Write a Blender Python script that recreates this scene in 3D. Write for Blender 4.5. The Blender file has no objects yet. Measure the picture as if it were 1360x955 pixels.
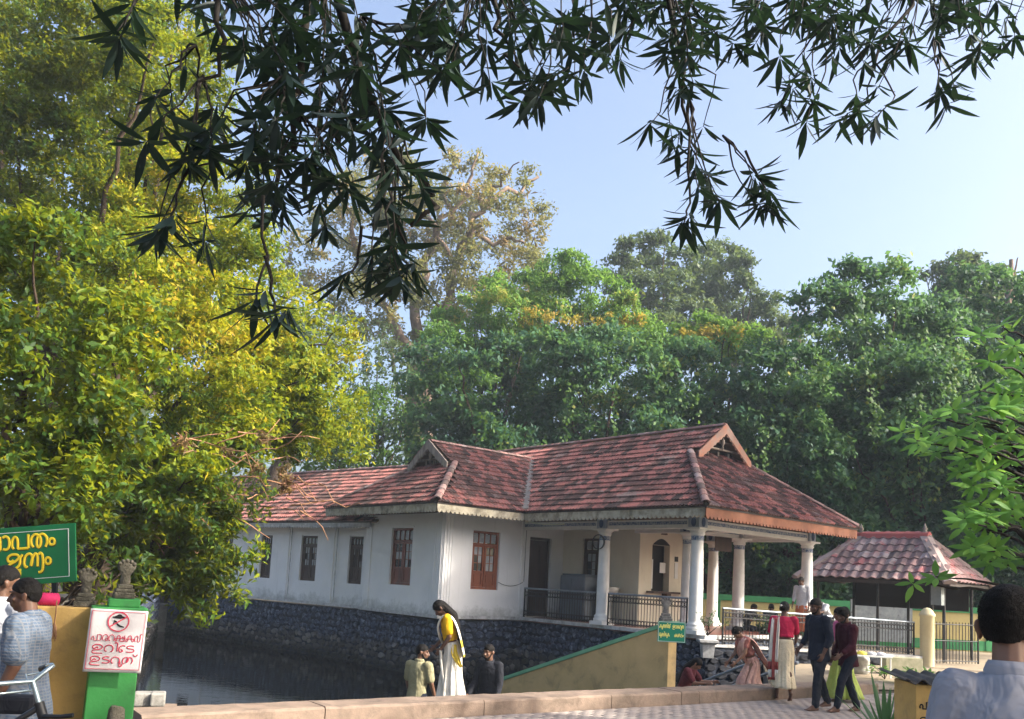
import bpy, bmesh, math, random
import numpy as np
from mathutils import Vector, Matrix
from mathutils.geometry import tessellate_polygon

SC = bpy.context.scene
COL = SC.collection
rng = np.random.default_rng(7)
random.seed(7)
R = math.radians

# ------------------------------------------------------------------ camera
F, PITCH, ROLL, PY, HC = 1165.2, .1104, .0531, 640.8, 1.8      # focal length and principal row for a 1360 px wide frame
cam_fw = Vector((0, math.cos(PITCH), math.sin(PITCH)))
_up = Vector((0, -math.sin(PITCH), math.cos(PITCH)))
_ri = Vector((1, 0, 0))
cam_ri = _ri*math.cos(ROLL) + _up*math.sin(ROLL)
cam_up = -_ri*math.sin(ROLL) + _up*math.cos(ROLL)
cd = bpy.data.cameras.new('camera')
cd.sensor_width = 36; cd.lens = 36*F/1360
cd.shift_y = (PY-477.5)/1360
cd.clip_start = .05; cd.clip_end = 2000
camera = bpy.data.objects.new('camera', cd); COL.objects.link(camera)
camera.matrix_world = Matrix(((cam_ri.x, cam_up.x, -cam_fw.x, 0), (cam_ri.y, cam_up.y, -cam_fw.y, 0),
                              (cam_ri.z, cam_up.z, -cam_fw.z, HC), (0, 0, 0, 1)))
SC.camera = camera

def at(px, py, Y):
    """point at depth Y that the photograph shows at pixel (px, py)"""
    d = cam_fw + cam_ri*((px-680)/F) + cam_up*((PY-py)/F)
    return Vector((0, 0, HC)) + d*(Y/d.y)
def atz(px, py, z):
    d = cam_fw + cam_ri*((px-680)/F) + cam_up*((PY-py)/F)
    return Vector((0, 0, HC)) + d*((z-HC)/d.z)

# ------------------------------------------------------------------ light
SUN_EL = R(34); SUN_DIR = Vector((.97, -.24, 0)).normalized()
sun_vec = Vector((SUN_DIR.x*math.cos(SUN_EL), SUN_DIR.y*math.cos(SUN_EL), math.sin(SUN_EL)))
world = bpy.data.worlds.new('World'); SC.world = world; world.use_nodes = True
wn = world.node_tree.nodes; wl = world.node_tree.links
sky = wn.new('ShaderNodeTexSky'); sky.sky_type = 'NISHITA'; sky.sun_disc = False
sky.sun_elevation = SUN_EL; sky.sun_rotation = math.atan2(sun_vec.x, sun_vec.y)
sky.altitude = 50; sky.air_density = .9; sky.dust_density = 7.0; sky.ozone_density = 1.6
wn['Background'].inputs['Strength'].default_value = .13
wl.new(sky.outputs[0], wn['Background'].inputs['Color'])
sd = bpy.data.lights.new('sun', 'SUN'); sd.energy = 3.4; sd.angle = R(1.2); sd.color = (1, .92, .80)
sun = bpy.data.objects.new('sun', sd); COL.objects.link(sun)
sun.rotation_euler = sun_vec.to_track_quat('Z', 'Y').to_euler()
vs = SC.view_settings
vs.view_transform = 'Standard'; vs.look = 'None'; vs.gamma = 1; vs.use_curve_mapping = False
vs.exposure = 1.7
SC.cycles.max_bounces = 8; SC.cycles.diffuse_bounces = 4; SC.cycles.glossy_bounces = 3
SC.cycles.transmission_bounces = 6; SC.cycles.transparent_max_bounces = 8; SC.cycles.volume_bounces = 1
SC.cycles.use_denoising = True
SC.cycles.sample_clamp_indirect = 6

# ------------------------------------------------------------------ helpers: tagging
def tag(o, label=None, cat=None, group=None, kind=None):
    if label: o['label'] = label
    if cat: o['category'] = cat
    if group: o['group'] = group
    if kind: o['kind'] = kind
    return o
def thing(name, label, cat, loc=(0, 0, 0), rotz=0, group=None):
    o = bpy.data.objects.new(name, None); COL.objects.link(o)
    o.location = loc; o.rotation_euler = (0, 0, rotz); o.empty_display_size = .2
    return tag(o, label, cat, group)
def link(name, mesh, parent=None, loc=None, rot=None):
    o = bpy.data.objects.new(name, mesh); COL.objects.link(o)
    if parent: o.parent = parent
    if loc is not None: o.location = loc
    if rot is not None: o.rotation_euler = rot
    return o

# ------------------------------------------------------------------ helpers: mesh builder
class MB:
    """collects shapes; build() links them as one mesh object"""
    def __init__(self): self.v = []; self.f = []; self.s = []; self.M = Matrix()
    def add(self, vs, fs, smooth=False):
        n = len(self.v)
        self.v += [tuple(self.M @ Vector(p)) for p in vs]
        self.f += [tuple(i+n for i in f) for f in fs]; self.s += [smooth]*len(fs)
        return self
    def box(self, c, d, rz=0, R3=None):
        hx, hy, hz = d[0]/2, d[1]/2, d[2]/2
        m = R3 or Matrix.Rotation(rz, 3, 'Z')
        vs = [Vector(c)+m @ Vector((sx*hx, sy*hy, sz*hz)) for sz in (-1, 1) for sx, sy in ((-1, -1), (1, -1), (1, 1), (-1, 1))]
        return self.add(vs, [(3, 2, 1, 0), (4, 5, 6, 7), (0, 1, 5, 4), (1, 2, 6, 5), (2, 3, 7, 6), (3, 0, 4, 7)])
    def bbox(self, x0, x1, y0, y1, z0, z1): return self.box(((x0+x1)/2, (y0+y1)/2, (z0+z1)/2), (x1-x0, y1-y0, z1-z0))
    def rings(self, rings, cap=True, smooth=True, closed=True):
        n = len(rings[0]); vs = [p for r in rings for p in r]; fs = []
        for i in range(len(rings)-1):
            for j in range(n if closed else n-1):
                k = (j+1) % n
                fs.append((i*n+j, i*n+k, (i+1)*n+k, (i+1)*n+j))
        self.add(vs, fs, smooth)
        if cap and closed:
            self.add(list(rings[0]), [tuple(range(n-1, -1, -1))]); self.add(list(rings[-1]), [tuple(range(n))])
        return self
    def lathe(self, prof, c=(0, 0, 0), n=16, smooth=True):
        c = Vector(c)
        return self.rings([[c+Vector((r*math.cos(2*math.pi*j/n), r*math.sin(2*math.pi*j/n), z)) for j in range(n)] for r, z in prof], True, smooth)
    def tube(self, pts, rad, n=8, cap=True, smooth=True):
        pts = [Vector(p) for p in pts]
        if not hasattr(rad, '__len__'): rad = [rad]*len(pts)
        rings = []; prev = None
        for i, p in enumerate(pts):
            t = (pts[min(i+1, len(pts)-1)]-pts[max(i-1, 0)]).normalized()
            if prev is None:
                a = Vector((0, 0, 1)) if abs(t.z) < .9 else Vector((1, 0, 0))
                x = t.cross(a).normalized()
            else:
                x = prev-t*prev.dot(t)
                x = x.normalized() if x.length > 1e-6 else t.orthogonal().normalized()
            prev = x; y = t.cross(x)
            rings.append([p+(x*math.cos(2*math.pi*j/n)+y*math.sin(2*math.pi*j/n))*rad[i] for j in range(n)])
        return self.rings(rings, cap, smooth)
    def prism(self, poly, axis, d):
        """extrude a planar polygon (3D points) by vector d"""
        d = Vector(d); n = len(poly); a = [Vector(p) for p in poly]; b = [p+d for p in a]
        fs = [tuple(range(n-1, -1, -1)), tuple(range(n, 2*n))]+[(i, (i+1) % n, n+(i+1) % n, n+i) for i in range(n)]
        return self.add(a+b, fs)
    def mesh(self, name, mat=None, attr=None):
        m = bpy.data.meshes.new(name); m.from_pydata(self.v, [], self.f)
        m.polygons.foreach_set('use_smooth', self.s)
        if mat: m.materials.append(mat)
        m.update(); return m
    def build(self, name, mat, parent=None, bevel=0, loc=None, rot=None):
        o = link(name, self.mesh(name, mat), parent, loc, rot)
        if bevel:
            b = o.modifiers.new('bevel', 'BEVEL'); b.width = bevel; b.segments = 2; b.limit_method = 'ANGLE'; b.angle_limit = R(40)
        return o

def poly_sheet(name, outer, holes, z, mat, parent=None):
    loops = [[Vector((p[0], p[1], 0)) for p in lp] for lp in [outer]+holes]
    tris = tessellate_polygon(loops)
    vs = [(p.x, p.y, z) for lp in loops for p in lp]
    m = bpy.data.meshes.new(name); m.from_pydata(vs, [], [tuple(t) for t in tris]); m.materials.append(mat); m.update()
    bm = bmesh.new(); bm.from_mesh(m); bmesh.ops.recalc_face_normals(bm, faces=bm.faces)
    if sum(f.normal.z for f in bm.faces) < 0: bmesh.ops.reverse_faces(bm, faces=bm.faces)
    bm.to_mesh(m); bm.free()
    return link(name, m, parent)

# ------------------------------------------------------------------ helpers: materials
def nt(name):
    m = bpy.data.materials.new(name); m.use_nodes = True
    t = m.node_tree; p = t.nodes['Principled BSDF']
    return m, t, p
def N(t, kind, **kw):
    n = t.nodes.new(kind)
    for k, v in kw.items():
        if k in n.inputs: n.inputs[k].default_value = v
        else: setattr(n, k, v)
    return n
def pos(t, scale=(1, 1, 1), obj=False):
    mp = N(t, 'ShaderNodeMapping'); mp.inputs['Scale'].default_value = scale
    if obj: t.links.new(t.nodes.new('ShaderNodeTexCoord').outputs['Object'], mp.inputs[0])
    else: t.links.new(t.nodes.new('ShaderNodeNewGeometry').outputs['Position'], mp.inputs[0])
    return mp.outputs[0]
def noise(t, vec, scale, detail=4, rough=.6, dist=0):
    n = N(t, 'ShaderNodeTexNoise', Scale=scale, Detail=detail, Roughness=rough, Distortion=dist)
    t.links.new(vec, n.inputs['Vector']); return n.outputs['Fac']
def ramp(t, fac, stops):
    r = N(t, 'ShaderNodeValToRGB'); e = r.color_ramp.elements
    while len(e) < len(stops): e.new(.5)
    for el, (p, c) in zip(e, stops):
        el.position = p; el.color = (*c, 1) if hasattr(c, '__len__') else (c, c, c, 1)
    t.links.new(fac, r.inputs[0]); return r.outputs[0]
def mixc(t, fac, a, b, mode='MIX'):
    m = N(t, 'ShaderNodeMix', data_type='RGBA', blend_type=mode)
    for s, v in ((m.inputs[0], fac), (m.inputs[6], a), (m.inputs[7], b)):
        if hasattr(v, 'links'): t.links.new(v, s)
        elif s.type == 'RGBA': s.default_value = (*v, 1)
        else: s.default_value = v
    return m.outputs[2]
def bump(t, p, h, strength=.4, dist=.02):
    b = N(t, 'ShaderNodeBump', Strength=strength, Distance=dist)
    t.links.new(h, b.inputs['Height']); t.links.new(b.outputs[0], p.inputs['Normal'])
def mat(name, c, c2=None, scale=3, rough=.75, spec=.3, metal=0, bs=0, bscale=40, bd=.01, stretch=(1, 1, 1), lo=.35, hi=.65, dirt=None, obj=False, dirt_lo=.55, dirt_hi=.75, dscale=1.2):
    """plain surface: two tones mixed by noise, optional dirt tone, fine relief"""
    m, t, p = nt(name)
    v = pos(t, stretch, obj)
    col = None
    if c2:
        col = ramp(t, noise(t, v, scale, 6, .65), [(lo, c), (hi, c2)])
    if dirt:
        f = ramp(t, noise(t, v, dscale, 8, .72, .4), [(dirt_lo, 0.0), (dirt_hi, 1.0)])
        col = mixc(t, f, col if col is not None else c, dirt)
    if col is not None: t.links.new(col, p.inputs['Base Color'])
    else: p.inputs['Base Color'].default_value = (*c, 1)
    p.inputs['Roughness'].default_value = rough; p.inputs['Metallic'].default_value = metal
    p.inputs['Specular IOR Level'].default_value = spec
    if bs: bump(t, p, noise(t, v, bscale, 5, .65), bs, bd)
    return m
# ------------------------------------------------------------------ materials
def plaster_material():
    """lime wash: patchy repainting, rain streaks, damp rising from the water side, fine cracks"""
    m, t, p = nt('lime_wash'); v = pos(t)
    c = ramp(t, noise(t, v, .9, 5, .6), [(.38, (.83, .83, .83)), (.62, (.76, .765, .76))])
    st = ramp(t, noise(t, pos(t, (3.2, 3.2, .22)), 1.6, 6, .7), [(.60, 0.0), (.85, .35)])
    c = mixc(t, st, c, (.36, .365, .34))
    sep = N(t, 'ShaderNodeSeparateXYZ'); t.links.new(v, sep.inputs[0])
    h = N(t, 'ShaderNodeMath', operation='MULTIPLY_ADD'); t.links.new(noise(t, v, 2.6, 6, .75), h.inputs[0]); h.inputs[1].default_value = -1.1; t.links.new(sep.outputs[2], h.inputs[2])
    mr = N(t, 'ShaderNodeMapRange'); t.links.new(h.outputs[0], mr.inputs[0]); mr.inputs[1].default_value = .02; mr.inputs[2].default_value = .42; mr.inputs[3].default_value = .75; mr.inputs[4].default_value = 0
    c = mixc(t, mr.outputs[0], c, (.25, .26, .235))
    pt = ramp(t, noise(t, v, 5, 7, .75), [(.64, 0.0), (.74, .5)])
    c = mixc(t, pt, c, (.42, .42, .40))
    t.links.new(c, p.inputs['Base Color']); p.inputs['Roughness'].default_value = .9; p.inputs['Specular IOR Level'].default_value = .15
    bump(t, p, noise(t, v, 26, 6, .7), .35, .012); return m
WHITE = plaster_material()
CREAM = mat('cream_wash', (.74, .69, .57), (.66, .61, .50), 1.5, .85, .2, bs=.2, bscale=30, dirt=(.36, .32, .25), dirt_lo=.62, dirt_hi=.9, stretch=(1, 1, .5))
LEDGE = mat('ledge_paint', (.58, .58, .58), (.36, .36, .35), 6, .85, bs=.3, dirt=(.12, .12, .12), dirt_lo=.5, dirt_hi=.75, dscale=2.5)
COLW = mat('column_white', (.78, .78, .77), (.68, .68, .66), 3, .6, .35, bs=.1, dirt=(.3, .29, .26), dirt_lo=.66, dirt_hi=.9)
BLUEPAT = mat('blue_pattern', (.06, .12, .27), (.42, .46, .52), 26, .7, lo=.42, hi=.55)
BLUEOV = mat('blue_medallion', (.035, .07, .17), (.06, .11, .24), 20, .6)
WOOD = mat('brown_shutter', (.22, .062, .03), (.12, .04, .022), 6, .55, .4, bs=.2, bscale=60, stretch=(1, 1, .15))
DWOOD = mat('dark_wood', (.06, .028, .018), (.035, .018, .013), 6, .55, .4, bs=.2, stretch=(1, 1, .15))
GABLEW = mat('weathered_gable_wood', (.30, .26, .22), (.14, .11, .09), 8, .8, bs=.4, stretch=(1, 1, .3))
ORANGE = mat('orange_fascia', (.22, .082, .042), (.14, .052, .028), 3, .7, .3, bs=.2, dirt=(.16, .07, .04), dirt_lo=.5, dirt_hi=.75)
FASCIA = mat('aged_fascia', (.50, .46, .36), (.32, .28, .20), 4, .8, bs=.3, dirt=(.10, .085, .06), dirt_lo=.48, dirt_hi=.7, dscale=2.2)
GUTTER = mat('dark_gutter', (.035, .028, .026), (.06, .045, .04), 5, .6)
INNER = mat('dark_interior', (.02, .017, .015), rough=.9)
SOFFIT = mat('timber_soffit', (.16, .11, .075), (.09, .06, .04), 5, .8, stretch=(1, 6, 1))
FLOORM = mat('porch_floor', (.20, .07, .05), (.15, .055, .04), 3, .4, .5)
BLACKIRON = mat('black_iron', (.014, .015, .018), (.03, .03, .032), 12, .45, .5, metal=.3)
STEEL = mat('pale_rail_paint', (.30, .35, .40), (.23, .27, .32), 8, .35, .5, metal=.35)
YELLOW = mat('yellow_wall_paint', (.58, .38, .13), (.50, .32, .105), 2.5, .8, .25, bs=.3, bscale=22, dirt=(.22, .16, .085), dirt_lo=.50, dirt_hi=.80, dscale=2.6)
PALEYEL = mat('pale_yellow_wall', (.60, .50, .22), (.52, .43, .19), 2, .85, dirt=(.25, .22, .12), dirt_lo=.6, dirt_hi=.85)
MINT = mat('mint_cap', (.20, .46, .28), (.15, .38, .23), 3, .6, bs=.2, dirt=(.09, .17, .11), dirt_lo=.62, dirt_hi=.85)
GREEN = mat('green_pillar_paint', (.045, .27, .065), (.035, .22, .052), 3, .45, .4, bs=.25, bscale=26, dirt=(.035, .11, .04), dirt_lo=.54, dirt_hi=.80, dscale=4)
BANDGREEN = mat('green_band', (.05, .27, .10), (.04, .21, .08), 3, .7)
STONE = mat('idol_stone', (.17, .155, .12), (.085, .078, .06), 14, .95, .1, bs=.9, bscale=60, bd=.02, dirt=(.30, .28, .22), dirt_lo=.6, dirt_hi=.75, dscale=9)
CONC = mat('kerb_concrete', (.30, .225, .175), (.21, .16, .125), 3.5, .9, .15, bs=.6, bscale=45, bd=.01, dirt=(.10, .08, .065), dirt_lo=.50, dirt_hi=.78, dscale=3)
BLOCKM = mat('granite_block', (.36, .35, .32), (.22, .21, .19), 18, .9, bs=.8, bscale=70, bd=.01)
STEPM = mat('pond_step_stone', (.20, .19, .18), (.12, .115, .11), 4, .9, bs=.5, dirt=(.05, .055, .05), dirt_lo=.5, dirt_hi=.75)
SOIL = mat('soil', (.10, .075, .05), (.06, .045, .03), 3, .95, bs=.6, bscale=14, bd=.03)
BARK = mat('bark', (.085, .062, .045), (.04, .03, .024), 5, .95, .1, bs=.9, bscale=18, bd=.03, stretch=(1, 1, .35))
PBARK = mat('pale_bark', (.24, .18, .14), (.13, .095, .075), 4, .95, .1, bs=.8, bscale=14, bd=.04, stretch=(1, 1, .4))
TWIG = mat('twig', (.022, .018, .014), (.012, .010, .008), 8, .9)
CAPBLUE = mat('capital_blue', (.40, .46, .56), (.34, .40, .50), 4, .7)
TAN = mat('tan_parapet_paint', (.64, .47, .23), (.55, .40, .195), 2.2, .85, .2, bs=.35, bscale=22, dirt=(.27, .21, .12), dirt_lo=.52, dirt_hi=.80, dscale=2.2)
DRYV = mat('dry_vine', (.38, .20, .11), (.22, .12, .065), 8, .9)
SIGNG = mat('sign_green', (.008, .17, .055), (.007, .14, .045), 2, .4, .4)
SIGNY = mat('sign_yellow', (.85, .62, .03), rough=.5)
SIGNW = mat('sign_white_line', (.75, .78, .75), rough=.5)
PAPER = mat('poster_sheet', (.68, .66, .66), (.60, .57, .58), 2.5, .55, .3, bs=.35, bscale=5, bd=.02)
PINKINK = mat('poster_red', (.62, .05, .10), rough=.55)
BLACKINK = mat('black_ink', (.012, .012, .014), rough=.6)
PINKCLOTH = mat('pink_cloth', (.60, .03, .13), (.48, .02, .10), 20, .7, bs=.5)
TANK = mat('steel_tank', (.13, .16, .20), (.10, .12, .155), 3, .4, .5, metal=.5)
SHEET = mat('corrugated_sheet', (.045, .042, .04), (.10, .092, .085), 5, .6, metal=.3, bs=.3)
PLWHITE = mat('white_plastic', (.72, .73, .72), (.62, .63, .62), 4, .45, .4)
GLASSM, _t, _p = nt('window_glass')
_p.inputs['Base Color'].default_value = (.025, .03, .035, 1); _p.inputs['Roughness'].default_value = .08; _p.inputs['Specular IOR Level'].default_value = .7
CURTAIN = mat('pale_pane', (.38, .40, .42), (.24, .26, .28), 5, .25, .6)

def tile_material(name, brown, pink, dark, pale, pink_lo=.56, pink_hi=.64):
    """each tile its own tone (object random + stored value); clean pink tiles in patches, soot and lichen over the rest"""
    m, t, p = nt(name)
    oi = N(t, 'ShaderNodeObjectInfo'); at_ = N(t, 'ShaderNodeAttribute', attribute_name='rnd')
    ad = N(t, 'ShaderNodeMath', operation='ADD'); t.links.new(oi.outputs['Random'], ad.inputs[0]); t.links.new(at_.outputs['Fac'], ad.inputs[1])
    fr = N(t, 'ShaderNodeMath', operation='FRACT'); t.links.new(ad.outputs[0], fr.inputs[0])
    base = ramp(t, fr.outputs[0], [(0, dark), (.3, brown), (.65, brown), (.9, pale), (1, dark)])
    v = pos(t)
    def patch(scale, k):
        sm = N(t, 'ShaderNodeMath', operation='MULTIPLY_ADD'); t.links.new(fr.outputs[0], sm.inputs[0]); sm.inputs[1].default_value = k
        t.links.new(noise(t, v, scale, 4, .6, .3), sm.inputs[2]); return sm.outputs[0]
    c = mixc(t, ramp(t, patch(1.5, .24), [(pink_lo, 0.0), (pink_hi, 1.0)]), base, pink)
    v2 = pos(t, (1.7, -1.3, 1))
    soot = ramp(t, noise(t, v2, 1.8, 6, .7), [(.50, 0.0), (.70, .8)])
    c = mixc(t, soot, c, dark)
    fine = ramp(t, noise(t, v, 11, 6, .75), [(.52, 0.0), (.70, .9)])
    c = mixc(t, fine, c, dark)
    spots = ramp(t, noise(t, v, 24, 3, .6), [(.62, 0.0), (.70, .8)])
    c = mixc(t, spots, c, pale)
    t.links.new(c, p.inputs['Base Color']); p.inputs['Roughness'].default_value = .88; p.inputs['Specular IOR Level'].default_value = .15
    bump(t, p, noise(t, v, 45, 4, .7), .5, .008)
    return m
TILE = tile_material('clay_tile', (.120, .066, .060), (.30, .125, .112), (.042, .032, .031), (.22, .165, .155), .61, .69)
TILE2 = tile_material('pavilion_tile', (.27, .165, .16), (.36, .13, .13), (.15, .115, .11), (.40, .33, .32), .70, .78)

def plinth_material():
    m, t, p = nt('painted_rubble')
    v = pos(t)
    oi = N(t, 'ShaderNodeObjectInfo'); at_ = N(t, 'ShaderNodeAttribute', attribute_name='rnd')
    ad = N(t, 'ShaderNodeMath', operation='ADD'); t.links.new(oi.outputs['Random'], ad.inputs[0]); t.links.new(at_.outputs['Fac'], ad.inputs[1])
    fr = N(t, 'ShaderNodeMath', operation='FRACT'); t.links.new(ad.outputs[0], fr.inputs[0])
    stone = ramp(t, fr.outputs[0], [(0, (.03, .029, .028)), (.65, (.065, .062, .06)), (1, (.19, .18, .17))])
    paint = ramp(t, noise(t, v, 7, 6, .7), [(.38, (.016, .022, .04)), (.52, (.038, .054, .095)), (.66, (.17, .21, .28))])
    sep = N(t, 'ShaderNodeSeparateXYZ'); t.links.new(v, sep.inputs[0])
    h = N(t, 'ShaderNodeMath', operation='MULTIPLY_ADD'); t.links.new(noise(t, v, 2.2, 5, .7), h.inputs[0]); h.inputs[1].default_value = 1.2; t.links.new(sep.outputs[2], h.inputs[2])
    mp_ = N(t, 'ShaderNodeMapRange'); t.links.new(h.outputs[0], mp_.inputs[0]); mp_.inputs[1].default_value = .05; mp_.inputs[2].default_value = .35
    c = mixc(t, mp_.outputs[0], stone, paint)      # paint has worn off the lower courses
    c = mixc(t, ramp(t, noise(t, v, 3, 6, .75), [(.56, 0.0), (.72, .9)]), c, (.02, .021, .024))
    h2 = N(t, 'ShaderNodeMath', operation='MULTIPLY_ADD'); t.links.new(noise(t, v, 3, 4, .7), h2.inputs[0]); h2.inputs[1].default_value = .35; t.links.new(sep.outputs[2], h2.inputs[2])
    mr = N(t, 'ShaderNodeMapRange'); t.links.new(h2.outputs[0], mr.inputs[0])
    mr.inputs[1].default_value = -.86; mr.inputs[2].default_value = -.66; mr.inputs[3].default_value = 1; mr.inputs[4].default_value = 0
    c = mixc(t, mr.outputs[0], c, (.010, .011, .010))                                  # wet algae line at the water
    t.links.new(c, p.inputs['Base Color']); p.inputs['Roughness'].default_value = .8
    bump(t, p, noise(t, v, 30, 5, .7), .6, .02)
    return m
RUBBLE = plinth_material()
MORTAR = mat('dark_mortar', (.014, .018, .028), (.03, .037, .055), 6, .95, bs=.5)

def water_material():
    m, t, p = nt('pond_water')
    p.inputs['Base Color'].default_value = (.003, .004, .004, 1); p.inputs['Roughness'].default_value = .015
    p.inputs['IOR'].default_value = 1.33; p.inputs['Specular IOR Level'].default_value = .5
    v = pos(t, (1, 2.2, 1))
    a = noise(t, v, 1.6, 3, .55, .6); b = noise(t, v, 7, 2, .5)
    ad = N(t, 'ShaderNodeMath', operation='MULTIPLY_ADD'); t.links.new(b, ad.inputs[0]); ad.inputs[1].default_value = .12; t.links.new(a, ad.inputs[2])
    bump(t, p, ad.outputs[0], .06, .05)
    return m
WATER = water_material()

def paver_material():
    m, t, p = nt('block_paving')
    oi = N(t, 'ShaderNodeAttribute', attribute_name='rnd')
    c = ramp(t, oi.outputs['Fac'], [(0, (.31, .265, .235)), (.5, (.33, .28, .25)), (1, (.35, .30, .268))])
    v = pos(t)
    c = mixc(t, ramp(t, noise(t, v, 1.1, 7, .7), [(.5, 0.0), (.75, .8)]), c, (.24, .19, .165))
    t.links.new(c, p.inputs['Base Color']); p.inputs['Roughness'].default_value = .9
    bump(t, p, noise(t, v, 60, 4, .7), .4, .006)
    return m
PAVER = paver_material()
PAVEBASE = mat('paving_joint_sand', (.13, .11, .095), (.09, .075, .065), 8, .95, bs=.4)

def leaf_mat(name, stops, trans=(.30, .42, .04), tf=.35, rough=.5, spec=.35):
    rough = max(rough, .55); spec = min(spec, .25)
    m, t, p = nt(name)
    a = N(t, 'ShaderNodeAttribute', attribute_name='rnd')
    oi = N(t, 'ShaderNodeObjectInfo')
    c = ramp(t, a.outputs['Fac'], stops)
    t.links.new(c, p.inputs['Base Color'])
    p.inputs['Roughness'].default_value = rough; p.inputs['Specular IOR Level'].default_value = spec
    tr = N(t, 'ShaderNodeBsdfTranslucent')
    t.links.new(mixc(t, .55, c, trans), tr.inputs['Color'])
    mx = N(t, 'ShaderNodeMixShader'); mx.inputs[0].default_value = tf
    out = t.nodes['Material Output']
    t.links.new(p.outputs[0], mx.inputs[1]); t.links.new(tr.outputs[0], mx.inputs[2]); t.links.new(mx.outputs[0], out.inputs['Surface'])
    return m
LF_YEL = leaf_mat('leaf_yellow_green', [(0, (.045, .10, .010)), (.4, (.13, .18, .012)), (.75, (.26, .26, .015)), (1, (.36, .27, .02))], (.72, .62, .02), .5)
LF_OLV = leaf_mat('leaf_olive', [(0, (0.0255, 0.0467, 0.0102)), (.5, (0.0638, 0.0935, 0.0153)), (.85, (0.1275, 0.1360, 0.0255)), (1, (0.2040, 0.1445, 0.0425))], (.42, .44, .04), .42)
LF_MID = leaf_mat('leaf_fresh', [(0, (0.0213, 0.0638, 0.0127)), (.5, (0.0425, 0.1105, 0.0170)), (.9, (0.0850, 0.1615, 0.0213)), (1, (0.1700, 0.1870, 0.0255))], (.28, .50, .05), .4)
LF_DRK = leaf_mat('leaf_dark', [(0, (0.0087, 0.0260, 0.0112)), (.5, (0.0174, 0.0465, 0.0161)), (.92, (0.0341, 0.0713, 0.0217)), (1, (0.0868, 0.1054, 0.0186))], (.13, .28, .05), .3, .42, .45)
LF_BLU = leaf_mat('leaf_bluegreen', [(0, (0.0079, 0.0297, 0.0172)), (.5, (0.0158, 0.0515, 0.0277)), (.94, (0.0330, 0.0825, 0.0383)), (1, (0.0792, 0.1188, 0.0264))], (.10, .28, .08), .3, .4, .5)
LF_BRT = leaf_mat('leaf_bright', [(0, (.035, .10, .018)), (.5, (.075, .18, .03)), (.85, (.14, .24, .04)), (1, (.33, .28, .05))], (.34, .58, .08), .42)
LF_FAR = leaf_mat('leaf_far', [(0, (.03, .065, .03)), (.5, (.055, .10, .045)), (1, (.10, .14, .055))], (.25, .34, .07), .35)
LF_DRY = leaf_mat('leaf_dry_epiphyte', [(0, (.10, .075, .035)), (.5, (.17, .13, .06)), (.8, (.25, .16, .08)), (1, (.32, .19, .10))], (.5, .34, .12), .35)
LF_GLD = leaf_mat('leaf_sunlit_gold', [(0, (.12, .15, .02)), (.5, (.24, .22, .03)), (1, (.40, .24, .05))], (.6, .5, .06), .4)  # golden leaf colour stands in for sunlight on the tree tops
LF_MNG = leaf_mat('leaf_mango', [(0, (.006, .015, .018)), (.5, (.011, .026, .026)), (1, (.024, .048, .032))], (.06, .14, .03), .14, .38, .5)
LF_PAL = leaf_mat('leaf_whorl', [(0, (0.0690, 0.1840, 0.0345)), (.5, (0.1035, 0.2645, 0.0460)), (.9, (0.1725, 0.3565, 0.0575)), (1, (0.2875, 0.4140, 0.0690))], (.36, .62, .08), .4, .35, .5)
LF_AGV = leaf_mat('leaf_agave', [(0, (.05, .12, .05)), (1, (.09, .19, .08))], (.2, .4, .1), .2)

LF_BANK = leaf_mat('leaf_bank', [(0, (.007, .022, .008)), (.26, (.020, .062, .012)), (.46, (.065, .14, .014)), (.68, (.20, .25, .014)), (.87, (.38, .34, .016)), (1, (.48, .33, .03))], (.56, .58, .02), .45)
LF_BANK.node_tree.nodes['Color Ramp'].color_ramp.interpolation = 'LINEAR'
LF_WOOD = leaf_mat('leaf_wood', [(0, (.010, .038, .026)), (.3, (.024, .078, .046)), (.55, (.050, .135, .062)), (.8, (.115, .215, .065)), (1, (.26, .28, .06))], (.22, .42, .09), .35)
# ------------------------------------------------------------------ frames of reference
# building frame: x runs from the pond front to the back (v), y runs along the long side away from the camera (u), z up from the floor
BO = Vector((4.9165, 22.98, .659)); BR = math.atan2(.646, .763)
BM = Matrix.Translation(BO) @ Matrix.Rotation(BR, 4, 'Z')
def bl(v, u, z=0): return BM @ Vector((v, u, z))
WATER_Z = -1.19
LA, DB, WB = 6.74, 3.29, 4.29
WINGR = R(139.3)
wing_w = Vector((math.cos(WINGR), math.sin(WINGR), 0)); wing_n = Vector((wing_w.y, -wing_w.x, 0))
WA = bl(-2.95, 11.03, 0)
WING_L = 13.2
K = Vector((.817, .577, 0)).normalized(); KN = Vector((-K.y, K.x, 0))         # along the kerb, and from the kerb to the pond
K0 = Vector((-3.72, 9.36, 0)); KL = 13.4; KW = .55; KH = .2
def kp(s, n, z=0): return K0+K*s+KN*n+Vector((0, 0, z))
AX = Vector((-.646, .763, 0)); BX = Vector((.763, .646, 0))                    # the stair runs down along AX
S0 = Vector((2.80, 15.10, 0))                                                   # near end of the stair's parapet
STAIR_W = 2.95

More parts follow.
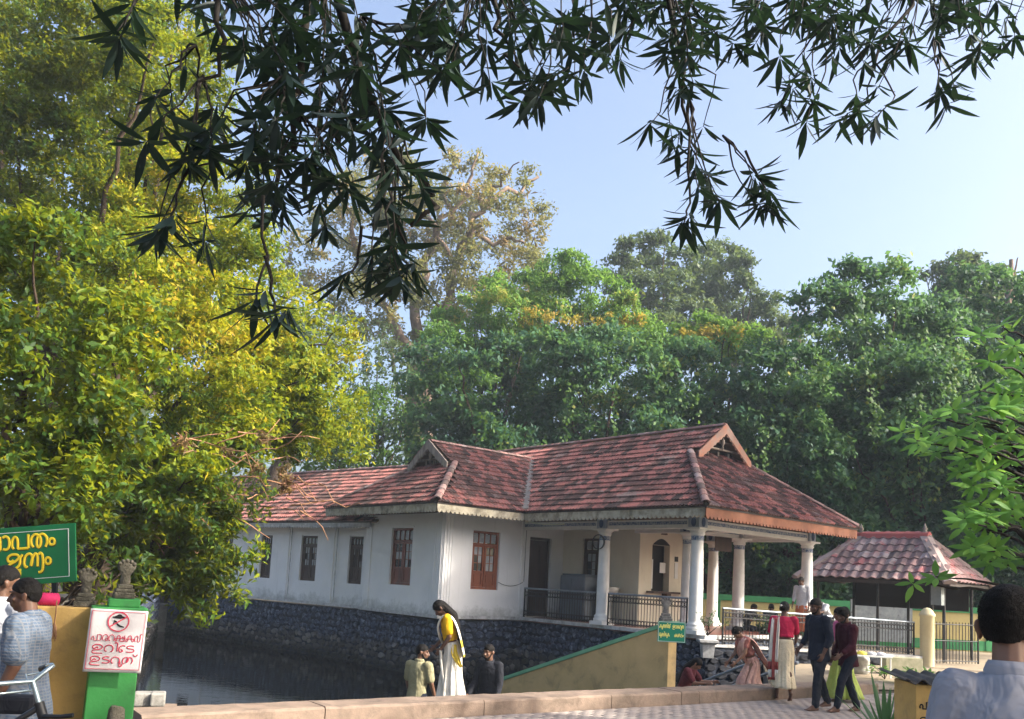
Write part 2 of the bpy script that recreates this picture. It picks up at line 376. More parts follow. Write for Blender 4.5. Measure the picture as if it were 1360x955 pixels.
# ------------------------------------------------------------------ ground, pond, water
wing_end = WA+wing_w*WING_L
left_near = kp(-.9, KW+.1)
s_side = S0+BX*(STAIR_W+.2)
pond = [left_near, kp(8.15, KW+.02), S0+BX*.05+AX*.05, s_side+AX*.05, Vector((7.2, 24.75, 0)), bl(.35, -.1), bl(.35, LA+.35), bl(-DB+.35, LA+.35), bl(-DB+.35, LA+WB-.35),
        WA+wing_n*.35+wing_w*.3, wing_end+wing_n*.35, wing_end+Vector((-.3, -.3, 0))]
pond2 = [(p.x, p.y) for p in pond]
big = 600
GROUND = mat('earth_ground', (.11, .09, .06), (.07, .06, .04), 1.2, .95, bs=.6, bscale=9, bd=.05)
ground = poly_sheet('ground', [(-big, -60), (big, -60), (big, big), (-big, big)], [pond2], -.03, GROUND); ground['kind'] = 'structure'
def grow(poly, d):
    c = sum((Vector((x, y)) for x, y in poly), Vector((0, 0)))/len(poly)
    return [tuple(c+(Vector(p)-c)*(1+d/((Vector(p)-c).length+1e-6))) for p in poly]
water = poly_sheet('water', grow(pond2, .5), [], WATER_Z, WATER); water['kind'] = 'structure'
bed = poly_sheet('pond_bed', grow(pond2, .6), [], -2.6, STEPM); bed['kind'] = 'structure'
mb = MB()
nP = len(pond)
for i in range(nP):
    a, b = pond[i], pond[(i+1) % nP]
    mb.add([(a.x, a.y, -.031), (b.x, b.y, -.031), (b.x, b.y, -2.65), (a.x, a.y, -2.65)], [(0, 1, 2, 3)])
o = mb.build('pond_bank', STEPM); o['kind'] = 'structure'

# ------------------------------------------------------------------ paving: base sheet plus real blocks in running bond where the photo shows them
pave_out = [tuple(kp(-6, -.01).xy), tuple(kp(26, -.01).xy), (40, -40), (-40, -40)]
pv = poly_sheet('pavement', pave_out, [], 0.0, PAVEBASE); pv['kind'] = 'structure'
def tri_mesh(name, V, Fc, rnd, material, parent=None, loc=None):
    """V (n,3) float, Fc (m,k) int, rnd (n,) float"""
    me = bpy.data.meshes.new(name); k = Fc.shape[1]
    me.vertices.add(len(V)); me.vertices.foreach_set('co', np.ascontiguousarray(V, np.float32).ravel())
    me.loops.add(Fc.size); me.loops.foreach_set('vertex_index', np.ascontiguousarray(Fc, np.int32).ravel())
    me.polygons.add(len(Fc)); me.polygons.foreach_set('loop_start', np.arange(0, Fc.size, k, dtype=np.int32))
    me.update(calc_edges=True)
    a = me.attributes.new('rnd', 'FLOAT', 'POINT'); a.data.foreach_set('value', np.ascontiguousarray(rnd, np.float32))
    me.materials.append(material)
    return link(name, me, parent, loc)
BOXF = np.array([(4, 5, 6, 7), (0, 1, 5, 4), (1, 2, 6, 5), (2, 3, 7, 6), (3, 0, 4, 7)])
def paver_field():
    Vs = []; Rn = []
    bw, bh, g = .22, .11, .006
    for j in range(70):
        n = -.03-bh*(j+1)
        for i in range(-2, 62):
            s = 0.2+bw*(i+(j % 2)*.5)
            c = kp(s+bw/2, n+bh/2)
            q = (c-Vector((0, 0, HC)))
            if c.y < 7: continue
            h = .008+rng.uniform(-.0025, .0025); x, y = (bw-g)/2, (bh-g)/2
            for z, ins in ((-.002, 0), (h, .003)):
                for sx, sy in ((-1, -1), (1, -1), (1, 1), (-1, 1)):
                    p = c+K*(sx*(x-ins))+KN*(sy*(y-ins)); Vs.append((p.x, p.y, z+rng.uniform(-.0008, .0008)))
            Rn += [rng.random()]*8
    V = np.array(Vs); n = len(V)//8
    Fc = (BOXF[None]+8*np.arange(n)[:, None, None]).reshape(-1, 4)
    return tri_mesh('paving_block', V, Fc, np.array(Rn), PAVER, pv)
tag(paver_field(), kind='stuff')

# ------------------------------------------------------------------ kerb wall round the pond, cast in lengths
kerb = thing('kerb_wall', 'low weathered concrete kerb wall running along the pond in front of the stair', 'wall', kp(0, 0))
cuts = [0, 2.05, 4.3, 6.55, 8.02, 8.42, 10.4, KL]
for i in range(len(cuts)-1):
    mb = MB(); s0, s1 = cuts[i]+.006, cuts[i+1]-.006
    n = max(2, int((s1-s0)/.15)); rings = []
    for q in range(n+1):
        s = s0+(s1-s0)*q/n; j = lambda: random.uniform(-.006, .006)
        prof = [(0, -.02), (.004+j(), KH-.025+j()), (.025+j(), KH+j()), (KW-.02, KH+j()), (KW, KH-.02), (KW, -.4)]
        rings.append([K*s+KN*a+Vector((0, 0, z)) for a, z in prof])
    mb.rings(rings, True, False); mb.build('kerb_length', CONC, kerb)

# ------------------------------------------------------------------ bathing steps behind the kerb
steps = thing('pond_steps', 'grey stone bathing steps going down into the water behind the kerb', 'steps', kp(0, KW))
for i, (w, z) in enumerate(((1.1, -.14), (.45, -.42), (.45, -.70), (.75, -.96), (.5, -1.3))):
    off = sum((1.1, .45, .45, .75, .5)[:i])
    L0, L1 = -.3, 8.1-.72*off
    n = 5
    for q in range(n):
        a, b = L0+(L1-L0)*q/n+.004, L0+(L1-L0)*(q+1)/n-.004
        mb = MB(); mb.prism([K*a+KN*(off+.03)+Vector((0, 0, z)), K*b+KN*(off+.03)+Vector((0, 0, z)), K*b+KN*(off+w+.03)+Vector((0, 0, z+random.uniform(-.008, .004))), K*a+KN*(off+w+.03)+Vector((0, 0, z+random.uniform(-.008, .004)))], None, (0, 0, -1.5-.01*i))
        mb.build('step_slab', STEPM, steps)

# ------------------------------------------------------------------ stair with sloping parapet, down to the pond
par = thing('stair_parapet', 'ochre sloping stair parapet with mint green coping and a square end', 'wall', S0)
PL, PT, PH, PSL = 4.75, .22, 1.17, .335
mb = MB()
mb.prism([(0, 0, -1.6), AX*PL+Vector((0, 0, -1.6)), AX*PL+Vector((0, 0, PH-PSL*PL)), Vector((0, 0, PH))], None, BX*PT)
mb.build('wall', TAN, par, .008)
mb = MB(); e = .02
mb.prism([BX*-e+AX*.24+Vector((0, 0, PH-PSL*.24+.002)), BX*-e+AX*(PL+.03)+Vector((0, 0, PH-PSL*(PL+.03)+.002)), BX*-e+AX*(PL+.03)+Vector((0, 0, PH-PSL*(PL+.03)+.075)), BX*-e+AX*.24+Vector((0, 0, PH-PSL*.24+.075))], None, BX*(PT+2*e))
mb.prism([BX*-e+AX*-.03+Vector((0, 0, PH+.002)), BX*-e+AX*.24+Vector((0, 0, PH-PSL*.24+.002)), BX*-e+AX*.24+Vector((0, 0, PH-PSL*.24+.075)), BX*-e+AX*-.03+Vector((0, 0, PH+.075))], None, BX*(PT+2*e))
mb.build('coping', MINT, par, .008)
stair = thing('pond_stair', 'stone stair going down to the water between the ochre parapet and steel handrail', 'stair', S0+BX*.22)
for i in range(9):
    z = -.12-.17*i; y0 = .25+.42*i
    mb = MB(); mb.prism([AX*y0+Vector((0, 0, z)), AX*y0+BX*(STAIR_W-.1)+Vector((0, 0, z)), AX*(y0+.44)+BX*(STAIR_W-.1)+Vector((0, 0, z)), AX*(y0+.44)+Vector((0, 0, z))], None, (0, 0, -.30-.02*i))
    mb.build('tread', STEPM, stair)
hr = thing('stair_handrail', 'pale steel pipe handrail with two sloping bars beside the pond stair', 'handrail', S0+BX*STAIR_W)
h0 = at(1060, 856, 17.0); h1 = at(926, 908, 20.4)
hb = Vector(hr.location)
for dz in (0, -.34):
    MB().tube([h0-hb+Vector((0, 0, dz)), h1-hb+Vector((0, 0, dz))], .032, 10).build('rail', STEEL, hr)
for q in (.03, .5, .97):
    p = h0.lerp(h1, q)-hb
    MB().tube([p, p+Vector((0, 0, -1.35))], .024, 8).build('post', STEEL, hr)
# ------------------------------------------------------------------ the pond house
house = thing('pond_house', 'white walled pond house with red tiled hipped roofs, porch columns and blue stone base', 'building', BO, BR)
def wall(p0, p1, z0, z1, thick, openings, m, name='wall', inward=None):
    """upright wall from p0 to p1 (building frame x,y) with rectangular openings (s0, s1, za, zb); thickness goes to the left of p0->p1"""
    p0 = Vector((*p0, 0)); p1 = Vector((*p1, 0)); d = (p1-p0); Ls = d.length; d.normalize(); n = Vector((-d.y, d.x, 0))
    mb = MB()
    def piece(a, b, za, zb):
        if b-a < 1e-4 or zb-za < 1e-4: return
        q = [p0+d*a, p0+d*b, p0+d*b+n*thick, p0+d*a+n*thick]
        mb.prism([v+Vector((0, 0, za)) for v in q], None, (0, 0, zb-za))
    x = 0
    for s0, s1, za, zb in sorted(openings):
        piece(x, s0, z0, z1); piece(s0, s1, z0, za); piece(s0, s1, zb, z1); x = s1
    piece(x, Ls, z0, z1)
    return mb.build(name, m, house)
def window(p0, p1, s0, s1, za, zb, wood, pane_m, parent=house, inset=.07, transom=.30, rows=3, panel=.45, name='window', arch=True):
    """two-leaf glazed shutter window set back in its opening; frame > sub-parts"""
    p0 = Vector((*p0, 0)); p1 = Vector((*p1, 0)); d = (p1-p0).normalized(); n = Vector((-d.y, d.x, 0))
    o = p0+d*s0+n*inset; W_, H_ = s1-s0, zb-za
    rot = Matrix((d, n, Vector((0, 0, 1)))).transposed()
    T = Matrix.Translation(o+Vector((0, 0, za))) @ rot.to_4x4()
    def bx(mb, x0, x1, z0, z1, y0, y1):
        mb.M = T; mb.bbox(x0, x1, y0, y1, z0, z1); return mb
    fr = MB(); t = .07
    bx(fr, 0, t, 0, H_, 0, .10); bx(fr, W_-t, W_, 0, H_, 0, .10); bx(fr, t, W_-t, 0, t, 0, .10); bx(fr, t, W_-t, H_-t, H_, 0, .10)
    w = fr.build(name, wood, parent)
    zt = H_-t-transom
    if transom: bx(MB(), t, W_-t, zt-.05, zt, .0, .09).build('transom_bar', wood, w)
    leafw = (W_-2*t-.03)/2
    if transom:
        for k in range(4):
            a = t+.012+k*(W_-2*t)/4
            bx(MB(), a, a+(W_-2*t)/4-.03, zt+.02, H_-t-.02, .05, .06).build('pane', pane_m, w)
        mb = MB()
        for k in range(1, 4): bx(MB(), t+k*(W_-2*t)/4-.018, t+k*(W_-2*t)/4+.012, zt, H_-t, .02, .08).build('glazing_bar', wood, w)
    top = zt-.05 if transom else H_-t
    for k in range(2):
        x0 = t+.004+k*(leafw+.022); x1 = x0+leafw
        lf = MB(); st = .065
        bx(lf, x0, x0+st, t+.004, top-.004, .015, .07); bx(lf, x1-st, x1, t+.004, top-.004, .015, .07)
        bx(lf, x0+st, x1-st, t+.004, t+.08, .015, .07); bx(lf, x0+st, x1-st, top-.075, top-.004, .015, .07)
        bx(lf, x0+st, x1-st, t+panel-.03, t+panel+.04, .015, .07)
        lf.build('shutter_leaf', wood, w)
        pnl = MB(); bx(pnl, x0+st, x1-st, t+.08, t+panel-.03, .045, .06); bx(pnl, x0+st+.04, x1-st-.04, t+.12, t+panel-.07, .03, .0451)
        pnl.build('panel', wood, w)
        z0, z1 = t+panel+.04, top-.075
        gw = (x1-x0-2*st)/2; gh = (z1-z0)/rows
        for r in range(rows):
            for c in range(2):
                bx(MB(), x0+st+c*gw+.008, x0+st+(c+1)*gw-.008, z0+r*gh+.008, z0+(r+1)*gh-.008, .045+random.uniform(0, .006), .056).build('pane', pane_m if random.random() < .6 else GLASSM, w)
        gb = MB(); bx(gb, x0+st+gw-.01, x0+st+gw+.01, z0, z1, .03, .062)
        for r in range(1, rows): bx(gb, x0+st, x0+st+gw-.0101, z0+r*gh-.01, z0+r*gh+.01, .032, .060); bx(gb, x0+st+gw+.0101, x1-st, z0+r*gh-.01, z0+r*gh+.01, .032, .060)
        gb.build('glazing_bar', wood, w)
    if arch:                                                            # shallow moulded arch in the plaster above
        ab = MB(); ab.M = T; n_ = 12; oy = -inset
        pts = [(-.06+(W_+.12)*i/n_, H_+.02+.09*math.sin(math.pi*i/n_)) for i in range(n_+1)]
        ab.rings([[(x, oy-.018, z), (x, oy-.018, z+.035), (x, oy+.01, z+.035), (x, oy+.01, z)] for x, z in pts], True, False)
        ab.build('arch_moulding', WHITE, parent)
    return w
HW = 3.02                                                               # wall height up to the roof
# bay: long side faces the pond, short side faces the porch
wall((-DB, LA+WB), (-DB, LA), 0, HW, .25, [(1.50, 2.70, .80, 2.58)], WHITE)            # thickness to +v
window((-DB, LA+WB), (-DB, LA), 1.50, 2.70, .80, 2.58, WOOD, CURTAIN)
wall((-DB+.25, LA), (1.65, LA), 0, HW, .25, [(.88, 1.95, .80, 2.58), (3.20, 4.15, 0, 2.55)], WHITE)
window((-DB+.25, LA), (1.65, LA), .88, 1.95, .80, 2.58, mat('red_brown_shutter', (.33, .095, .04), (.20, .055, .027), 6, .5, .4, stretch=(1, 1, .15)), CURTAIN)
wall((-DB+.25, LA+WB), (1.65, LA+WB), 0, HW, -.25, [], WHITE)
# door in the inner side of the bay
dv = 1.65-(-DB+.25)
mb = MB(); y = LA+.09; x0, x1 = -DB+.25+3.20, -DB+.25+4.15
for a, b, c, d_ in ((x0, x0+.08, 0, 2.55), (x1-.08, x1, 0, 2.55), (x0+.08, x1-.08, 2.47, 2.55)): mb.bbox(a, b, y, y+.1, c, d_)
door = mb.build('door', DWOOD, house)
for k in range(2):
    a = x0+.085+k*.39
    mb = MB(); mb.bbox(a, a+.385, y+.03, y+.07, .02, 2.46); mb.build('door_leaf', DWOOD, door)
    for z in (.2, .95, 1.7):
        mb = MB(); mb.bbox(a+.06, a+.325, y+.012, y+.0301, z, z+.6); mb.build('panel', DWOOD, door)
# room behind the porch: window wall and ticket counter wall
wall((1.65, LA), (1.65, 3.4), 0, HW, .22, [(.90, 2.08, .80, 2.60)], CREAM)
window((1.65, LA), (1.65, 3.4), .90, 2.08, .80, 2.60, DWOOD, CURTAIN, arch=False)
wall((1.65+.22, 3.4), (3.9, 3.4), 0, HW, .22, [(.36, 1.20, 1.03, 2.45)], CREAM)
mb = MB(); n_ = 10                                                      # segmental head over the counter opening
x0, x1 = 1.87+.36, 1.87+1.20
arc = [(x0+(x1-x0)*i/n_, 2.45+.20*math.sin(math.pi*i/n_)) for i in range(n_+1)]
mb.prism([(x, 3.396, z) for x, z in arc]+[], None, (0, -.006, 0)); mb.build('counter_arch', INNER, house)
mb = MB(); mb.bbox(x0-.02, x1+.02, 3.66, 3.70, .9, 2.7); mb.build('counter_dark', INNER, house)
mb = MB(); mb.bbox(x0-.22, x1+.62, 3.12, 3.40, .97, 1.03); mb.prism([(2.72, 3.39, .97), (2.95, 3.39, .97), (2.90, 3.39, .80), (2.77, 3.39, .80)], None, (0, -.2, 0)); mb.build('counter_shelf', DWOOD, house)
mb = MB(); mb.bbox(x1-.34, x1-.07, 3.50, 3.508, 1.60, 1.92); mb.build('notice', PLWHITE, house)
mb = MB(); mb.bbox(x0+.02, x0+.10, 3.44, 3.448, 1.1, 2.0); mb.build('notice', PLWHITE, house)
for z0, z1, m_ in ((1.45, 1.95, PLWHITE), (1.98, 2.14, BLACKINK)):
    mb = MB(); mb.bbox(x1+.24, x1+.40, 3.385, 3.398, z0, z1); mb.build('notice', m_, house)
wall((3.9, 3.4), (3.9, LA+WB), 0, HW, .22, [], CREAM)
mb = MB(); mb.prism([(2.60, 3.39, 2.78), (2.80, 3.39, 2.78), (2.72, 3.39, 3.0)], None, (0, -.10, 0)); mb.build('bracket', DWOOD, house)
# corner pilasters with flutes
def pilaster(cx, cy, along, w, n=4, z1=HW):
    d = Vector((*along, 0)).normalized(); nn = Vector((-d.y, d.x, 0))
    mb = MB()
    for i in range(n):
        a = i*w/n
        q = [Vector((cx, cy, 0))+d*(a+.008)-nn*.035, Vector((cx, cy, 0))+d*(a+w/n-.008)-nn*.035, Vector((cx, cy, 0))+d*(a+w/n), Vector((cx, cy, 0))+d*a]
        mb.prism(q, None, (0, 0, z1))
    mb.build('pilaster', WHITE, house, .006)
pilaster(-DB, LA+.46, (0, -1), .44); pilaster(-DB-.001, LA+WB, (0, -1), .34, 3)
pilaster(-DB+.02, LA, (1, 0), .40, 4); pilaster(-.22, LA, (1, 0), .22, 2)
# left wing, turned a little towards the camera
def wing_pt(s, n, z=0): return BM.inverted() @ (WA+wing_w*s+wing_n*n+Vector((0, 0, z)))
wp = lambda s, n: tuple(wing_pt(s, n).xy)
wops = [(.62, 1.36, .72, 2.34), (3.15, 4.10, .72, 2.34), (5.92, 6.64, .72, 2.34), (8.6, 9.3, .72, 2.34), (10.9, 11.8, .72, 2.34)]
wall(wp(WING_L, 0), wp(0, 0), 0, 2.8, .25, [(WING_L-b, WING_L-a, c, d_) for a, b, c, d_ in wops], WHITE)
for a, b, c, d_ in wops: window(wp(WING_L, 0), wp(0, 0), WING_L-b, WING_L-a, c, d_, DWOOD, CURTAIN, transom=.22)
wall(wp(WING_L, .25), wp(WING_L, 5.6), 0, 2.8, -.25, [], WHITE)
for s in (2.25, 4.9, 7.6, 10.1):
    mb = MB(); d = (wing_pt(1, 0)-wing_pt(0, 0)); nn = wing_pt(0, 1)-wing_pt(0, 0); p = wing_pt(s, 0)
    mb.prism([p-d*.09-nn*.03, p+d*.09-nn*.03, p+d*.09, p-d*.09], None, (0, 0, 2.8)); mb.build('pilaster', WHITE, house)
mb = MB(); mb.tube([wing_pt(4.62, -.06), wing_pt(4.62, -.06, 2.7)], .018, 6); mb.build('rain_pipe', LEDGE, house)
mb = MB(); mb.tube([wing_pt(1.95, -.06), wing_pt(1.95, -.06, 2.7)], .018, 6); mb.build('rain_pipe', LEDGE, house)

# floor slab, ledges and ceiling
fl = MB()
fl.bbox(.0, 5.75, -.35, LA, -.14, -.004); fl.build('porch_floor', FLOORM, house)
def ledge(p0, p1, out=.09, name='ledge'):
    p0 = Vector((*p0, 0)); p1 = Vector((*p1, 0)); d = (p1-p0).normalized(); n = Vector((d.y, -d.x, 0))
    mb = MB(); q = lambda a, o_: p0+d*a+n*o_
    Ls = (p1-p0).length
    for z0, z1, o_ in ((-.075, -.002, out), (-.15, -.0751, out*.5)):
        mb.prism([q(-out*0, -.12)+Vector((0, 0, z0)), q(Ls, -.12)+Vector((0, 0, z0)), q(Ls, o_)+Vector((0, 0, z0)), q(0, o_)+Vector((0, 0, z0))], None, (0, 0, z1-z0))
    return mb.build(name, LEDGE, house)
mb = MB(); mb.bbox(-.14, .02, -.45, LA-.1, -.10, -.001); mb.build('ledge', LEDGE, house)
mb = MB(); mb.bbox(.021, 5.9, -.47, -.35, -.10, -.001); mb.build('ledge', LEDGE, house)
mb = MB(); mb.bbox(-DB-.11, -.141, LA-.11, LA-.001, -.09, -.001); mb.build('ledge', LEDGE, house)
mb = MB(); mb.bbox(-DB-.11, -DB-.001, LA, LA+WB+.06, -.09, -.001); mb.build('ledge', LEDGE, house)
mb = MB(); d0 = wing_pt(0, -.09, -.09); d1 = wing_pt(WING_L+.1, -.09, -.09); e0 = wing_pt(0, -.002, -.09); e1 = wing_pt(WING_L+.1, -.002, -.09)
mb.prism([d0, d1, e1, e0], None, (0, 0, .088)); mb.build('ledge', LEDGE, house)

# ------------------------------------------------------------------ columns of the porch
def column(v, u, parent=house, s=1.0, z0=0):
    mb = MB(); c = (v, u, z0)
    mb.box((v, u, z0+.05), (.50, .50, .10)); mb.lathe([(.235, .10), (.25, .13), (.25, .17), (.21, .20), (.225, .23), (.215, .26), (.185, .29), (.18, .34), (.178, 1.2), (.165, 2.0), (.155, 2.38), (.155, 2.42)], c, 20)
    col = mb.build('column', COLW, parent)
    b = MB(); b.lathe([(.158, 2.42), (.163, 2.43), (.163, 2.53), (.158, 2.54)], c, 20); b.build('painted_band', BLUEPAT, col)
    k = MB(); k.lathe([(.155, 2.54), (.185, 2.57), (.19, 2.60), (.17, 2.62), (.20, 2.66), (.235, 2.69), (.235, 2.70)], c, 20); k.box((v, u, 2.725+z0), (.54, .54, .05)); k.build('capital', COLW, col)
    q = MB(); q.box((v, u, 2.895+z0), (.36, .36, .29)); q.build('block', CAPBLUE, col, .01)
    for i in range(4):                                                   # oval medallions on the block's faces
        a = i*math.pi/2; n = Vector((math.cos(a), math.sin(a), 0)); t = Vector((-n.y, n.x, 0))
        base = Vector((v, u, 2.895+z0))
        for sg in (0,):
            m2 = MB(); ring = [base+n*.181+t*(.080*math.cos(x))+Vector((0, 0, .122*math.sin(x))) for x in [2*math.pi*j/18 for j in range(18)]]
            m2.prism(ring, None, n*.008); m2.build('medallion', BLUEOV, col)
    return col
for v, u in ((0, -.02), (0, 3.3), (5.3, -.02), (1.5, 1.45), (3.95, 1.45), (5.3, 3.4)): column(v, u)
bw = .13
def beam(x0, x1, y0, y1, z0=2.74, z1=2.98, name='beam'):
    mb = MB(); mb.bbox(x0, x1, y0, y1, z0, z1); bo = mb.build(name, COLW, house)
    mb = MB()
    if x1-x0 > y1-y0:
        mb.bbox(x0+.05, x1-.05, y0-.006, y0-.001, z0+.10, z1-.05); mb.bbox(x0+.05, x1-.05, y1+.001, y1+.006, z0+.10, z1-.05)
    else:
        mb.bbox(x0-.006, x0-.001, y0+.05, y1-.05, z0+.10, z1-.05); mb.bbox(x1+.001, x1+.006, y0+.05, y1-.05, z0+.10, z1-.05)
    mb.build('painted_band', BLUEPAT, bo)
beam(-bw, bw, .18, 3.1); beam(-bw, bw, 3.5, LA); beam(.2, 5.1, -.15, .11); beam(5.3-bw, 5.3+bw, .18, 3.2); beam(1.7, 3.75, 1.32, 1.58); beam(1.37, 1.63, .12, 1.25); beam(3.82, 4.08, .12, 1.25); beam(1.37, 1.63, 1.65, 3.39)
mb = MB(); mb.bbox(2.55, 3.35, 1.30, 1.315, 2.30, 2.72); mb.build('hanging_board', DWOOD, house)
cl = MB(); cl.bbox(-.9, 6.2, -.9, LA+1, 3.03, 3.06); cl.build('porch_ceiling', SOFFIT, house)
# ------------------------------------------------------------------ blue-painted rubble base standing in the water
base = MB()
def quadwall(mb, a, b, z0, z1, back):
    a = Vector(a); b = Vector(b); d = (b-a).normalized(); n = Vector((-d.y, d.x, 0))
    mb.prism([a+Vector((0, 0, z0)), b+Vector((0, 0, z0)), b+n*back+Vector((0, 0, z0)), a+n*back+Vector((0, 0, z0))], None, (0, 0, z1-z0))
ZB = -2.4
segs = [((.0, LA, 0), (.0, -.36, 0)), ((.0, -.36, 0), (5.85, -.36, 0)), ((-DB, LA, 0), (0, LA, 0)), ((-DB, LA+WB, 0), (-DB, LA, 0)), (tuple(wing_pt(WING_L, 0)), tuple(wing_pt(0, 0)))]
for (a, b) in segs:
    quadwall(base, a, b, ZB, -.151, .5)
plinth = base.build('stone_base', MORTAR, house)
def stone_variant(k):
    r = random.Random(100+k); n = 8; mb = MB(); ring0 = []; ring1 = []; ring2 = []
    for i in range(n):
        a = 2*math.pi*(i+.5)/n; ca, sa = math.cos(a), math.sin(a)
        sq = 1/max(abs(ca), abs(sa))**1.0
        x, z = .5*ca*sq*r.uniform(.72, 1.06), .5*sa*sq*r.uniform(.72, 1.06)
        ring0.append((x, .12, z)); ring1.append((x*.93, -.42*r.uniform(.7, 1.0), z*.93)); ring2.append((x*.72, -.80*r.uniform(.6, 1.2), z*.72))
    mb.rings([ring0, ring1, ring2], False, True); mb.add(ring2, [tuple(range(n-1, -1, -1))], True)
    mb.f = [tuple(reversed(f)) for f in mb.f]
    return mb
VAR = [stone_variant(k) for k in range(10)]; VARM = [v.mesh('stone', RUBBLE) for v in VAR]
stones = []
for (a, b) in segs:
    a = Vector(a); b = Vector(b); Ls = (b-a).length; d = (b-a)/Ls; n = Vector((-d.y, d.x, 0))
    rot = Matrix((d, n, Vector((0, 0, 1)))).transposed().to_4x4()
    z = -1.98
    while z < -.2:
        h = random.uniform(.13, .27); s = random.uniform(-.1, .05)
        if z+h > -.16: h = -.16-z
        while s < Ls-.1:
            w = random.choice((random.uniform(.13, .24), random.uniform(.22, .46)))
            sc = Matrix.Diagonal((w*1.04, random.uniform(.03, .075), h*1.04, 1))
            p = a+d*min(max(s+w/2, .1), Ls-.1)+Vector((0, 0, z+h/2+random.uniform(-.05, .05)))
            stones.append((Matrix.Translation(p) @ rot @ Matrix.Rotation(random.uniform(-.22, .22), 4, 'Y') @ sc, random.randrange(10)))
            s += w-.005
        z += h-.004
def place_pieces(items, meshes, variants, name, parent, material, world_parent, limit=300):
    """nearest pieces become objects of their own, the rest one joined part"""
    cp_ = Vector((0, 0, HC))
    items = sorted(items, key=lambda it: ((world_parent @ it[0]).translation-cp_).length)
    for M_, k in items[:limit]:
        o = link(name, meshes[k], parent); o.matrix_local = M_
    Vs = []; Fs = []; Rn = []; nv = 0
    arrs = [np.array(v.v) for v in variants]
    for M_, k in items[limit:]:
        A = arrs[k]; m_ = np.array(M_)
        Vs.append(A @ m_[:3, :3].T+m_[:3, 3]); Fs += [tuple(i+nv for i in f) for f in variants[k].f]; nv += len(A); Rn += [random.random()]*len(A)
    if Vs:
        me = bpy.data.meshes.new(name+'_rest'); me.from_pydata(np.concatenate(Vs).tolist(), [], Fs); me.materials.append(material)
        a = me.attributes.new('rnd', 'FLOAT', 'POINT'); a.data.foreach_set('value', np.array(Rn, np.float32)); me.update()
        o = link(name, me, parent); tag(o, kind='stuff')
place_pieces(stones, VARM, VAR, 'stone', plinth, RUBBLE, BM)

# ------------------------------------------------------------------ roofs: deck, courses of clay tiles, ridge caps, gablets, scalloped fascia
ZE, OH = 3.20, 1.05
ZR = 5.96; KS = (ZR-ZE)/(2.65+OH); UG = 1.5; UA = 1.14
ZR2 = 5.42; UB = LA+WB/2; HB = WB/2+OH; KS2 = (ZR2-ZE)/HB; VF = -DB-OH
def tile_variant(w=.238, l=.37):
    mb = MB(); xs = [0, .035, .085, .125, .165, .21, .25]; zs = [.036, .006, .004, .036, .004, .006, .036]
    f = [(x-.125, 0, z+.058) for x, z in zip(xs, zs)]; bk = [(x-.125, l, z+.004) for x, z in zip(xs, zs)]; fb = [(x-.125, .004, z+.018) for x, z in zip(xs, zs)]
    n = len(xs)
    mb.add(f+bk, [(i, i+1, n+i+1, n+i) for i in range(n-1)]); mb.add(f+fb, [(i, n+i, n+i+1, i+1) for i in range(n-1)])
    return mb
TV = tile_variant(); TM = TV.mesh('tile', TILE)
def inside(poly, x, y):
    c = False; j = len(poly)-1
    for i in range(len(poly)):
        xi, yi = poly[i]; xj, yj = poly[j]
        if (yi > y) != (yj > y) and x < (xj-xi)*(y-yi)/(yj-yi)+xi: c = not c
        j = i
    return c
tiles = []
def roof_face(pts, deck, eave_dir, tile=True, tw=.238, tl=.30, lift=.02, out=tiles):
    """pts: 3D polygon of the roof plane (building frame); eave_dir: horizontal direction along the eave"""
    P = [Vector(p) for p in pts]
    e = Vector(eave_dir).normalized()
    n = Vector((0, 0, 0))
    for i in range(len(P)): n += P[i].cross(P[(i+1) % len(P)])
    n.normalize()
    if n.z < 0: n = -n
    s = n.cross(e).normalized()
    if s.z < 0: s = -s; 
    if e.cross(s).dot(n) < 0: e = -e
    deck.prism(P, None, -n*.05)
    o = min(P, key=lambda p: p.z)
    q = [((p-o).dot(e), (p-o).dot(s)) for p in P]
    if not tile: return
    x0, x1 = min(a for a, _ in q), max(a for a, _ in q); y0, y1 = min(b for _, b in q), max(b for _, b in q)
    y = y0-.05; r = 0
    rot = Matrix((e, s, n)).transposed().to_4x4()
    while y < y1:
        x = x0+tw/2
        while x < x1:
            if inside(q, x, y+.17):
                p = o+e*x+s*(y+random.uniform(-.008, .008))+n*(lift+random.uniform(-.003, .006))
                out.append((Matrix.Translation(p) @ rot @ Matrix.Rotation(random.uniform(-.025, .025), 4, 'Z') @ Matrix.Rotation(random.uniform(-.012, .012), 4, 'X'), 0))
            x += tw
        y += tl; r += 1
deck = MB()
def zf(v): return ZE+(v+OH)*KS                                         # main front slope
vv = -OH+(ZR2-ZE)/KS
main_front = [(-OH, -OH, ZE), (-OH+UG+OH, UG, ZE+(UG+OH)*KS), (UG, UA, zf(UG)), (2.65, UA, ZR), (2.65, 13, ZR), (vv, 13, ZR2), (vv, UB, ZR2), (-OH, LA-OH, ZE)]
roof_face(main_front, deck, (0, 1, 0))
VB = 2*2.65+OH
roof_face([(-OH, -OH, ZE), (VB, -OH, ZE), (2*2.65-UG, UG, ZE+(UG+OH)*KS), (UG, UG, ZE+(UG+OH)*KS)], deck, (1, 0, 0))
roof_face([(VB, -OH, ZE), (VB, 13, ZE), (2.65, 13, ZR), (2.65, UA, ZR), (2*2.65-UG, UA, zf(UG)), (2*2.65-UG, UG, zf(UG))], deck, (0, 1, 0), tile=False)
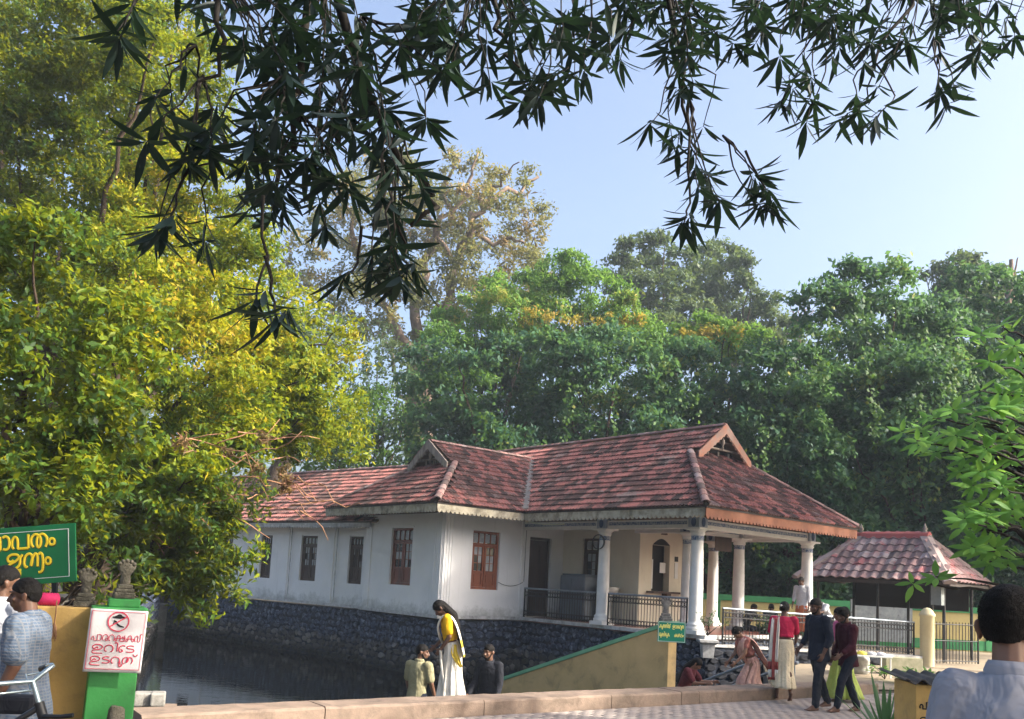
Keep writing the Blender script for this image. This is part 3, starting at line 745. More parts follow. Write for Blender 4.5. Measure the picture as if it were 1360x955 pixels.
# bay roof
GV = VF+2.2; GA = GV-.36; hg = HB-2.2
def zb(u): return ZE+(HB-abs(u-UB))*KS2
roof_face([(VF, UB-HB, ZE), (-OH, UB-HB, ZE), (vv, UB, ZR2), (GA, UB, ZR2), (GA, UB-hg, zb(UB-hg)), (GV, UB-hg, zb(UB-hg))], deck, (1, 0, 0))
roof_face([(VF, UB+HB, ZE), (vv+1, UB+HB, ZE), (vv+1, UB, ZR2), (GA, UB, ZR2), (GA, UB+hg, zb(UB+hg)), (GV, UB+hg, zb(UB+hg))], deck, (1, 0, 0))
roof_face([(VF, UB-HB, ZE), (VF, UB+HB, ZE), (GV, UB+hg, zb(UB+hg)), (GV, UB-hg, zb(UB-hg))], deck, (0, 1, 0))
# wing roof
WE, WR, WRN = 2.80, 5.15, 3.0
roof_face([wing_pt(-.6, -.55, WE), wing_pt(WING_L+.8, -.55, WE), wing_pt(WING_L+.8, WRN, WR), wing_pt(-.6, WRN, WR)], deck, wing_pt(1, 0)-wing_pt(0, 0))
roof_face([wing_pt(-.6, 6.5, WE), wing_pt(WING_L+.8, 6.5, WE), wing_pt(WING_L+.8, WRN, WR), wing_pt(-.6, WRN, WR)], deck, wing_pt(1, 0)-wing_pt(0, 0), tile=False)
roof = deck.build('roof', SOFFIT, house)
place_pieces(tiles, [TM], [TV], 'tile', roof, TILE, BM)
RIDGE = tile_material('ridge_tile', (.24, .14, .125), (.34, .19, .17), (.10, .075, .07), (.36, .29, .27), .7, .8)
def ridge_caps(a, b, r=.11, l=.36, name='ridge_tile', m=RIDGE, parent=roof):
    a = Vector(a); b = Vector(b); d = (b-a); Ls = d.length; d.normalize()
    up = Vector((0, 0, 1)); x = d.cross(up).normalized(); u = x.cross(d)
    mb = MB(); nn = 7; rg = []
    for t, rr in ((0, r*1.06), (l+.05, r*.9)):
        rg.append([(rr*math.cos(math.pi*j/(nn-1)), t, rr*.75*math.sin(math.pi*j/(nn-1))) for j in range(nn)])
    mb.rings(rg, False, True, False)
    end = rg[0]; inner = [(q[0]*.8, q[1], q[2]*.8) for q in end]
    mb.add(list(end)+inner, [(i, i+1, nn+i+1, nn+i) for i in range(nn-1)])
    me = mb.mesh(name, m)
    rot = Matrix((x, d, u)).transposed().to_4x4(); k = max(1, int(Ls/l))
    for i in range(k):
        o = link(name, me, parent); o.matrix_local = Matrix.Translation(a+d*(Ls*i/k)+Vector((0, 0, .03))) @ rot @ Matrix.Rotation(random.uniform(-.03, .03), 4, 'Y')
ridge_caps((2.65, UA, ZR+.01), (2.65, 13, ZR+.01)); ridge_caps((-OH, -OH, ZE+.05), (UG-.1, UG-.1, ZE+(UG+OH-.1)*KS+.03)); ridge_caps((VB, -OH, ZE+.05), (2*2.65-UG+.1, UG-.1, ZE+(UG+OH-.1)*KS+.03))
ridge_caps((GA, UB, ZR2+.01), (vv+.3, UB, ZR2+.01)); ridge_caps((VF, UB-HB, ZE+.05), (GV-.1, UB-hg-.08, zb(UB-hg)-.04)); ridge_caps((VF, UB+HB, ZE+.05), (GV-.1, UB+hg+.08, zb(UB+hg)-.04))
ridge_caps(wing_pt(-.4, WRN, WR+.01), wing_pt(WING_L+.8, WRN, WR+.01))
mb = MB(); a = Vector((-OH-.05, LA-OH, ZE+.03)); b = Vector((vv, UB, ZR2+.02))                # lead-grey valley gutter
sd_ = Vector((.10, -.10, .03)); mb.prism([a-sd_+Vector((0, 0, .06)), a+sd_+Vector((0, 0, .06)), b+sd_+Vector((0, 0, .06)), b-sd_+Vector((0, 0, .06))], None, (0, 0, .03)); mb.build('valley_gutter', mat('valley_cement', (.20, .19, .185), (.12, .115, .11), 5, .9), roof)
# fascia with scalloped lower edge, one board per eave
def fascia(a, b, m, h=.17, th=.03, pitch=.15, name='fascia', drop=0, gut=True):
    a = Vector(a); b = Vector(b); d = (b-a); Ls = d.length; d.normalize(); n = Vector((d.y, -d.x, 0))
    k = max(4, int(Ls/pitch)); top = Vector((0, 0, -.035-drop))
    mb = MB(); low = []; 
    for i in range(k):
        for t, z in ((0, 0), (.2, -.055), (.5, -.08), (.8, -.055)): low.append((Ls*(i+t)/k, -h+z))
    low.append((Ls, -h))
    vs = []; fs = []
    for x, z in low:
        for y in (0, th): vs += [a+top+d*x+n*y, a+top+d*x+n*y+Vector((0, 0, z))]
    for i in range(len(low)-1):
        q = 4*i; w = q+4
        fs += [(q, q+1, w+1, w), (q+2, w+2, w+3, q+3), (q+1, q+3, w+3, w+1), (q, w, w+2, q+2)]
    mb.add(vs, fs); fo = mb.build(name, m, house)
    if gut:
        g = MB(); g.prism([a+d*-.02-n*.02+Vector((0, 0, -.034)), b+d*.02-n*.02+Vector((0, 0, -.034)), b+d*.02+n*.05+Vector((0, 0, -.034)), a+d*-.02+n*.05+Vector((0, 0, -.034))], None, (0, 0, .05)); g.build('eave_batten', GUTTER, house)
fascia((-OH+.03, LA-OH, ZE), (-OH+.03, -OH+.03, ZE), FASCIA); fascia((-OH+.03, -OH+.03, ZE), (VB-.03, -OH+.03, ZE), ORANGE, h=.20)
fascia((VF+.03, UB-HB+.03, ZE), (-OH, UB-HB+.03, ZE), FASCIA); fascia((VF+.03, UB+HB-.03, ZE), (VF+.03, UB-HB+.03, ZE), FASCIA)
fascia(wing_pt(WING_L+.8, -.52, WE), wing_pt(-.3, -.52, WE), LEDGE, h=.10)
# gablets: dark recess, weathered barge boards with scalloped edge, carved pendant, cross bars
def gablet(ax, apex, bl_, br_, back, m):
    """apex, bl_, br_: barge line end points; back: vector into the roof"""
    apex, bl_, br_ = Vector(apex), Vector(bl_), Vector(br_); back = Vector(back)
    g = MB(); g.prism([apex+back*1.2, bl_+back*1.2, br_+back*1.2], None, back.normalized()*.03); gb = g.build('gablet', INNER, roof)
    for e in (bl_, br_):
        mb = MB(); d = (e-apex); w = Vector((0, 0, -.26)); f = -back.normalized()*.05
        mb.prism([apex+Vector((0, 0, .05)), e+Vector((0, 0, .05)), e+w*.75, apex+w], None, f); mb.build('barge_board', m, gb)
        k = 9; mb = MB()
        for i in range(k):
            p = apex+d*((i+.5)/k)+w*(1-.25*(i+.5)/k)
            mb.prism([p-d*(.45/k), p+d*(.45/k), p+Vector((0, 0, -.05))], None, f*.6)
        mb.build('barge_fringe', m, gb)
    mid = (bl_+br_)/2; c = apex+back*.25
    pd = MB(); pd.lathe([(.005, -.62), (.035, -.56), (.02, -.50), (.055, -.44), (.065, -.34), (.03, -.28), (.05, -.2), (.05, 0)], c+Vector((0, 0, -.12)), 10); pd.build('pendant', GABLEW, gb)
    for z in (.28, .5):
        q = MB(); t = 1-(z*(apex.z-bl_.z)/(apex.z-bl_.z)) if False else .0
        h = (apex.z-bl_.z); f_ = 1-z
        A = apex.lerp(bl_, f_)+back*.5; B = apex.lerp(br_, f_)+back*.5
        q.tube([A, B], .035, 6); q.build('cross_bar', GABLEW, gb)
    for f_ in (.3, .5, .7):
        q = MB(); p = bl_.lerp(br_, f_)+back*.7; q.tube([p+Vector((0, 0, -.1)), p+Vector((0, 0, .22))], .03, 6); q.build('baluster', GABLEW, gb)
gw = 2.65-UG+.12
BARGE_O = mat('orange_barge_board', (.42, .17, .10), (.30, .20, .16), 4, .75, dirt=(.22, .19, .17), dirt_lo=.5, dirt_hi=.7)
gablet('u', (2.65, UA-.02, ZR+.05), (2.65-gw, UA-.02, ZR-gw*KS), (2.65+gw, UA-.02, ZR-gw*KS), (0, .34, 0), BARGE_O)
hg2 = hg+.10
gablet('v', (GA-.02, UB, ZR2+.05), (GA-.02, UB+hg2, ZR2-hg2*KS2), (GA-.02, UB-hg2, ZR2-hg2*KS2), (.34, 0, 0), GABLEW)

# ------------------------------------------------------------------ railings
def railing(label, p0, p1, h=.9, z0=0, end_posts=True, step=.105, base_m=None):
    p0 = Vector(p0); p1 = Vector(p1); d = p1-p0; Ls = Vector((d.x, d.y, 0)).length; hd = Vector((d.x, d.y, 0))/Ls; sl = d.z/Ls
    r = thing('railing', label, 'railing', p0)
    P = lambda s, z: hd*s+Vector((0, 0, sl*s+z))
    MB().tube([P(0, h), P(Ls, h)], .028, 8).build('top_rail', STEEL, r)
    for z in (.07, .20, h-.09, h-.23): MB().tube([P(0, z), P(Ls, z)], .011, 5).build('cross_rail', BLACKIRON, r)
    bm_ = MB(); bm_.tube([(0, 0, .03), (0, 0, h-.02)], .0095, 5); bme = bm_.mesh('baluster', BLACKIRON)
    rm = MB(); rm.tube([(math.cos(2*math.pi*i/10)*.045, 0, math.sin(2*math.pi*i/10)*.055) for i in range(11)], .009, 4, False); rme = rm.mesh('iron_ring', BLACKIRON)
    k = int(Ls/step); az = math.atan2(hd.y, hd.x)
    for i in range(k+1):
        s = Ls*i/k; o = link('baluster', bme, r); o.location = P(s, 0)
        if i < k:
            for z in (.135, h-.16):
                o = link('iron_ring', rme, r); o.location = P(s+Ls/k/2, z); o.rotation_euler = (0, 0, az)
    if end_posts:
        for s in (.02, Ls-.02):
            MB().tube([P(s, 0), P(s, h+.02)], .026, 8).build('post', BLACKIRON, r)
    return r
railing('black iron railing on the porch between the bay and the first white column', bl(-.02, LA-.06), bl(-.02, 3.54))
railing('black iron railing on the porch in front of the ticket counter', bl(-.02, 3.06), bl(-.02, .22))
# ------------------------------------------------------------------ terrace right of the porch
ter = thing('terrace_wall', 'rough grey stone retaining wall below the long railing right of the porch', 'wall')
TA = bl(-.05, -.42, -.25); TA.z = .38; TB = Vector((11.75, 24.95, .22))
mb = MB(); mb.prism([TA+Vector((0, 0, -1.9)), TB+Vector((0, 0, -.4)), TB, TA], None, (.03, .45, 0)); mb.build('wall', MORTAR, ter)
mb = MB(); mb.prism([TA+Vector((-.02, -.05, 0)), TB+Vector((0, -.05, 0)), TB+Vector((0, -.05, .06)), TA+Vector((-.02, -.05, .06))], None, (.03, .5, 0)); mb.build('coping', LEDGE, ter)
tst = []
dT = Vector((TB.x-TA.x, TB.y-TA.y, 0)); LT = dT.length; dT.normalize(); nT = Vector((dT.y, -dT.x, 0))
rotT = Matrix((dT, -nT, Vector((0, 0, 1)))).transposed().to_4x4()
z = -.32
for row in range(9):
    s = random.uniform(-.05, .1)
    while s < LT-.15:
        w = random.uniform(.22, .5); zt = TA.z+(TB.z-TA.z)*s/LT-.16-.19*row
        if zt > (-1.4 if s < 2.4 else -.12):
            tst.append((Matrix.Translation(TA*1.0+dT*(s+w/2)+Vector((0, 0, zt-TA.z+.0))) @ rotT @ Matrix.Diagonal((w, random.uniform(.05, .1), .19, 1)), random.randrange(10)))
        s += w+.012
TSTONE = mat('terrace_stone', (.038, .040, .047), (.016, .017, .022), 5, .95, .1, bs=.6)
place_pieces(tst, [v.mesh('stone', TSTONE) for v in VAR], VAR, 'stone', ter, TSTONE, Matrix(), 120)
mb = MB(); mb.add([(5.6, 17.3, 0.002), (14, 20, .002), (24, 34.5, .002), (9, 36, .002), (7.4, 27.0, .002), (7.3, 24.75, .002)], [(0, 1, 2, 3, 4, 5)]); o = mb.build('courtyard', mat('courtyard_sand', (.34, .28, .20), (.26, .21, .15), 1.6, .95, bs=.4), None); o['kind'] = 'structure'
mb = MB(); mb.prism([TA+Vector((0, .4, -.02)), TB+Vector((0, .4, -.02)), Vector((13.2, 27.6, .1)), Vector((9.2, 27.8, .36))], None, (0, 0, -.4)); o = mb.build('terrace', mat('terrace_floor', (.30, .25, .2), (.22, .18, .14), 2, .9)); o['kind'] = 'structure'
railing('long black iron railing with pale top rail between the porch and cream post', TA+Vector((.45, .2, .06)), TB+Vector((-.12, .2, .06)), h=.92)
# retaining wall of the left bank
bk = thing('bank_wall', 'dark rubble retaining wall of the left pond bank below the bushes', 'wall')
ba, bb2 = pond[-1], pond[0]; dB = Vector((bb2.x-ba.x, bb2.y-ba.y, 0)); LB = dB.length; dB.normalize(); nB = Vector((-dB.y, dB.x, 0))
mb = MB(); mb.prism([Vector((ba.x, ba.y, -2.4)), Vector((bb2.x, bb2.y, -2.4)), Vector((bb2.x, bb2.y, .55)), Vector((ba.x, ba.y, .55))], None, -nB*.4); mb.build('wall', RUBBLE, bk)
rotB = Matrix((dB, -nB, Vector((0, 0, 1)))).transposed().to_4x4(); its = []
z = -1.35
while z < .4:
    s = 0
    while s < LB:
        w = random.uniform(.22, .45); its.append((Matrix.Translation(Vector((ba.x, ba.y, z+.1))+dB*(s+w/2)) @ rotB @ Matrix.Diagonal((w, random.uniform(.06, .12), .21, 1)), random.randrange(10))); s += w+.015
    z += .22
its.sort(key=lambda it: -it[0].translation.y)
place_pieces(its, VARM, VAR, 'stone', bk, RUBBLE, Matrix.Translation((0, -90, 0)) @ Matrix.Diagonal((-1, -1, 1, 1)), 60)
# pale pedestal bracket under the porch corner
mb = MB(); q = bl(-.12, -.52, -.1); mb.rings([[q+Vector((sx*a, sy*a, z)) for sx, sy in ((-1, -1), (1, -1), (1, 1), (-1, 1))] for a, z in ((.24, 0), (.24, -.06), (.16, -.12), (.13, -.45))], True, False); tag(mb.build('pedestal', LEDGE), 'tapered pale plaster pedestal under the corner column of the porch', 'pedestal')
# cream gate post
gp = thing('gate_post', 'cream round topped gate post at the end of the long railing', 'post', Vector((11.92, 25.0, 0)))
mb = MB(); mb.lathe([(.19, 0), (.19, 1.38), (.215, 1.40), (.215, 1.46), (.19, 1.48), (.15, 1.56), (.08, 1.62), (.01, 1.64)], (0, 0, 0), 20); mb.build('shaft', mat('cream_post', (.60, .53, .33), (.53, .46, .28), 3, .7, dirt=(.3, .26, .16), dirt_lo=.65, dirt_hi=.85), gp)
# iron gate beyond the post
ig = thing('iron_gate', 'plain black iron bar gate right of the cream post', 'gate', Vector((12.2, 25.6, 0)))
gd = Vector((.92, .39, 0)).normalized()
for i in range(17): MB().tube([gd*(.13*i)+Vector((0, 0, .05)), gd*(.13*i)+Vector((0, 0, 1.25))], .012 if i % 16 else .028, 5).build('bar', BLACKIRON, ig)
for z in (.12, .7, 1.18): MB().tube([Vector((0, 0, z)), gd*2.08+Vector((0, 0, z))], .016, 5).build('cross_rail', BLACKIRON, ig)

# ------------------------------------------------------------------ boundary wall behind the courtyard
bwall = thing('boundary_wall', 'pale yellow boundary wall with green bands behind the courtyard', 'wall', (12, 34, 0))
mb = MB(); mb.bbox(-9, 26, -.1, .1, -.3, 1.45); mb.build('wall', PALEYEL, bwall)
mb = MB(); mb.bbox(-9, 26, -.16, .16, 1.451, 1.68); mb.build('coping', BANDGREEN, bwall)
mb = MB(); mb.bbox(-9, 26, -.125, -.101, .05, .42); mb.build('green_band', BANDGREEN, bwall)
for x in (-4.2, .9, 3.0, 6.4, 9.8, 13.2):
    mb = MB(); mb.bbox(x, x+.42, -.15, -.126, .05, 1.45); mb.build('green_pier', BANDGREEN, bwall)
nb = thing('notice_board', 'peeling grey notice board standing in front of the yellow boundary wall', 'board', at(1170, 872, 33))
mb = MB(); mb.bbox(-1.15, 1.15, -.04, .04, .55, 2.05); mb.build('panel', mat('peeling_sheet', (.34, .38, .40), (.22, .25, .27), 5, .6, dirt=(.1, .1, .1), dirt_lo=.58, dirt_hi=.66, dscale=4), nb)
for x in (-1.1, 1.1): MB().tube([(x, 0, -.3), (x, 0, 2.1)], .04, 6).build('leg', BLACKIRON, nb)

# ------------------------------------------------------------------ tiled pavilion
def pavilion():
    c = Vector((12.72, 29.11, 0)); a = -.80
    t = thing('tiled_pavilion', 'small open pavilion with pinkish tiled hipped roof on thin dark posts', 'pavilion', c, a)
    Mw = Matrix.Translation(c) @ Matrix.Rotation(a, 4, 'Z')
    ex, ey, ze, zr, rx = 2.42, 1.80, 2.43, 3.89, 1.05
    dk = MB(); its = []
    A = [(-ex, -ey, ze), (ex, -ey, ze), (ex, ey, ze), (-ex, ey, ze)]; r0, r1 = (-rx, 0, zr), (rx, 0, zr)
    kw = dict(tw=.335, tl=.36, out=its)
    roof_face([A[0], A[1], r1, r0], dk, (1, 0, 0), **kw); roof_face([A[1], A[2], r1], dk, (0, 1, 0), **kw)
    roof_face([A[3], A[0], r0], dk, (0, 1, 0), **kw); roof_face([A[2], A[3], r0, r1], dk, (1, 0, 0), tile=False)
    rf = dk.build('roof', INNER, t)
    tv = MB(); xs = [0, .06, .12, .17, .22, .28, .345]; zs = [.0, .004, .03, .055, .055, .03, 0]
    l = .44; f = [(x-.17, 0, z_+.045) for x, z_ in zip(xs, zs)]; bk = [(x-.17, l, z_+.004) for x, z_ in zip(xs, zs)]; fb = [(x-.17, .004, z_+.015) for x, z_ in zip(xs, zs)]; n = 7
    tv.add(f+bk, [(i, i+1, n+i+1, n+i) for i in range(n-1)]); tv.add(f+fb, [(i, n+i, n+i+1, i+1) for i in range(n-1)])
    place_pieces(its, [tv.mesh('tile', TILE2)], [tv], 'tile', rf, TILE2, Mw)
    cem = mat('pavilion_ridge', (.34, .27, .25), (.24, .19, .18), 4, .85, bs=.3); red = mat('pavilion_ridge_red', (.40, .10, .09), (.32, .085, .08), 4, .8)
    def strip(a_, b_, w, m_):
        a_ = Vector(a_); b_ = Vector(b_); d = (b_-a_).normalized(); x = d.cross(Vector((0, 0, 1))).normalized(); u = x.cross(d)
        mb = MB(); rg = []
        for p in (a_-d*.1, b_+d*.02): rg.append([p-x*w-u*.03, p-x*w+u*.06, p+u*.13, p+x*w+u*.06, p+x*w-u*.03])
        mb.rings(rg, True, False); mb.build('hip_cap', m_, rf)
    for q, r_ in ((A[0], r0), (A[1], r1), (A[2], r1), (A[3], r0)): strip(q, r_, .19, cem)
    mb = MB(); mb.rings([[(x, -.2, zr-.06), (x, -.17, zr+.1), (x, 0, zr+.17), (x, .17, zr+.1), (x, .2, zr-.06)] for x in (-rx-.15, rx+.15)], True, False); mb.build('ridge_cap', red, rf)
    for x in (-rx, rx):
        mb = MB(); mb.lathe([(.09, .08), (.10, .15), (.05, .20), (.08, .26), (.05, .32), (.015, .42), (.005, .45)], (x, 0, zr), 12); mb.build('finial', GABLEW, rf)
    fb = MB(); 
    for (x0, y0), (x1, y1) in (((-ex, -ey), (ex, -ey)), ((ex, -ey), (ex, ey)), ((-ex, -ey), (-ex, ey))):
        d = Vector((x1-x0, y1-y0, 0)); L_ = d.length; d.normalize(); n_ = Vector((d.y, -d.x, 0))
        p = Vector((x0, y0, ze-.13)); fb.prism([p, p+d*L_, p+d*L_-n_*.03, p-n_*.03], None, (0, 0, .10))
    fb.build('fascia', GUTTER, t)
    for x, y, r_ in ((-1.9, -1.35, .05), (.1, -1.35, .045), (1.75, -1.35, .06), (2.0, -1.05, .05), (2.0, 1.35, .05), (-1.9, 1.35, .05), (0, 1.35, .05)):
        MB().tube([(x, y, 0), (x, y, ze+.25)], r_, 8).build('post', BLACKIRON, t)
    mb = MB(); mb.box((1.95, -1.42, ze-.40), (.30, .26, .62)); mb.build('meter_box', mat('grey_box', (.22, .25, .25), (.16, .18, .18), 4, .6), t)
    for y in (-1.35, 1.35): 
        mb = MB(); mb.bbox(-2.0, 2.0, y-.05, y+.05, ze+.10, ze+.22); mb.build('beam', GUTTER, t)
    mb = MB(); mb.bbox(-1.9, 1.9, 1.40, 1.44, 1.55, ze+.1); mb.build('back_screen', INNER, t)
pavilion()

# ------------------------------------------------------------------ things in the courtyard and on the porch
tb = thing('side_table', 'small white metal table with offerings beside the long railing', 'table', Vector((8.75, 20.9, 0)))
mb = MB(); mb.bbox(-.75, .28, -.3, .3, .46, .49); mb.build('top', PLWHITE, tb)
for x, y in ((-.7, -.26), (.24, -.26), (-.7, .26), (.24, .26)): MB().tube([(x, y, 0), (x, y, .46)], .018, 6).build('leg', PLWHITE, tb)
for i, (dx, c_, nm, lb) in enumerate(((-.35, (.72, .6, .08), 'yellow', 'small yellow flower packet lying on the white side table'), (-.12, (.55, .55, .6), 'pale', 'crumpled pale packet lying on the white side table'), (.1, (.6, .58, .62), 'white', 'folded whitish cloth at the end of the white side table'))):
    mb = MB(); mb.lathe([(.10, 0), (.13, .02), (.12, .05), (.05, .08), (.01, .085)], (8.75+dx, 20.85, .492), 9)
    tag(mb.build('offering_packet', mat('packet_'+nm, c_, tuple(x*.7 for x in c_), 25, .6, bs=.6)), lb, 'packet')
mb = MB(); mb.lathe([(.24, 0), (.29, .05), (.30, .12), (.29, .28), (.30, .30), (.28, .42), (.2, .44)], (8.55, 21.5, 0), 18)
tag(mb.build('drum', mat('grey_drum', (.42, .42, .40), (.30, .30, .29), 6, .6, dirt=(.15, .15, .14), dirt_lo=.55, dirt_hi=.7)), 'grey plastic drum under the white side table', 'drum')
mb = MB(); mb.bbox(9.3, 10.2, 21.6, 21.9, -.02, .42); tag(mb.build('low_block_wall', mat('mossy_block', (.40, .37, .27), (.25, .26, .16), 5, .9, bs=.4), None, .01), 'low mossy block wall right of the side table', 'wall')
# steel tank on the porch
tk = thing('steel_cabinet', 'grey blue steel water cabinet behind the porch railing beside the door', 'cabinet', bl(.62, 5.2), BR)
mb = MB(); mb.bbox(0, .62, -.55, .55, .05, 1.38); mb.build('body', TANK, tk, .03)
mb = MB(); mb.bbox(.04, .58, -.5, .5, 1.381, 1.43); mb.build('lid', TANK, tk, .01)
for y in (-.27, .27): mb = MB(); mb.bbox(-.012, -.001, y-.24, y+.24, .15, 1.28); mb.build('door', TANK, tk, .004)
for x, y in ((.06, -.48), (.56, -.48), (.06, .48), (.56, .48)): MB().tube([(x, y, 0), (x, y, .05)], .03, 6).build('leg', BLACKIRON, tk)
# white basin stand beside it
bs_ = thing('wash_basin', 'white wash basin on a tapered pedestal behind the first porch column', 'basin', bl(1.25, 4.25), BR)
mb = MB(); mb.lathe([(.12, 0), (.10, .5), (.13, .85)], (0, 0, 0), 12); mb.build('pedestal', PLWHITE, bs_)
mb = MB(); mb.lathe([(.12, .85), (.28, .92), (.34, 1.05), (.34, 1.08), (.30, 1.07), (.12, .95), (.01, .94)], (0, 0, 0), 16); mb.build('bowl', PLWHITE, bs_)
# cable coil and loose wires
cp_ = bl(-.21, 3.36, 2.36); mb = MB()
for k in range(4): mb.tube([cp_+Vector((math.cos(2*math.pi*i/16)*(.18+.01*k)*.8, -math.cos(2*math.pi*i/16)*(.18+.01*k)*.6-.02*k, math.sin(2*math.pi*i/16)*.21)) for i in range(17)], .013, 5, False)
tag(mb.build('cable_coil', BLACKIRON), 'coil of black cable hanging high on the first porch column', 'cable')
def wire(label, pts, r=.008, sag=.2, m=BLACKIRON, name='wire'):
    out = []
    for a, b in zip(pts[:-1], pts[1:]):
        for i in range(8):
            t = i/8; p = Vector(a).lerp(Vector(b), t); p.z -= sag*4*t*(1-t); out.append(p)
    out.append(Vector(pts[-1])); tag(MB().tube(out, r, 5).build(name, m), label, 'wire')
wire('thin cable sagging from the bay window to the porch railing', [bl(-1.1, LA-.02, 1.05), bl(-.1, LA-.04, 1.08)], .008, .12)
wire('thin cable running down the inner corner of the bay', [bl(-.05, LA-.04, 2.9), bl(-.06, LA-.04, 1.1)], .008, .0)
wire('pale bent conduit under the porch eave', [bl(-1.0, LA-1.0, 3.0), bl(-.9, 5.2, 2.86), bl(-.7, 4.3, 2.85)], .022, .02, mat('conduit', (.5, .52, .42), rough=.6))

# ------------------------------------------------------------------ small green sign and stone figure on the parapet
GLYPH = {  # pen strokes on a unit x-height, and advance width
 'pa': ([[(.06, .06), (0, .3), (.1, .58), (.28, .62), (.42, .45), (.42, .15), (.36, .02)], [(.36, .0), (.95, .0)], [(.95, 0), (.95, 1)]], 1.1),
 'aa': ([[(.02, .92), (.25, 1), (.47, .82), (.52, .45), (.45, .12), (.25, 0), (.05, .06)]], .7),
 'da': ([[(.2, .02), (.03, .25), (.05, .7), (.35, 1), (.7, .92), (.88, .55), (.8, .12), (.6, 0), (.48, .18), (.6, .42), (.84, .4)]], 1.05),
 'ra': ([[(.26, .1), (.14, 0), (.02, .3), (.08, .75), (.4, 1), (.76, .85), (.9, .45), (.78, 0)]], 1.05),
 'ka': ([[(.0, .42), (.6, .45), (1.25, .42)], [(.3, .44), (.34, .8), (.58, 1), (.82, .8), (.84, .44)], [(.3, .44), (.28, .1), (.1, 0), (-.04, .16), (0, .42)], [(.84, .44), (.98, .1), (1.15, .02), (1.28, .16), (1.25, .42)]], 1.42),
 'ksha': ([[(.0, .42), (.6, .45), (1.0, .42)], [(.3, .44), (.34, .8), (.56, 1), (.78, .8), (.8, .44), (.8, 0)], [(.3, .44), (.28, .1), (.1, 0), (-.04, .16), (0, .42)], [(.8, 0), (1.55, 0)], [(1.55, 0), (1.55, 1)], [(1.0, .42), (1.2, .75), (1.35, .45), (1.75, .6)]], 1.85),
 'sha': ([[(.06, .06), (0, .3), (.1, .58), (.28, .62), (.42, .45), (.42, .0)], [(.42, .0), (1.0, .0)], [(1.0, 0), (1.0, 1)], [(.42, .4), (.7, .75), (.82, .42), (1.25, .6)]], 1.35),
 'll': ([[(.14, .02), (0, .3), (.06, .8), (.32, 1), (.52, .75), (.48, .2), (.62, 0), (.86, .15), (.92, .6), (.9, 1.1), (1.02, 1.3), (1.18, 1.2)]], 1.25),
 'i': ([[(.62, .42), (.5, .66), (.36, .48), (.2, .36), (.06, .55), (.12, .85), (.42, 1.02), (.82, .96), (1.02, .7), (.9, .34), (.5, .2), (.14, .1), (.04, -.12), (.2, -.32), (.6, -.34), (1.08, -.34)]], 1.25),
 'va': ([[(.24, .1), (.12, 0), (.0, .3), (.1, .8), (.42, 1), (.76, .82), (.86, .4), (.76, .02), (.6, 0)]], .98),
 'is': ([[(.3, 0), (.3, .9), (.28, 1.3), (.1, 1.42), (-.02, 1.25)]], .48),
 'e': ([[(.16, .36), (.34, .3), (.36, .08), (.2, -.02), (.04, .12), (.0, .5), (.16, .88), (.42, 1), (.6, .9)]], .72),
 'ta': ([[(.78, .94), (.42, 1), (.1, .84), (.16, .6), (.5, .52), (.78, .4), (.8, .12), (.5, 0), (.04, .02)]], .98),
 'u': ([[(-.12, .3), (-.06, -.02), (-.2, -.26), (-.04, -.48), (.16, -.32), (.06, -.1)]], .18),
 'tha': ([[(.24, .1), (.12, 0), (.0, .3), (.1, .8), (.4, 1), (.6, .8), (.56, .35), (.42, .2), (.46, .6), (.72, 1), (.98, .85), (1.06, .4), (.94, 0)]], 1.2),
 'vir': ([[(-.12, 1.5), (-.06, 1.28), (.1, 1.2), (.26, 1.3), (.3, 1.5)]], .2),
 'cha': ([[(0, 0), (.95, 0)], [(.95, 0), (.95, 1)], [(.25, .02), (.14, .3), (.3, .58), (.55, .52), (.66, .25), (.6, .02)]], 1.12),
 'la': ([[(.16, .0), (.02, .22), (.03, .62), (.2, .9), (.4, .8), (.46, .4), (.44, .0)], [(.44, 0), (1.25, 0)], [(1.25, 0), (1.25, 1.05)]], 1.45),
 'ya': ([[(.2, .04), (.02, .3), (.06, .78), (.36, 1), (.68, .8), (.74, .3), (.58, .0), (.44, .2), (.5, .75), (.84, 1), (1.16, .78), (1.22, .35), (1.08, .02)]], 1.36),
 'm': ([[(.22+.2*math.cos(t*.5236), .36+.24*math.sin(t*.5236)) for t in range(13)]], .55),
 'ja': ([[(.52, .6), (.36, .48), (.14, .52), (.08, .8), (.36, 1), (.78, .98), (.92, .76), (.66, .5), (.3, .32), (.1, .12), (.3, -.04), (.74, 0), (.98, .3), (1.02, .7), (1.2, .98)]], 1.3),
 'na': ([[(.24, .1), (.12, 0), (.0, .3), (.1, .8), (.4, 1), (.62, .8), (.6, .3), (.5, .1), (.62, .6), (.86, .98), (1.02, .7), (1.0, 0)]], 1.1),
 'yasign': ([[(0, .9), (.16, 1.0), (.3, .75), (.32, 0), (.22, -.38), (-.02, -.46)]], .48),
}
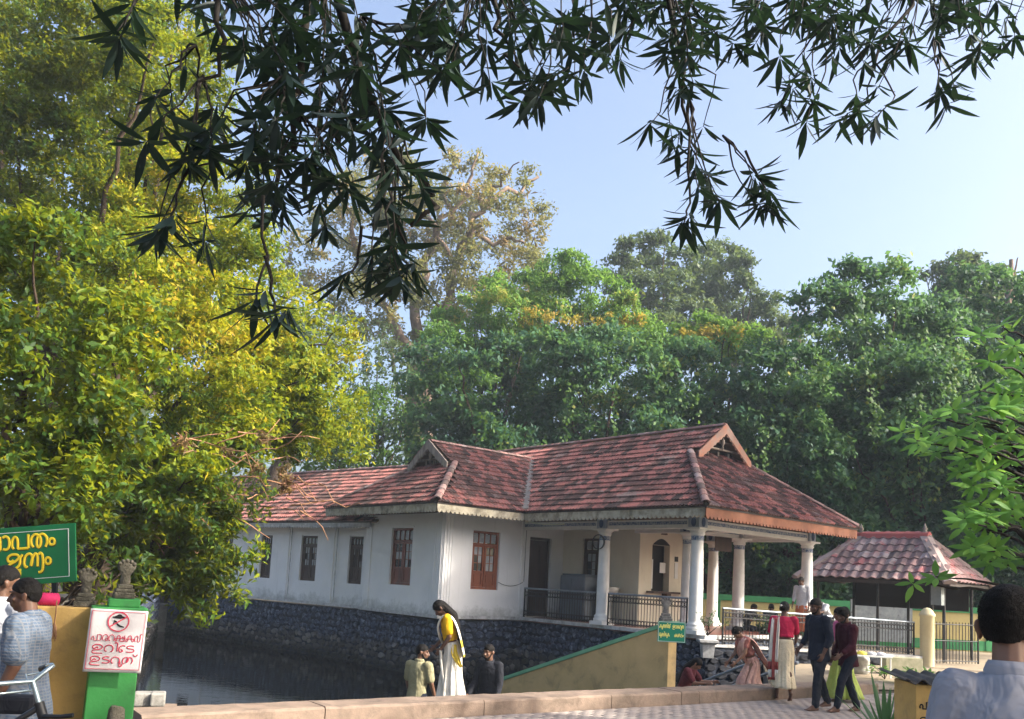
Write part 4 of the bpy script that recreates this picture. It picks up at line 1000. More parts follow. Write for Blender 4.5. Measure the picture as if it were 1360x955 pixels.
def sign_text(parent, word, xh, loc, m, name='lettering', sx=1.0, pen=.17, depth=.0025):
    """hand lettering: every pen stroke a flattened tube; xh = x-height"""
    mb = MB(); x = 0; q = 0
    for ch in word.split():
        strokes, adv = GLYPH[ch]
        for st in strokes:
            pts = [Vector((p[0]+x, p[1], 0)) for p in st]; out = []
            if len(pts) > 2:
                for i in range(len(pts)-1):
                    p0, p1, p2, p3 = pts[max(i-1, 0)], pts[i], pts[i+1], pts[min(i+2, len(pts)-1)]
                    for k in range(4): f = k/4; out.append(.5*((2*p1)+(p2-p0)*f+(2*p0-5*p1+4*p2-p3)*f*f+(3*p1-p0-3*p2+p3)*f**3))
                out.append(pts[-1])
            else: out = pts
            q += 1; mb.tube([Vector((p.x*sx*xh, -.0003*(q % 4), p.y*xh)) for p in out], pen*xh*.5, 8)
        x += adv
    mb.v = [(v[0], v[1]*(depth/(pen*xh*.5)), v[2]) for v in mb.v]
    return mb.build(name, m, parent, loc=loc)
sg = thing('small_sign', 'small green sign with yellow lettering on the end of the ochre parapet', 'sign', at(891.5, 853, 15.0), R(-3))
mb = MB(); mb.bbox(-.235, .235, -.012, .012, 0, .345); mb.build('board', mat('small_sign_green', (.015, .25, .15), (.012, .21, .125), 3, .45), sg)
mb = MB()
for x0, x1, z0, z1 in ((-.225, .225, .33, .337), (-.225, .225, .008, .015), (-.225, -.218, .0151, .3299), (.218, .225, .0151, .3299)): mb.bbox(x0, x1, -.0145, -.0121, z0, z1)
mb.build('border', SIGNW, sg)
PALEY = mat('small_sign_yellow', (.80, .78, .22), rough=.5)
sign_text(sg, 'ka u tha tha is ll', .052, (-.205, -.0135, .235), PALEY, sx=.62, pen=.22); sign_text(sg, 'i ra ka ra u tha', .052, (.015, -.0135, .235), PALEY, sx=.58, pen=.22)
sign_text(sg, 'da u ksha is ka u ka', .052, (-.205, -.0135, .095), PALEY, sx=.50, pen=.22); sign_text(sg, 'cha pa ka ta m', .052, (.045, -.0135, .095), PALEY, sx=.58, pen=.22)
def figure(label, loc, h, m, rz=0, name='stone_figure'):
    """small hooded serpent idol: stepped pedestal, coiled body, spread hood with five heads"""
    t = thing(name, label, 'idol', loc, rz)
    s = h/.46
    mb = MB()
    for w, d, z0, z1 in ((.24, .20, 0, .075), (.21, .17, .0751, .12), (.17, .14, .1201, .17)): mb.bbox(-w/2*s, w/2*s, -d/2*s, d/2*s, z0*s, z1*s)
    mb.build('pedestal', m, t, .012*s)
    mb = MB(); rg = []
    for z, rx, ry in ((.171, .055, .045), (.20, .062, .05), (.24, .058, .045), (.28, .056, .04), (.32, .075, .04), (.36, .10, .036), (.40, .112, .034), (.43, .10, .032), (.455, .06, .025)):
        rg.append([Vector((rx*s*math.cos(a), ry*s*math.sin(a)-(.01*s if z > .3 else 0), z*s)) for a in [2*math.pi*j/16 for j in range(16)]])
    mb.rings(rg, True, True)
    for k in range(5):
        a = R(30+30*k); c = Vector((.095*s*math.cos(a), -.03*s, .385*s+.075*s*math.sin(a)))
        mb.lathe([(.003*s, -.026*s), (.02*s, -.018*s), (.026*s, 0), (.02*s, .018*s), (.003*s, .026*s)], c, 8)
    b = mb.build('hooded_body', m, t)
    return t
figure('small dark stone figure on top of the ochre parapet behind the green sign', at(884, 826, 15.25), .40, mat('dark_figure_stone', (.10, .095, .09), (.22, .21, .20), 16, .9, bs=.6), 0)

# ------------------------------------------------------------------ left foreground: ochre wall, green pillar, idols, poster, board
PC = at(148, 900, 7.1); PC = Vector((PC.x, PC.y, 0)); PRZ = R(27)
gpil = thing('green_pillar', 'bright green square pillar with stepped cap carrying the white poster', 'pillar', PC, PRZ)
zt = at(150, 812, 7.0).z
mb = MB(); mb.rings([[(-.185, -.17, 0), (.17, -.17, 0), (.17, .17, 0), (-.185, .17, 0)], [(-.165, -.165, zt), (.175, -.165, zt), (.175, .165, zt), (-.165, .165, zt)]], True, False); mb.build('shaft', GREEN, gpil, .008)
mb = MB(); mb.bbox(-.195, .205, -.195, .195, zt+.001, zt+.035); mb.bbox(-.08, .15, -.11, .11, zt+.0351, zt+.10); mb.build('cap', GREEN, gpil, .008)
yw = thing('ochre_wall', 'ochre painted compound wall with worn top left of the green pillar', 'wall', PC)
wd = Vector((-.90, -.43, 0)).normalized(); wn_ = Vector((-wd.y, wd.x, 0))
wz = at(100, 807, 7.0).z
mb = MB(); q0 = Vector((-.17, .02, 0)); mb.prism([q0, q0+wd*4.5, q0+wd*4.5-wn_*.22, q0-wn_*.22], None, (0, 0, wz)); mb.build('wall', YELLOW, yw, .01)
for i in range(9):
    a = q0+wd*(.46*i+.62); mb = MB()
    mb.prism([a-wn_*.0+wn_*.02+Vector((0, 0, wz+.001)), a+wd*.44+wn_*.02+Vector((0, 0, wz+.001)), a+wd*.44-wn_*.24+Vector((0, 0, wz+.001)), a-wn_*.24+Vector((0, 0, wz+.001))], None, (0, 0, .045+random.uniform(0, .012)))
    mb.build('coping_brick', mat('coping_brick_%d' % i, (.20+.03*random.random(), .10, .07), (.12, .07, .05), 9, .9, bs=.5), yw, .006)
def wall_top(s, n=-.11): return PC+q0+wd*s-wn_*(-n if n < 0 else n)*1+Vector((0, 0, wz))
figure('weathered serpent stone idol on a stepped pedestal standing on the ochre wall', PC+q0+wd*.10-wn_*.09+Vector((0, 0, wz+.001)), .30, STONE, R(20), 'serpent_idol')
figure('weathered serpent stone idol on top of the green pillar', Matrix.Translation(PC) @ Matrix.Rotation(PRZ, 4, 'Z') @ Vector((.03, 0, zt+.101)), .30, STONE, R(30), 'serpent_idol')
rl = thing('pink_roll', 'roll of bright pink cord lying on top of the ochre wall', 'roll', PC+q0+wd*.36-wn_*.08+Vector((0, 0, wz+.052)))
mb = MB(); mb.tube([wd*-.075, wd*-.06, wd*.06, wd*.075], [.035, .048, .048, .035], 14); mb.build('roll', PINKCLOTH, rl)
for k in range(7): mb = MB(); mb.tube([wd*(-.055+.018*k)+Vector((0, math.cos(2*math.pi*i/12)*.049, math.sin(2*math.pi*i/12)*.049)) for i in range(13)], .004, 4, False); mb.build('winding', PINKCLOTH, rl)
ch = thing('hanging_chain', 'thin rusty chain with a dry tassel hanging down the ochre wall', 'chain', PC+q0+wd*.30+wn_*.03+Vector((0, 0, wz)))
mb = MB(); mb.tube([(0, 0, .05), (.004, -.002, -.05), (0, 0, -.13), (-.003, 0, -.2)], .005, 5); mb.build('chain', DRYV, ch)
mb = MB()
for i in range(14):
    a = random.uniform(0, 6.28); mb.tube([(0, 0, -.12), (.018*math.cos(a), .012*math.sin(a), -.16), (.026*math.cos(a), .014*math.sin(a), -.20-random.uniform(0, .07))], .0035, 4)
mb.build('tassel', DRYV, ch)
# poster
pp = at(148.5, 893, 6.84)
po = thing('poster', 'white no-footwear poster with red lettering tied to the green pillar', 'poster', pp, R(-4))
po.rotation_euler = (R(1.5), R(1.6), R(25))
pw, ph = .203, .475
gx, gz = 12, 14; vs_ = []; fs_ = []
for j in range(gz+1):
    for i in range(gx+1):
        x = -pw+2*pw*i/gx; z = ph*j/gz
        vs_.append((x, -.004+.0015*math.sin(x*23+z*9)+.001*math.sin(z*31-x*12), z))
for j in range(gz):
    for i in range(gx): a = j*(gx+1)+i; fs_.append((a, a+1, a+gx+2, a+gx+1))
mb = MB(); mb.add(vs_, fs_, True); sh = mb.build('sheet', PAPER, po); so = sh.modifiers.new('thick', 'SOLIDIFY'); so.thickness = .003
mb = MB()
for x0, x1, z0, z1 in ((-pw+.012, pw-.012, ph-.016, ph-.0125), (-pw+.012, pw-.012, .0225, .026), (-pw+.012, -pw+.0155, .0261, ph-.0161), (pw-.0155, pw-.012, .0261, ph-.0161)): mb.bbox(x0, x1, -.0092, -.0078, z0, z1)
mb.build('border', PINKINK, po)
yo = -.0080; cx, cz, ro = .0, .385, .077
mb = MB()
n = 40; ring = [[(cx+r_*math.cos(2*math.pi*i/n), y_, cz+r_*math.sin(2*math.pi*i/n)) for r_, y_ in ((ro, yo), (ro, yo-.002), (ro-.009, yo-.002), (ro-.009, yo))] for i in range(n+1)]
mb.rings(ring, False, False)
d = Vector((math.cos(R(35)), 0, math.sin(R(35)))); u = Vector((-d.z, 0, d.x)); c = Vector((cx, yo-.0002, cz))
mb.prism([c-d*(ro-.009)-u*.0045, c+d*(ro-.009)-u*.0045, c+d*(ro-.009)+u*.0045, c-d*(ro-.009)+u*.0045], None, (0, -.002, 0)); mb.build('prohibition_ring', PINKINK, po)
shoe1 = [(-.046, .030), (-.02, .024), (.01, .022), (.042, .030), (.044, .038), (.026, .044), (.012, .056), (-.004, .058), (-.016, .048), (-.03, .04), (-.046, .036)]
shoe2 = [(-.034, -.006), (-.026, -.002), (-.018, -.012), (-.004, -.030), (.016, -.042), (.042, -.044), (.044, -.036), (.026, -.030), (.014, -.026), (.002, -.018), (-.008, -.006), (-.012, .004), (-.024, .010), (-.034, .010), (-.032, -.004), (-.037, -.036), (-.040, -.036)]
for shp in (shoe1, shoe2):
    mb = MB(); mb.prism([(cx+x, yo+.0005, cz+z) for x, z in shp], None, (0, -.0012, 0)); mb.build('shoe_print', BLACKINK, po)
sign_text(po, 'pa aa da ra ksha ka ll', .046, (-.172, yo, .238), PINKINK, sx=.92, pen=.115)
sign_text(po, 'i va is e ta', .048, (-.16, yo, .158), PINKINK, sx=1.45, pen=.16)
sign_text(po, 'i ta ra u tha vir', .048, (-.165, yo, .070), PINKINK, sx=1.38, pen=.16)
# green board
B0 = at(-45, 783, 7.5); B1 = at(102, 772, 7.5); B2 = at(95, 695, 7.5)
bx_ = (B1-B0).normalized(); bz_ = (B2-B1); bz_ = (bz_-bx_*bz_.dot(bx_)); bhh = bz_.length; bz_.normalize(); by_ = bz_.cross(bx_)
gb = thing('green_board', 'tilted green direction board with yellow lettering above the ochre wall', 'sign', B0)
gb.matrix_world = Matrix.Translation(B0) @ Matrix((bx_, by_, bz_)).transposed().to_4x4()
bw_ = (B1-B0).length
mb = MB(); mb.bbox(0, bw_, -.01, .01, 0, bhh); mb.build('board', SIGNG, gb, .004)
mb = MB()
for x0, x1, z0, z1 in ((.02, bw_-.055, bhh-.048, bhh-.043), (.02, bw_-.055, .045, .050), (bw_-.06, bw_-.055, .0501, bhh-.0481)): mb.bbox(x0, x1, -.013, -.0101, z0, z1)
mb.build('border', SIGNW, gb)
SHAD = mat('sign_letter_shadow', (.10, .09, .02), rough=.6)
def double_text(word, xh, loc, sx):
    sign_text(gb, word, xh, loc, SIGNY, sx=sx, pen=.19, depth=.0015)
    sign_text(gb, word, xh, (loc[0]+.007, loc[1]+.0016, loc[2]-.007), SHAD, sx=sx, pen=.19, depth=.0008)
double_text('cha aa la ya m', .112, (.19, -.0125, bhh-.185), 1.0); double_text('ja na yasign m', .112, (.35, -.0125, bhh-.345), 1.0)
mb = MB(); mb.prism([(.20, -.0102, .11), (.27, -.0102, .045), (.27, -.0102, .08), (.47, -.0102, .08), (.47, -.0102, .14), (.27, -.0102, .14), (.27, -.0102, .175)], None, (0, -.003, 0)); mb.build('arrow', SIGNY, gb)
for x in (.15, bw_-.2):
    mb = MB(); mb.bbox(x-.02, x+.02, .0105, .04, -B0.z-.02, bhh*.8); mb.build('post', BLACKIRON, gb)
# granite blocks and rock by the pillar
for i, (px, w, lb) in enumerate(((189, .20, 'rough pale granite block beside the green pillar, nearer the pillar'), (209, .17, 'rough pale granite block at the end of the kerb, nearer the water'))):
    p = at(px, 937, 10.25); 
    blk = MB(); blk.box((p.x, p.y, p.z+.075), (w-.01, .24, .15), R(20)); tag(blk.build('granite_block', BLOCKM, None, .018), lb, 'block')
mb = MB(); p = at(200, 938, 10.3); mb.prism([Vector((p.x-.35, p.y-.16, 0)), Vector((p.x+.28, p.y-.05, 0)), Vector((p.x+.2, p.y+.28, 0)), Vector((p.x-.4, p.y+.2, 0))], None, (0, 0, p.z-.001)); tag(mb.build('block_footing', CONC), 'concrete footing carrying the granite blocks at the left end of the kerb', 'footing')
p = at(151, 972, 6.75); rk = MB(); rg = []
for z, s in ((-p.z, 1.1), (.02, 1.05), (.09, 1.0), (.16, .92), (.185, .7)):
    rg.append([Vector((p.x, p.y, p.z+z))+Vector((.062*s*math.cos(a)*(1+.15*math.sin(3*a)), .055*s*math.sin(a), random.uniform(-.006, .006))) for a in [2*math.pi*j/12 for j in range(12)]])
rk.rings(rg, True, True); tag(rk.build('marker_stone', STONE), 'short mossy marker stone at the foot of the green pillar', 'stone')

# ------------------------------------------------------------------ footwear box, agave
fb0 = at(1216, 960, 7.6); fbx = thing('footwear_box', 'ochre box with black lettering under a corrugated sheet', 'box', Vector((fb0.x, fb0.y, 0)), R(-4))
fz = at(1216, 909, 7.6).z
mb = MB(); mb.bbox(0, .95, 0, .5, .12, fz); mb.build('body', YELLOW, fbx, .006)
for x, y in ((.04, .04), (.91, .04), (.04, .46), (.91, .46)): mb = MB(); mb.bbox(x-.03, x+.03, y-.03, y+.03, 0, .119); mb.build('leg', DWOOD, fbx)
mb = MB(); rg = []
for i in range(57):
    x = -.12+1.2*i/56; zz = fz+.045+.022*math.sin(x*48)
    rg.append([(x, -.08, zz-.02), (x, .56, zz+.01), (x, .56, zz+.018), (x, -.08, zz-.012)])
mb.rings(rg, True, True); mb.build('corrugated_roof', SHEET, fbx)
sign_text(fbx, 'pa aa da ra', .058, (.035, -.002, fz-.20), BLACKINK, sx=1.0, pen=.2); sign_text(fbx, 'i va is e ta', .058, (.035, -.002, fz-.33), BLACKINK, sx=1.0, pen=.2)
# ------------------------------------------------------------------ people
def skin_m(name, c): 
    m, t, p = nt(name); v = pos(t)
    t.links.new(ramp(t, noise(t, v, 14, 4), [(.35, tuple(x*.85 for x in c)), (.65, c)]), p.inputs['Base Color'])
    p.inputs['Roughness'].default_value = .5; p.inputs['Subsurface Weight'].default_value = .08; p.inputs['Subsurface Radius'].default_value = (.02, .008, .004)
    return m
SK = [skin_m('skin_a', (.17, .085, .052)), skin_m('skin_b', (.13, .062, .038)), skin_m('skin_c', (.24, .125, .08)), skin_m('skin_d', (.28, .15, .095))]
def hair_m():
    m, t, p = nt('black_hair'); v = pos(t, (60, 60, 9))
    t.links.new(ramp(t, noise(t, v, 3, 3), [(.3, (.004, .0035, .0035)), (.7, (.012, .010, .009))]), p.inputs['Base Color'])
    p.inputs['Roughness'].default_value = .6; p.inputs['Specular IOR Level'].default_value = .15; bump(t, p, noise(t, v, 4, 3), .8, .008); return m
HAIR = hair_m()
LOCKS = bpy.data.textures.new('hair_locks', 'CLOUDS'); LOCKS.noise_scale = .025; LOCKS.noise_depth = 2
FOLDS = bpy.data.textures.new('cloth_folds', 'CLOUDS'); FOLDS.noise_scale = .11; FOLDS.noise_depth = 2
def cloth(name, c, c2=None, scale=6, rough=.85, bs=.55, fold=9):
    m, t, p = nt(name); v = pos(t, obj=True)
    c2 = c2 or tuple(x*.82 for x in c)
    t.links.new(ramp(t, noise(t, v, scale, 5), [(.35, c2), (.65, c)]), p.inputs['Base Color'])
    p.inputs['Roughness'].default_value = rough; p.inputs['Specular IOR Level'].default_value = .2
    bump(t, p, noise(t, pos(t, (1, 1, .55), True), fold, 3, .55, .8), bs, .05); return m

def capsule(mb, a, ra, b, rb, n=10):
    a = Vector(a); b = Vector(b); d = (b-a); L_ = d.length; d = d.normalized() if L_ > 1e-6 else Vector((0, 0, 1))
    x = d.orthogonal().normalized(); y = d.cross(x); rings = []
    for t, r, off in [(0, ra*math.cos(q), -ra*math.sin(q)) for q in (1.5, 1.1, .55)]+[(0, ra, 0), (1, rb, 0)]+[(1, rb*math.cos(q), rb*math.sin(q)) for q in (.55, 1.1, 1.5)]:
        c = a+d*(L_*t+off); rings.append([c+(x*math.cos(2*math.pi*j/n)+y*math.sin(2*math.pi*j/n))*r for j in range(n)])
    mb.rings(rings, True, True)
def ellipsoid(mb, c, r, M3=None, n=12, k=8):
    c = Vector(c); M3 = M3 or Matrix.Identity(3); rings = []
    for i in range(k+1):
        th = -math.pi/2+math.pi*(i+.02 if i == 0 else (i-.02 if i == k else i))/k
        rings.append([c+M3 @ Vector((r[0]*math.cos(th)*math.cos(2*math.pi*j/n), r[1]*math.cos(th)*math.sin(2*math.pi*j/n), r[2]*math.sin(th))) for j in range(n)])
    mb.rings(rings, True, True)
def loft(mb, rings, n=20, cap=True):
    """rings: list of (center, rx, ry, M3)"""
    mb.rings([[Vector(c)+M3 @ Vector((rx*math.cos(2*math.pi*j/n), ry*math.sin(2*math.pi*j/n), 0)) for j in range(n)] for c, rx, ry, M3 in rings], cap, True)
def blob(name, mb, m, parent, vox=.012, smooth=4):
    o = mb.build(name, m, parent)
    r = o.modifiers.new('remesh', 'REMESH'); r.mode = 'VOXEL'; r.voxel_size = vox; r.use_smooth_shade = True
    if smooth: s = o.modifiers.new('smooth', 'SMOOTH'); s.factor = .5; s.iterations = smooth
    return o

class Fig:
    """skeleton facing -y; left side is +x. Angles in degrees."""
    def __init__(s, name, label, loc, face, H=1.68, lean=0, twist=0, head=(0, 0), arms=((5, 8, 15), (5, 8, 15)), legs=((0, 0), (0, 0)), sit=None, skin=0, build=1.0, cat='person', vox=.010, group=None):
        s.t = thing(name, label, cat, loc, R(face), group)
        s.k = k = H/1.70; s.build = build; s.vox = vox; s.skin = SK[skin]
        s.legs = legs; s.arms = arms
        th, shn = .425*k, .42*k
        hips = [Vector((sg*.09*k*build, 0, 0)) for sg in (1, -1)]
        def lp(h, f, kn, ab=0):
            f, kn, ab = R(f), R(kn), R(ab)
            sx = 1 if h.x > 0 else -1
            d1 = Vector((sx*math.sin(ab), -math.sin(f)*math.cos(ab), -math.cos(f)*math.cos(ab))); kne = h+d1*th
            d2 = Vector((sx*math.sin(ab)*.3, -math.sin(f-kn), -math.cos(f-kn))).normalized(); an = kne+d2*shn
            return kne, an, d2
        L = [lp(h, *l) for h, l in zip(hips, legs)]
        hz = -min(l[1].z for l in L)+.075*k if sit is None else sit*k
        s.hip = Vector((0, 0, hz)); s.hips = [h+s.hip for h in hips]; s.knee = [l[0]+s.hip for l in L]; s.ank = [l[1]+s.hip for l in L]; s.shd = [l[2] for l in L]
        Rl = Matrix.Rotation(R(lean), 3, 'X'); Rt = Matrix.Rotation(R(twist), 3, 'Z')
        s.T = Rl @ Rt                                                     # torso frame
        s.up = s.T @ Vector((0, 0, 1)); s.fw = s.T @ Vector((0, -1, 0)); s.sd = s.T @ Vector((1, 0, 0))
        s.P = lambda x, y, z: s.hip+s.T @ Vector((x*k, y*k, z*k))          # point in torso frame, metres for a 1.70 m figure
        s.neck = s.P(0, .012, .545)
        s.Hm = s.T @ Matrix.Rotation(R(head[1]), 3, 'Z') @ Matrix.Rotation(R(head[0]), 3, 'X')
        s.hc = s.neck+s.T @ Vector((0, -.012*k, .02*k))+s.Hm @ Vector((0, -.015*k, .125*k))
        s.HP = lambda x, y, z: s.hc+s.Hm @ Vector((x*k, y*k, z*k))
        s.sh = [s.P(sg*.175*build, .01, .475) for sg in (1, -1)]; s.el = []; s.wr = []; s.hd = []
        for sg, S_, (f, ab, eb, *tw) in zip((1, -1), s.sh, arms):
            f, ab, eb = R(f), R(ab), R(eb); inw = R(tw[0]) if tw else 0
            d1 = Matrix.Rotation(R(twist), 3, 'Z') @ Vector((sg*math.sin(ab), -math.sin(f)*math.cos(ab), -math.cos(f)*math.cos(ab)))
            e = S_+d1*.285*k
            d2 = Matrix.Rotation(R(twist), 3, 'Z') @ Vector((sg*math.sin(ab)*.4-sg*math.sin(inw), -math.sin(f+eb), -math.cos(f+eb))).normalized()
            s.el.append(e); s.wr.append(e+d2*.245*k); s.hd.append(d2)
    def body(s, feet=True, face=True, chest=0):
        k = s.k; b = s.build; mb = MB()
        ellipsoid(mb, s.HP(0, .012, .022), (.076*k, .096*k, .092*k), s.Hm)      # skull
        ellipsoid(mb, s.HP(0, -.028, -.048), (.058*k, .062*k, .070*k), s.Hm)    # face and jaw
        ellipsoid(mb, s.HP(0, -.055, -.098), (.030*k, .028*k, .022*k), s.Hm)    # chin
        if face:
            capsule(mb, s.HP(0, -.092, .004), .010*k, s.HP(0, -.113, -.036), .015*k, 8)       # nose
            for sg in (1, -1):
                ellipsoid(mb, s.HP(sg*.013, -.102, -.040), (.010*k, .011*k, .008*k), s.Hm, 8, 6)
                ellipsoid(mb, s.HP(sg*.030, -.078, .022), (.026*k, .014*k, .009*k), s.Hm, 8, 6)  # brow
                ellipsoid(mb, s.HP(sg*.040, -.062, -.030), (.022*k, .022*k, .022*k), s.Hm, 8, 6)  # cheek
                ellipsoid(mb, s.HP(sg*.082, .012, -.022), (.011*k, .020*k, .034*k), s.Hm, 8, 6)  # ear
                ellipsoid(mb, s.HP(sg*.088, .022, -.010), (.009*k, .016*k, .022*k), s.Hm, 8, 6)
            ellipsoid(mb, s.HP(0, -.092, -.064), (.024*k, .012*k, .007*k), s.Hm, 8, 6)   # lips
            ellipsoid(mb, s.HP(0, -.088, -.077), (.021*k, .012*k, .008*k), s.Hm, 8, 6)
        capsule(mb, s.neck+s.T @ Vector((0, .0, -.06*k)), .060*k*b, s.HP(0, .015, -.06), .054*k*b)
        loft(mb, [(s.P(0, 0, z), rx*k*b, ry*k*b, s.T) for z, rx, ry in ((-.08, .13, .09), (.0, .145, .10), (.12, .125, .088), (.25, .14, .095), (.38, .155, .10), (.46, .14, .085), (.51, .07, .06))])
        for i, sg in enumerate((1, -1)):
            capsule(mb, s.sh[i], .058*k*b, s.el[i], .041*k*b); capsule(mb, s.el[i], .040*k*b, s.wr[i], .027*k*b)
            s.hand(mb, i, sg)
            capsule(mb, s.hips[i], .082*k*b, s.knee[i], .055*k*b); capsule(mb, s.knee[i], .055*k*b, s.ank[i], .034*k)
            c0 = s.knee[i].lerp(s.ank[i], .3)-s.shd[i].cross(Vector((1, 0, 0)))*.02*k
            ellipsoid(mb, c0, (.048*k*b, .05*k*b, .10*k))
            if feet: s.foot(mb, i, sg)
        return blob('body', mb, s.skin, s.t, s.vox, 3)
    def footdir(s, i):
        d = s.shd[i]; f = Vector((0, -d.z, d.y)).normalized()
        if f.y > 0: f = -f
        return f
    def foot(s, mb, i, sg):
        k = s.k; a = s.ank[i]; f = s.footdir(i); dn = s.shd[i]
        if abs(a.z-.075*k) < .06*k: f = Vector((0, -1, 0)); dn = Vector((0, 0, -1))
        heel = a-f*.035*k+dn*.045*k; ball = a+f*.115*k+dn*.055*k; toe = a+f*.16*k+dn*.060*k
        capsule(mb, a, .034*k, heel, .030*k); capsule(mb, heel, .028*k, ball, .030*k); capsule(mb, a+f*.02*k, .032*k, ball, .026*k)
        for q in range(5):
            off = Vector((sg*(-.034+.017*q)*k, 0, 0)); ln = (.058, .055, .05, .044, .036)[q]*k
            capsule(mb, ball+off*.8+f*.0, .012*k, ball+off+f*ln+dn*.008*k, .009*k, 6)
    def hand(s, mb, i, sg):
        k = s.k; w = s.wr[i]; d = s.hd[i]; ax = Vector((sg, 0, 0)); ax = (ax-d*ax.dot(d)).normalized(); pn = d.cross(ax)
        # palm faces the thigh: fingers lie in the plane of d and the walking direction
        wdt = pn*(-1 if pn.y > 0 else 1); nrm = -ax
        palm = w+d*.055*k
        ellipsoid(mb, palm, (.016*k, .040*k, .052*k), Matrix((nrm, wdt, d)).transposed())
        for q, ln in enumerate((.072, .080, .074, .058)):
            r0 = w+d*.088*k+wdt*(.030-.020*q)*k; m1 = r0+(d*.9+nrm*.35).normalized()*ln*.55*k; t_ = m1+(d*.65+nrm*.75).normalized()*ln*.5*k
            capsule(mb, r0, .0095*k, m1, .0088*k, 7); capsule(mb, m1, .0088*k, t_, .0075*k, 7)
        r0 = w+d*.03*k+wdt*.032*k; m1 = r0+(d*.75+wdt*.65+nrm*.2).normalized()*.042*k; t_ = m1+(d*.95+wdt*.2+nrm*.25).normalized()*.032*k
        capsule(mb, r0, .013*k, m1, .0105*k, 7); capsule(mb, m1, .0105*k, t_, .008*k, 7)
    def hair(s, style='short', beard=False, strands=0):
        k = s.k; mb = MB()
        def cap(sc, z0, yb, n=24, taper=.16, side=-.05):
            rings = []
            for i in range(9):
                t = i/8; ring = []
                for j in range(n):
                    a = 2*math.pi*j/n; fy = math.sin(a)                       # fy<0 is the forehead
                    low = float(np.interp(fy, [-1, -.75, -.35, .2, .55, 1], [.04, .035, side, side, z0, z0]))
                    zt = low+(.122-low)*math.sin(t*math.pi/2); rr = math.sqrt(max(0, 1-((zt-.02)/.104)**2)) if zt > .02 else math.sqrt(max(.3, 1-((.02-zt)/taper)**2))
                    ring.append(s.HP(.0815*sc*rr*math.cos(a), .012+.102*sc*rr*math.sin(a), zt*1.0+.001))
                rings.append(ring)
            rings.append([s.HP(.004*math.cos(2*math.pi*j/n), .012+.004*math.sin(2*math.pi*j/n), .124) for j in range(n)])
            mb.rings(rings, True, True)
        if style == 'short': cap(1.02, -.066, 0, taper=.125, side=.002)
        if style == 'thick': cap(1.12, -.05, 0); ellipsoid(mb, s.HP(0, -.03, .10), (.07*k, .075*k, .04*k), s.Hm); ellipsoid(mb, s.HP(0, .05, .04), (.086*k, .07*k, .09*k), s.Hm)
        if style in ('bun', 'long', 'braid', 'pony'): cap(1.06, -.07, 0)
        if style == 'bun': ellipsoid(mb, s.HP(0, .115, -.03), (.055*k, .045*k, .055*k), s.Hm)
        if style == 'pony':
            capsule(mb, s.HP(0, .10, -.0), .04*k, s.HP(0, .125, -.09), .045*k); capsule(mb, s.HP(0, .125, -.09), .045*k, s.HP(0, .11, -.22), .02*k)
        if style == 'long':
            capsule(mb, s.HP(0, .06, -.0), .072*k, s.P(0, .10, .50), .075*k); capsule(mb, s.P(0, .10, .50), .075*k, s.P(0, .125, .30), .065*k); capsule(mb, s.P(0, .125, .30), .062*k, s.P(0, .13, .12), .03*k)
        if style == 'braid':
            for q in range(8): ellipsoid(mb, s.HP(0, .09, -.03).lerp(s.P(.02, .12, .08), q/7), ((.036-.002*q)*k, (.030-.002*q)*k, .045*k), s.T, 8, 6)
        h = blob('hair', mb, HAIR, s.t, max(.006, s.vox*.8), 1)
        dm = h.modifiers.new('locks', 'DISPLACE'); dm.texture = LOCKS; dm.strength = .007; dm.mid_level = .5; dm.texture_coords = 'LOCAL'
        if strands:                                                       # short hair ends breaking the outline
            st = MB()
            for q in range(strands):
                d = Vector(rng.normal(size=3)); d.normalize()
                if d.z < -.55 or (d.y < -.3 and d.z < .35) or (abs(d.x) > .75 and d.z < .1): continue
                p = s.HP(.083*d.x, .012+.104*d.y, .02+.104*d.z); n_ = s.Hm @ d; tg = (n_.cross(Vector(rng.normal(size=3)))).normalized()
                e = p+(n_*.6+tg*.5+Vector((0, 0, -.5))).normalized()*.006*k; w = n_.cross(tg)*.0010*k
                st.add([p-w, p+w, e], [(0, 1, 2)])
            st.build('hair_ends', HAIR, h)
        if beard:
            bb = MB(); ellipsoid(bb, s.HP(0, -.050, -.098), (.040*k, .044*k, .030*k), s.Hm); ellipsoid(bb, s.HP(0, -.098, -.055), (.026*k, .010*k, .006*k), s.Hm, 8, 6)
            for sg in (1, -1): capsule(bb, s.HP(sg*.042, -.045, -.088), .018*k, s.HP(sg*.064, -.005, -.03), .010*k, 8)
            blob('beard', bb, HAIR, s.t, .008, 2)
        eb = MB()
        for sg in (1, -1):
            ellipsoid(eb, s.HP(sg*.032, -.090, .026), (.020*k, .006*k, .0045*k), s.Hm, 8, 6); ellipsoid(eb, s.HP(sg*.031, -.0845, .004), (.012*k, .006*k, .005*k), s.Hm, 8, 6)
        eb.build('eyes_and_brows', HAIR, s.t)
    def torso(s, mb, e, z0=-.1, flare=0, z1=.535):
        k = s.k; b = s.build
        prof = [(-.30, .165, .118), (-.2, .165, .118), (-.1, .16, .115), (0, .155, .11), (.12, .142, .102), (.25, .15, .105), (.36, .165, .11), (.44, .165, .10), (.49, .12, .085), (.535, .072, .068)]
        pr = [q for q in prof if z0 <= q[0] <= z1+.001]
        if pr[0][0] > z0: pr = [(z0, prof[0][1], prof[0][2])]+pr
        loft(mb, [(s.P(0, 0, z), (rx*b+e+flare*max(0, .1-z))*k, (ry*b+e+flare*max(0, .1-z))*k, s.T) for z, rx, ry in pr])
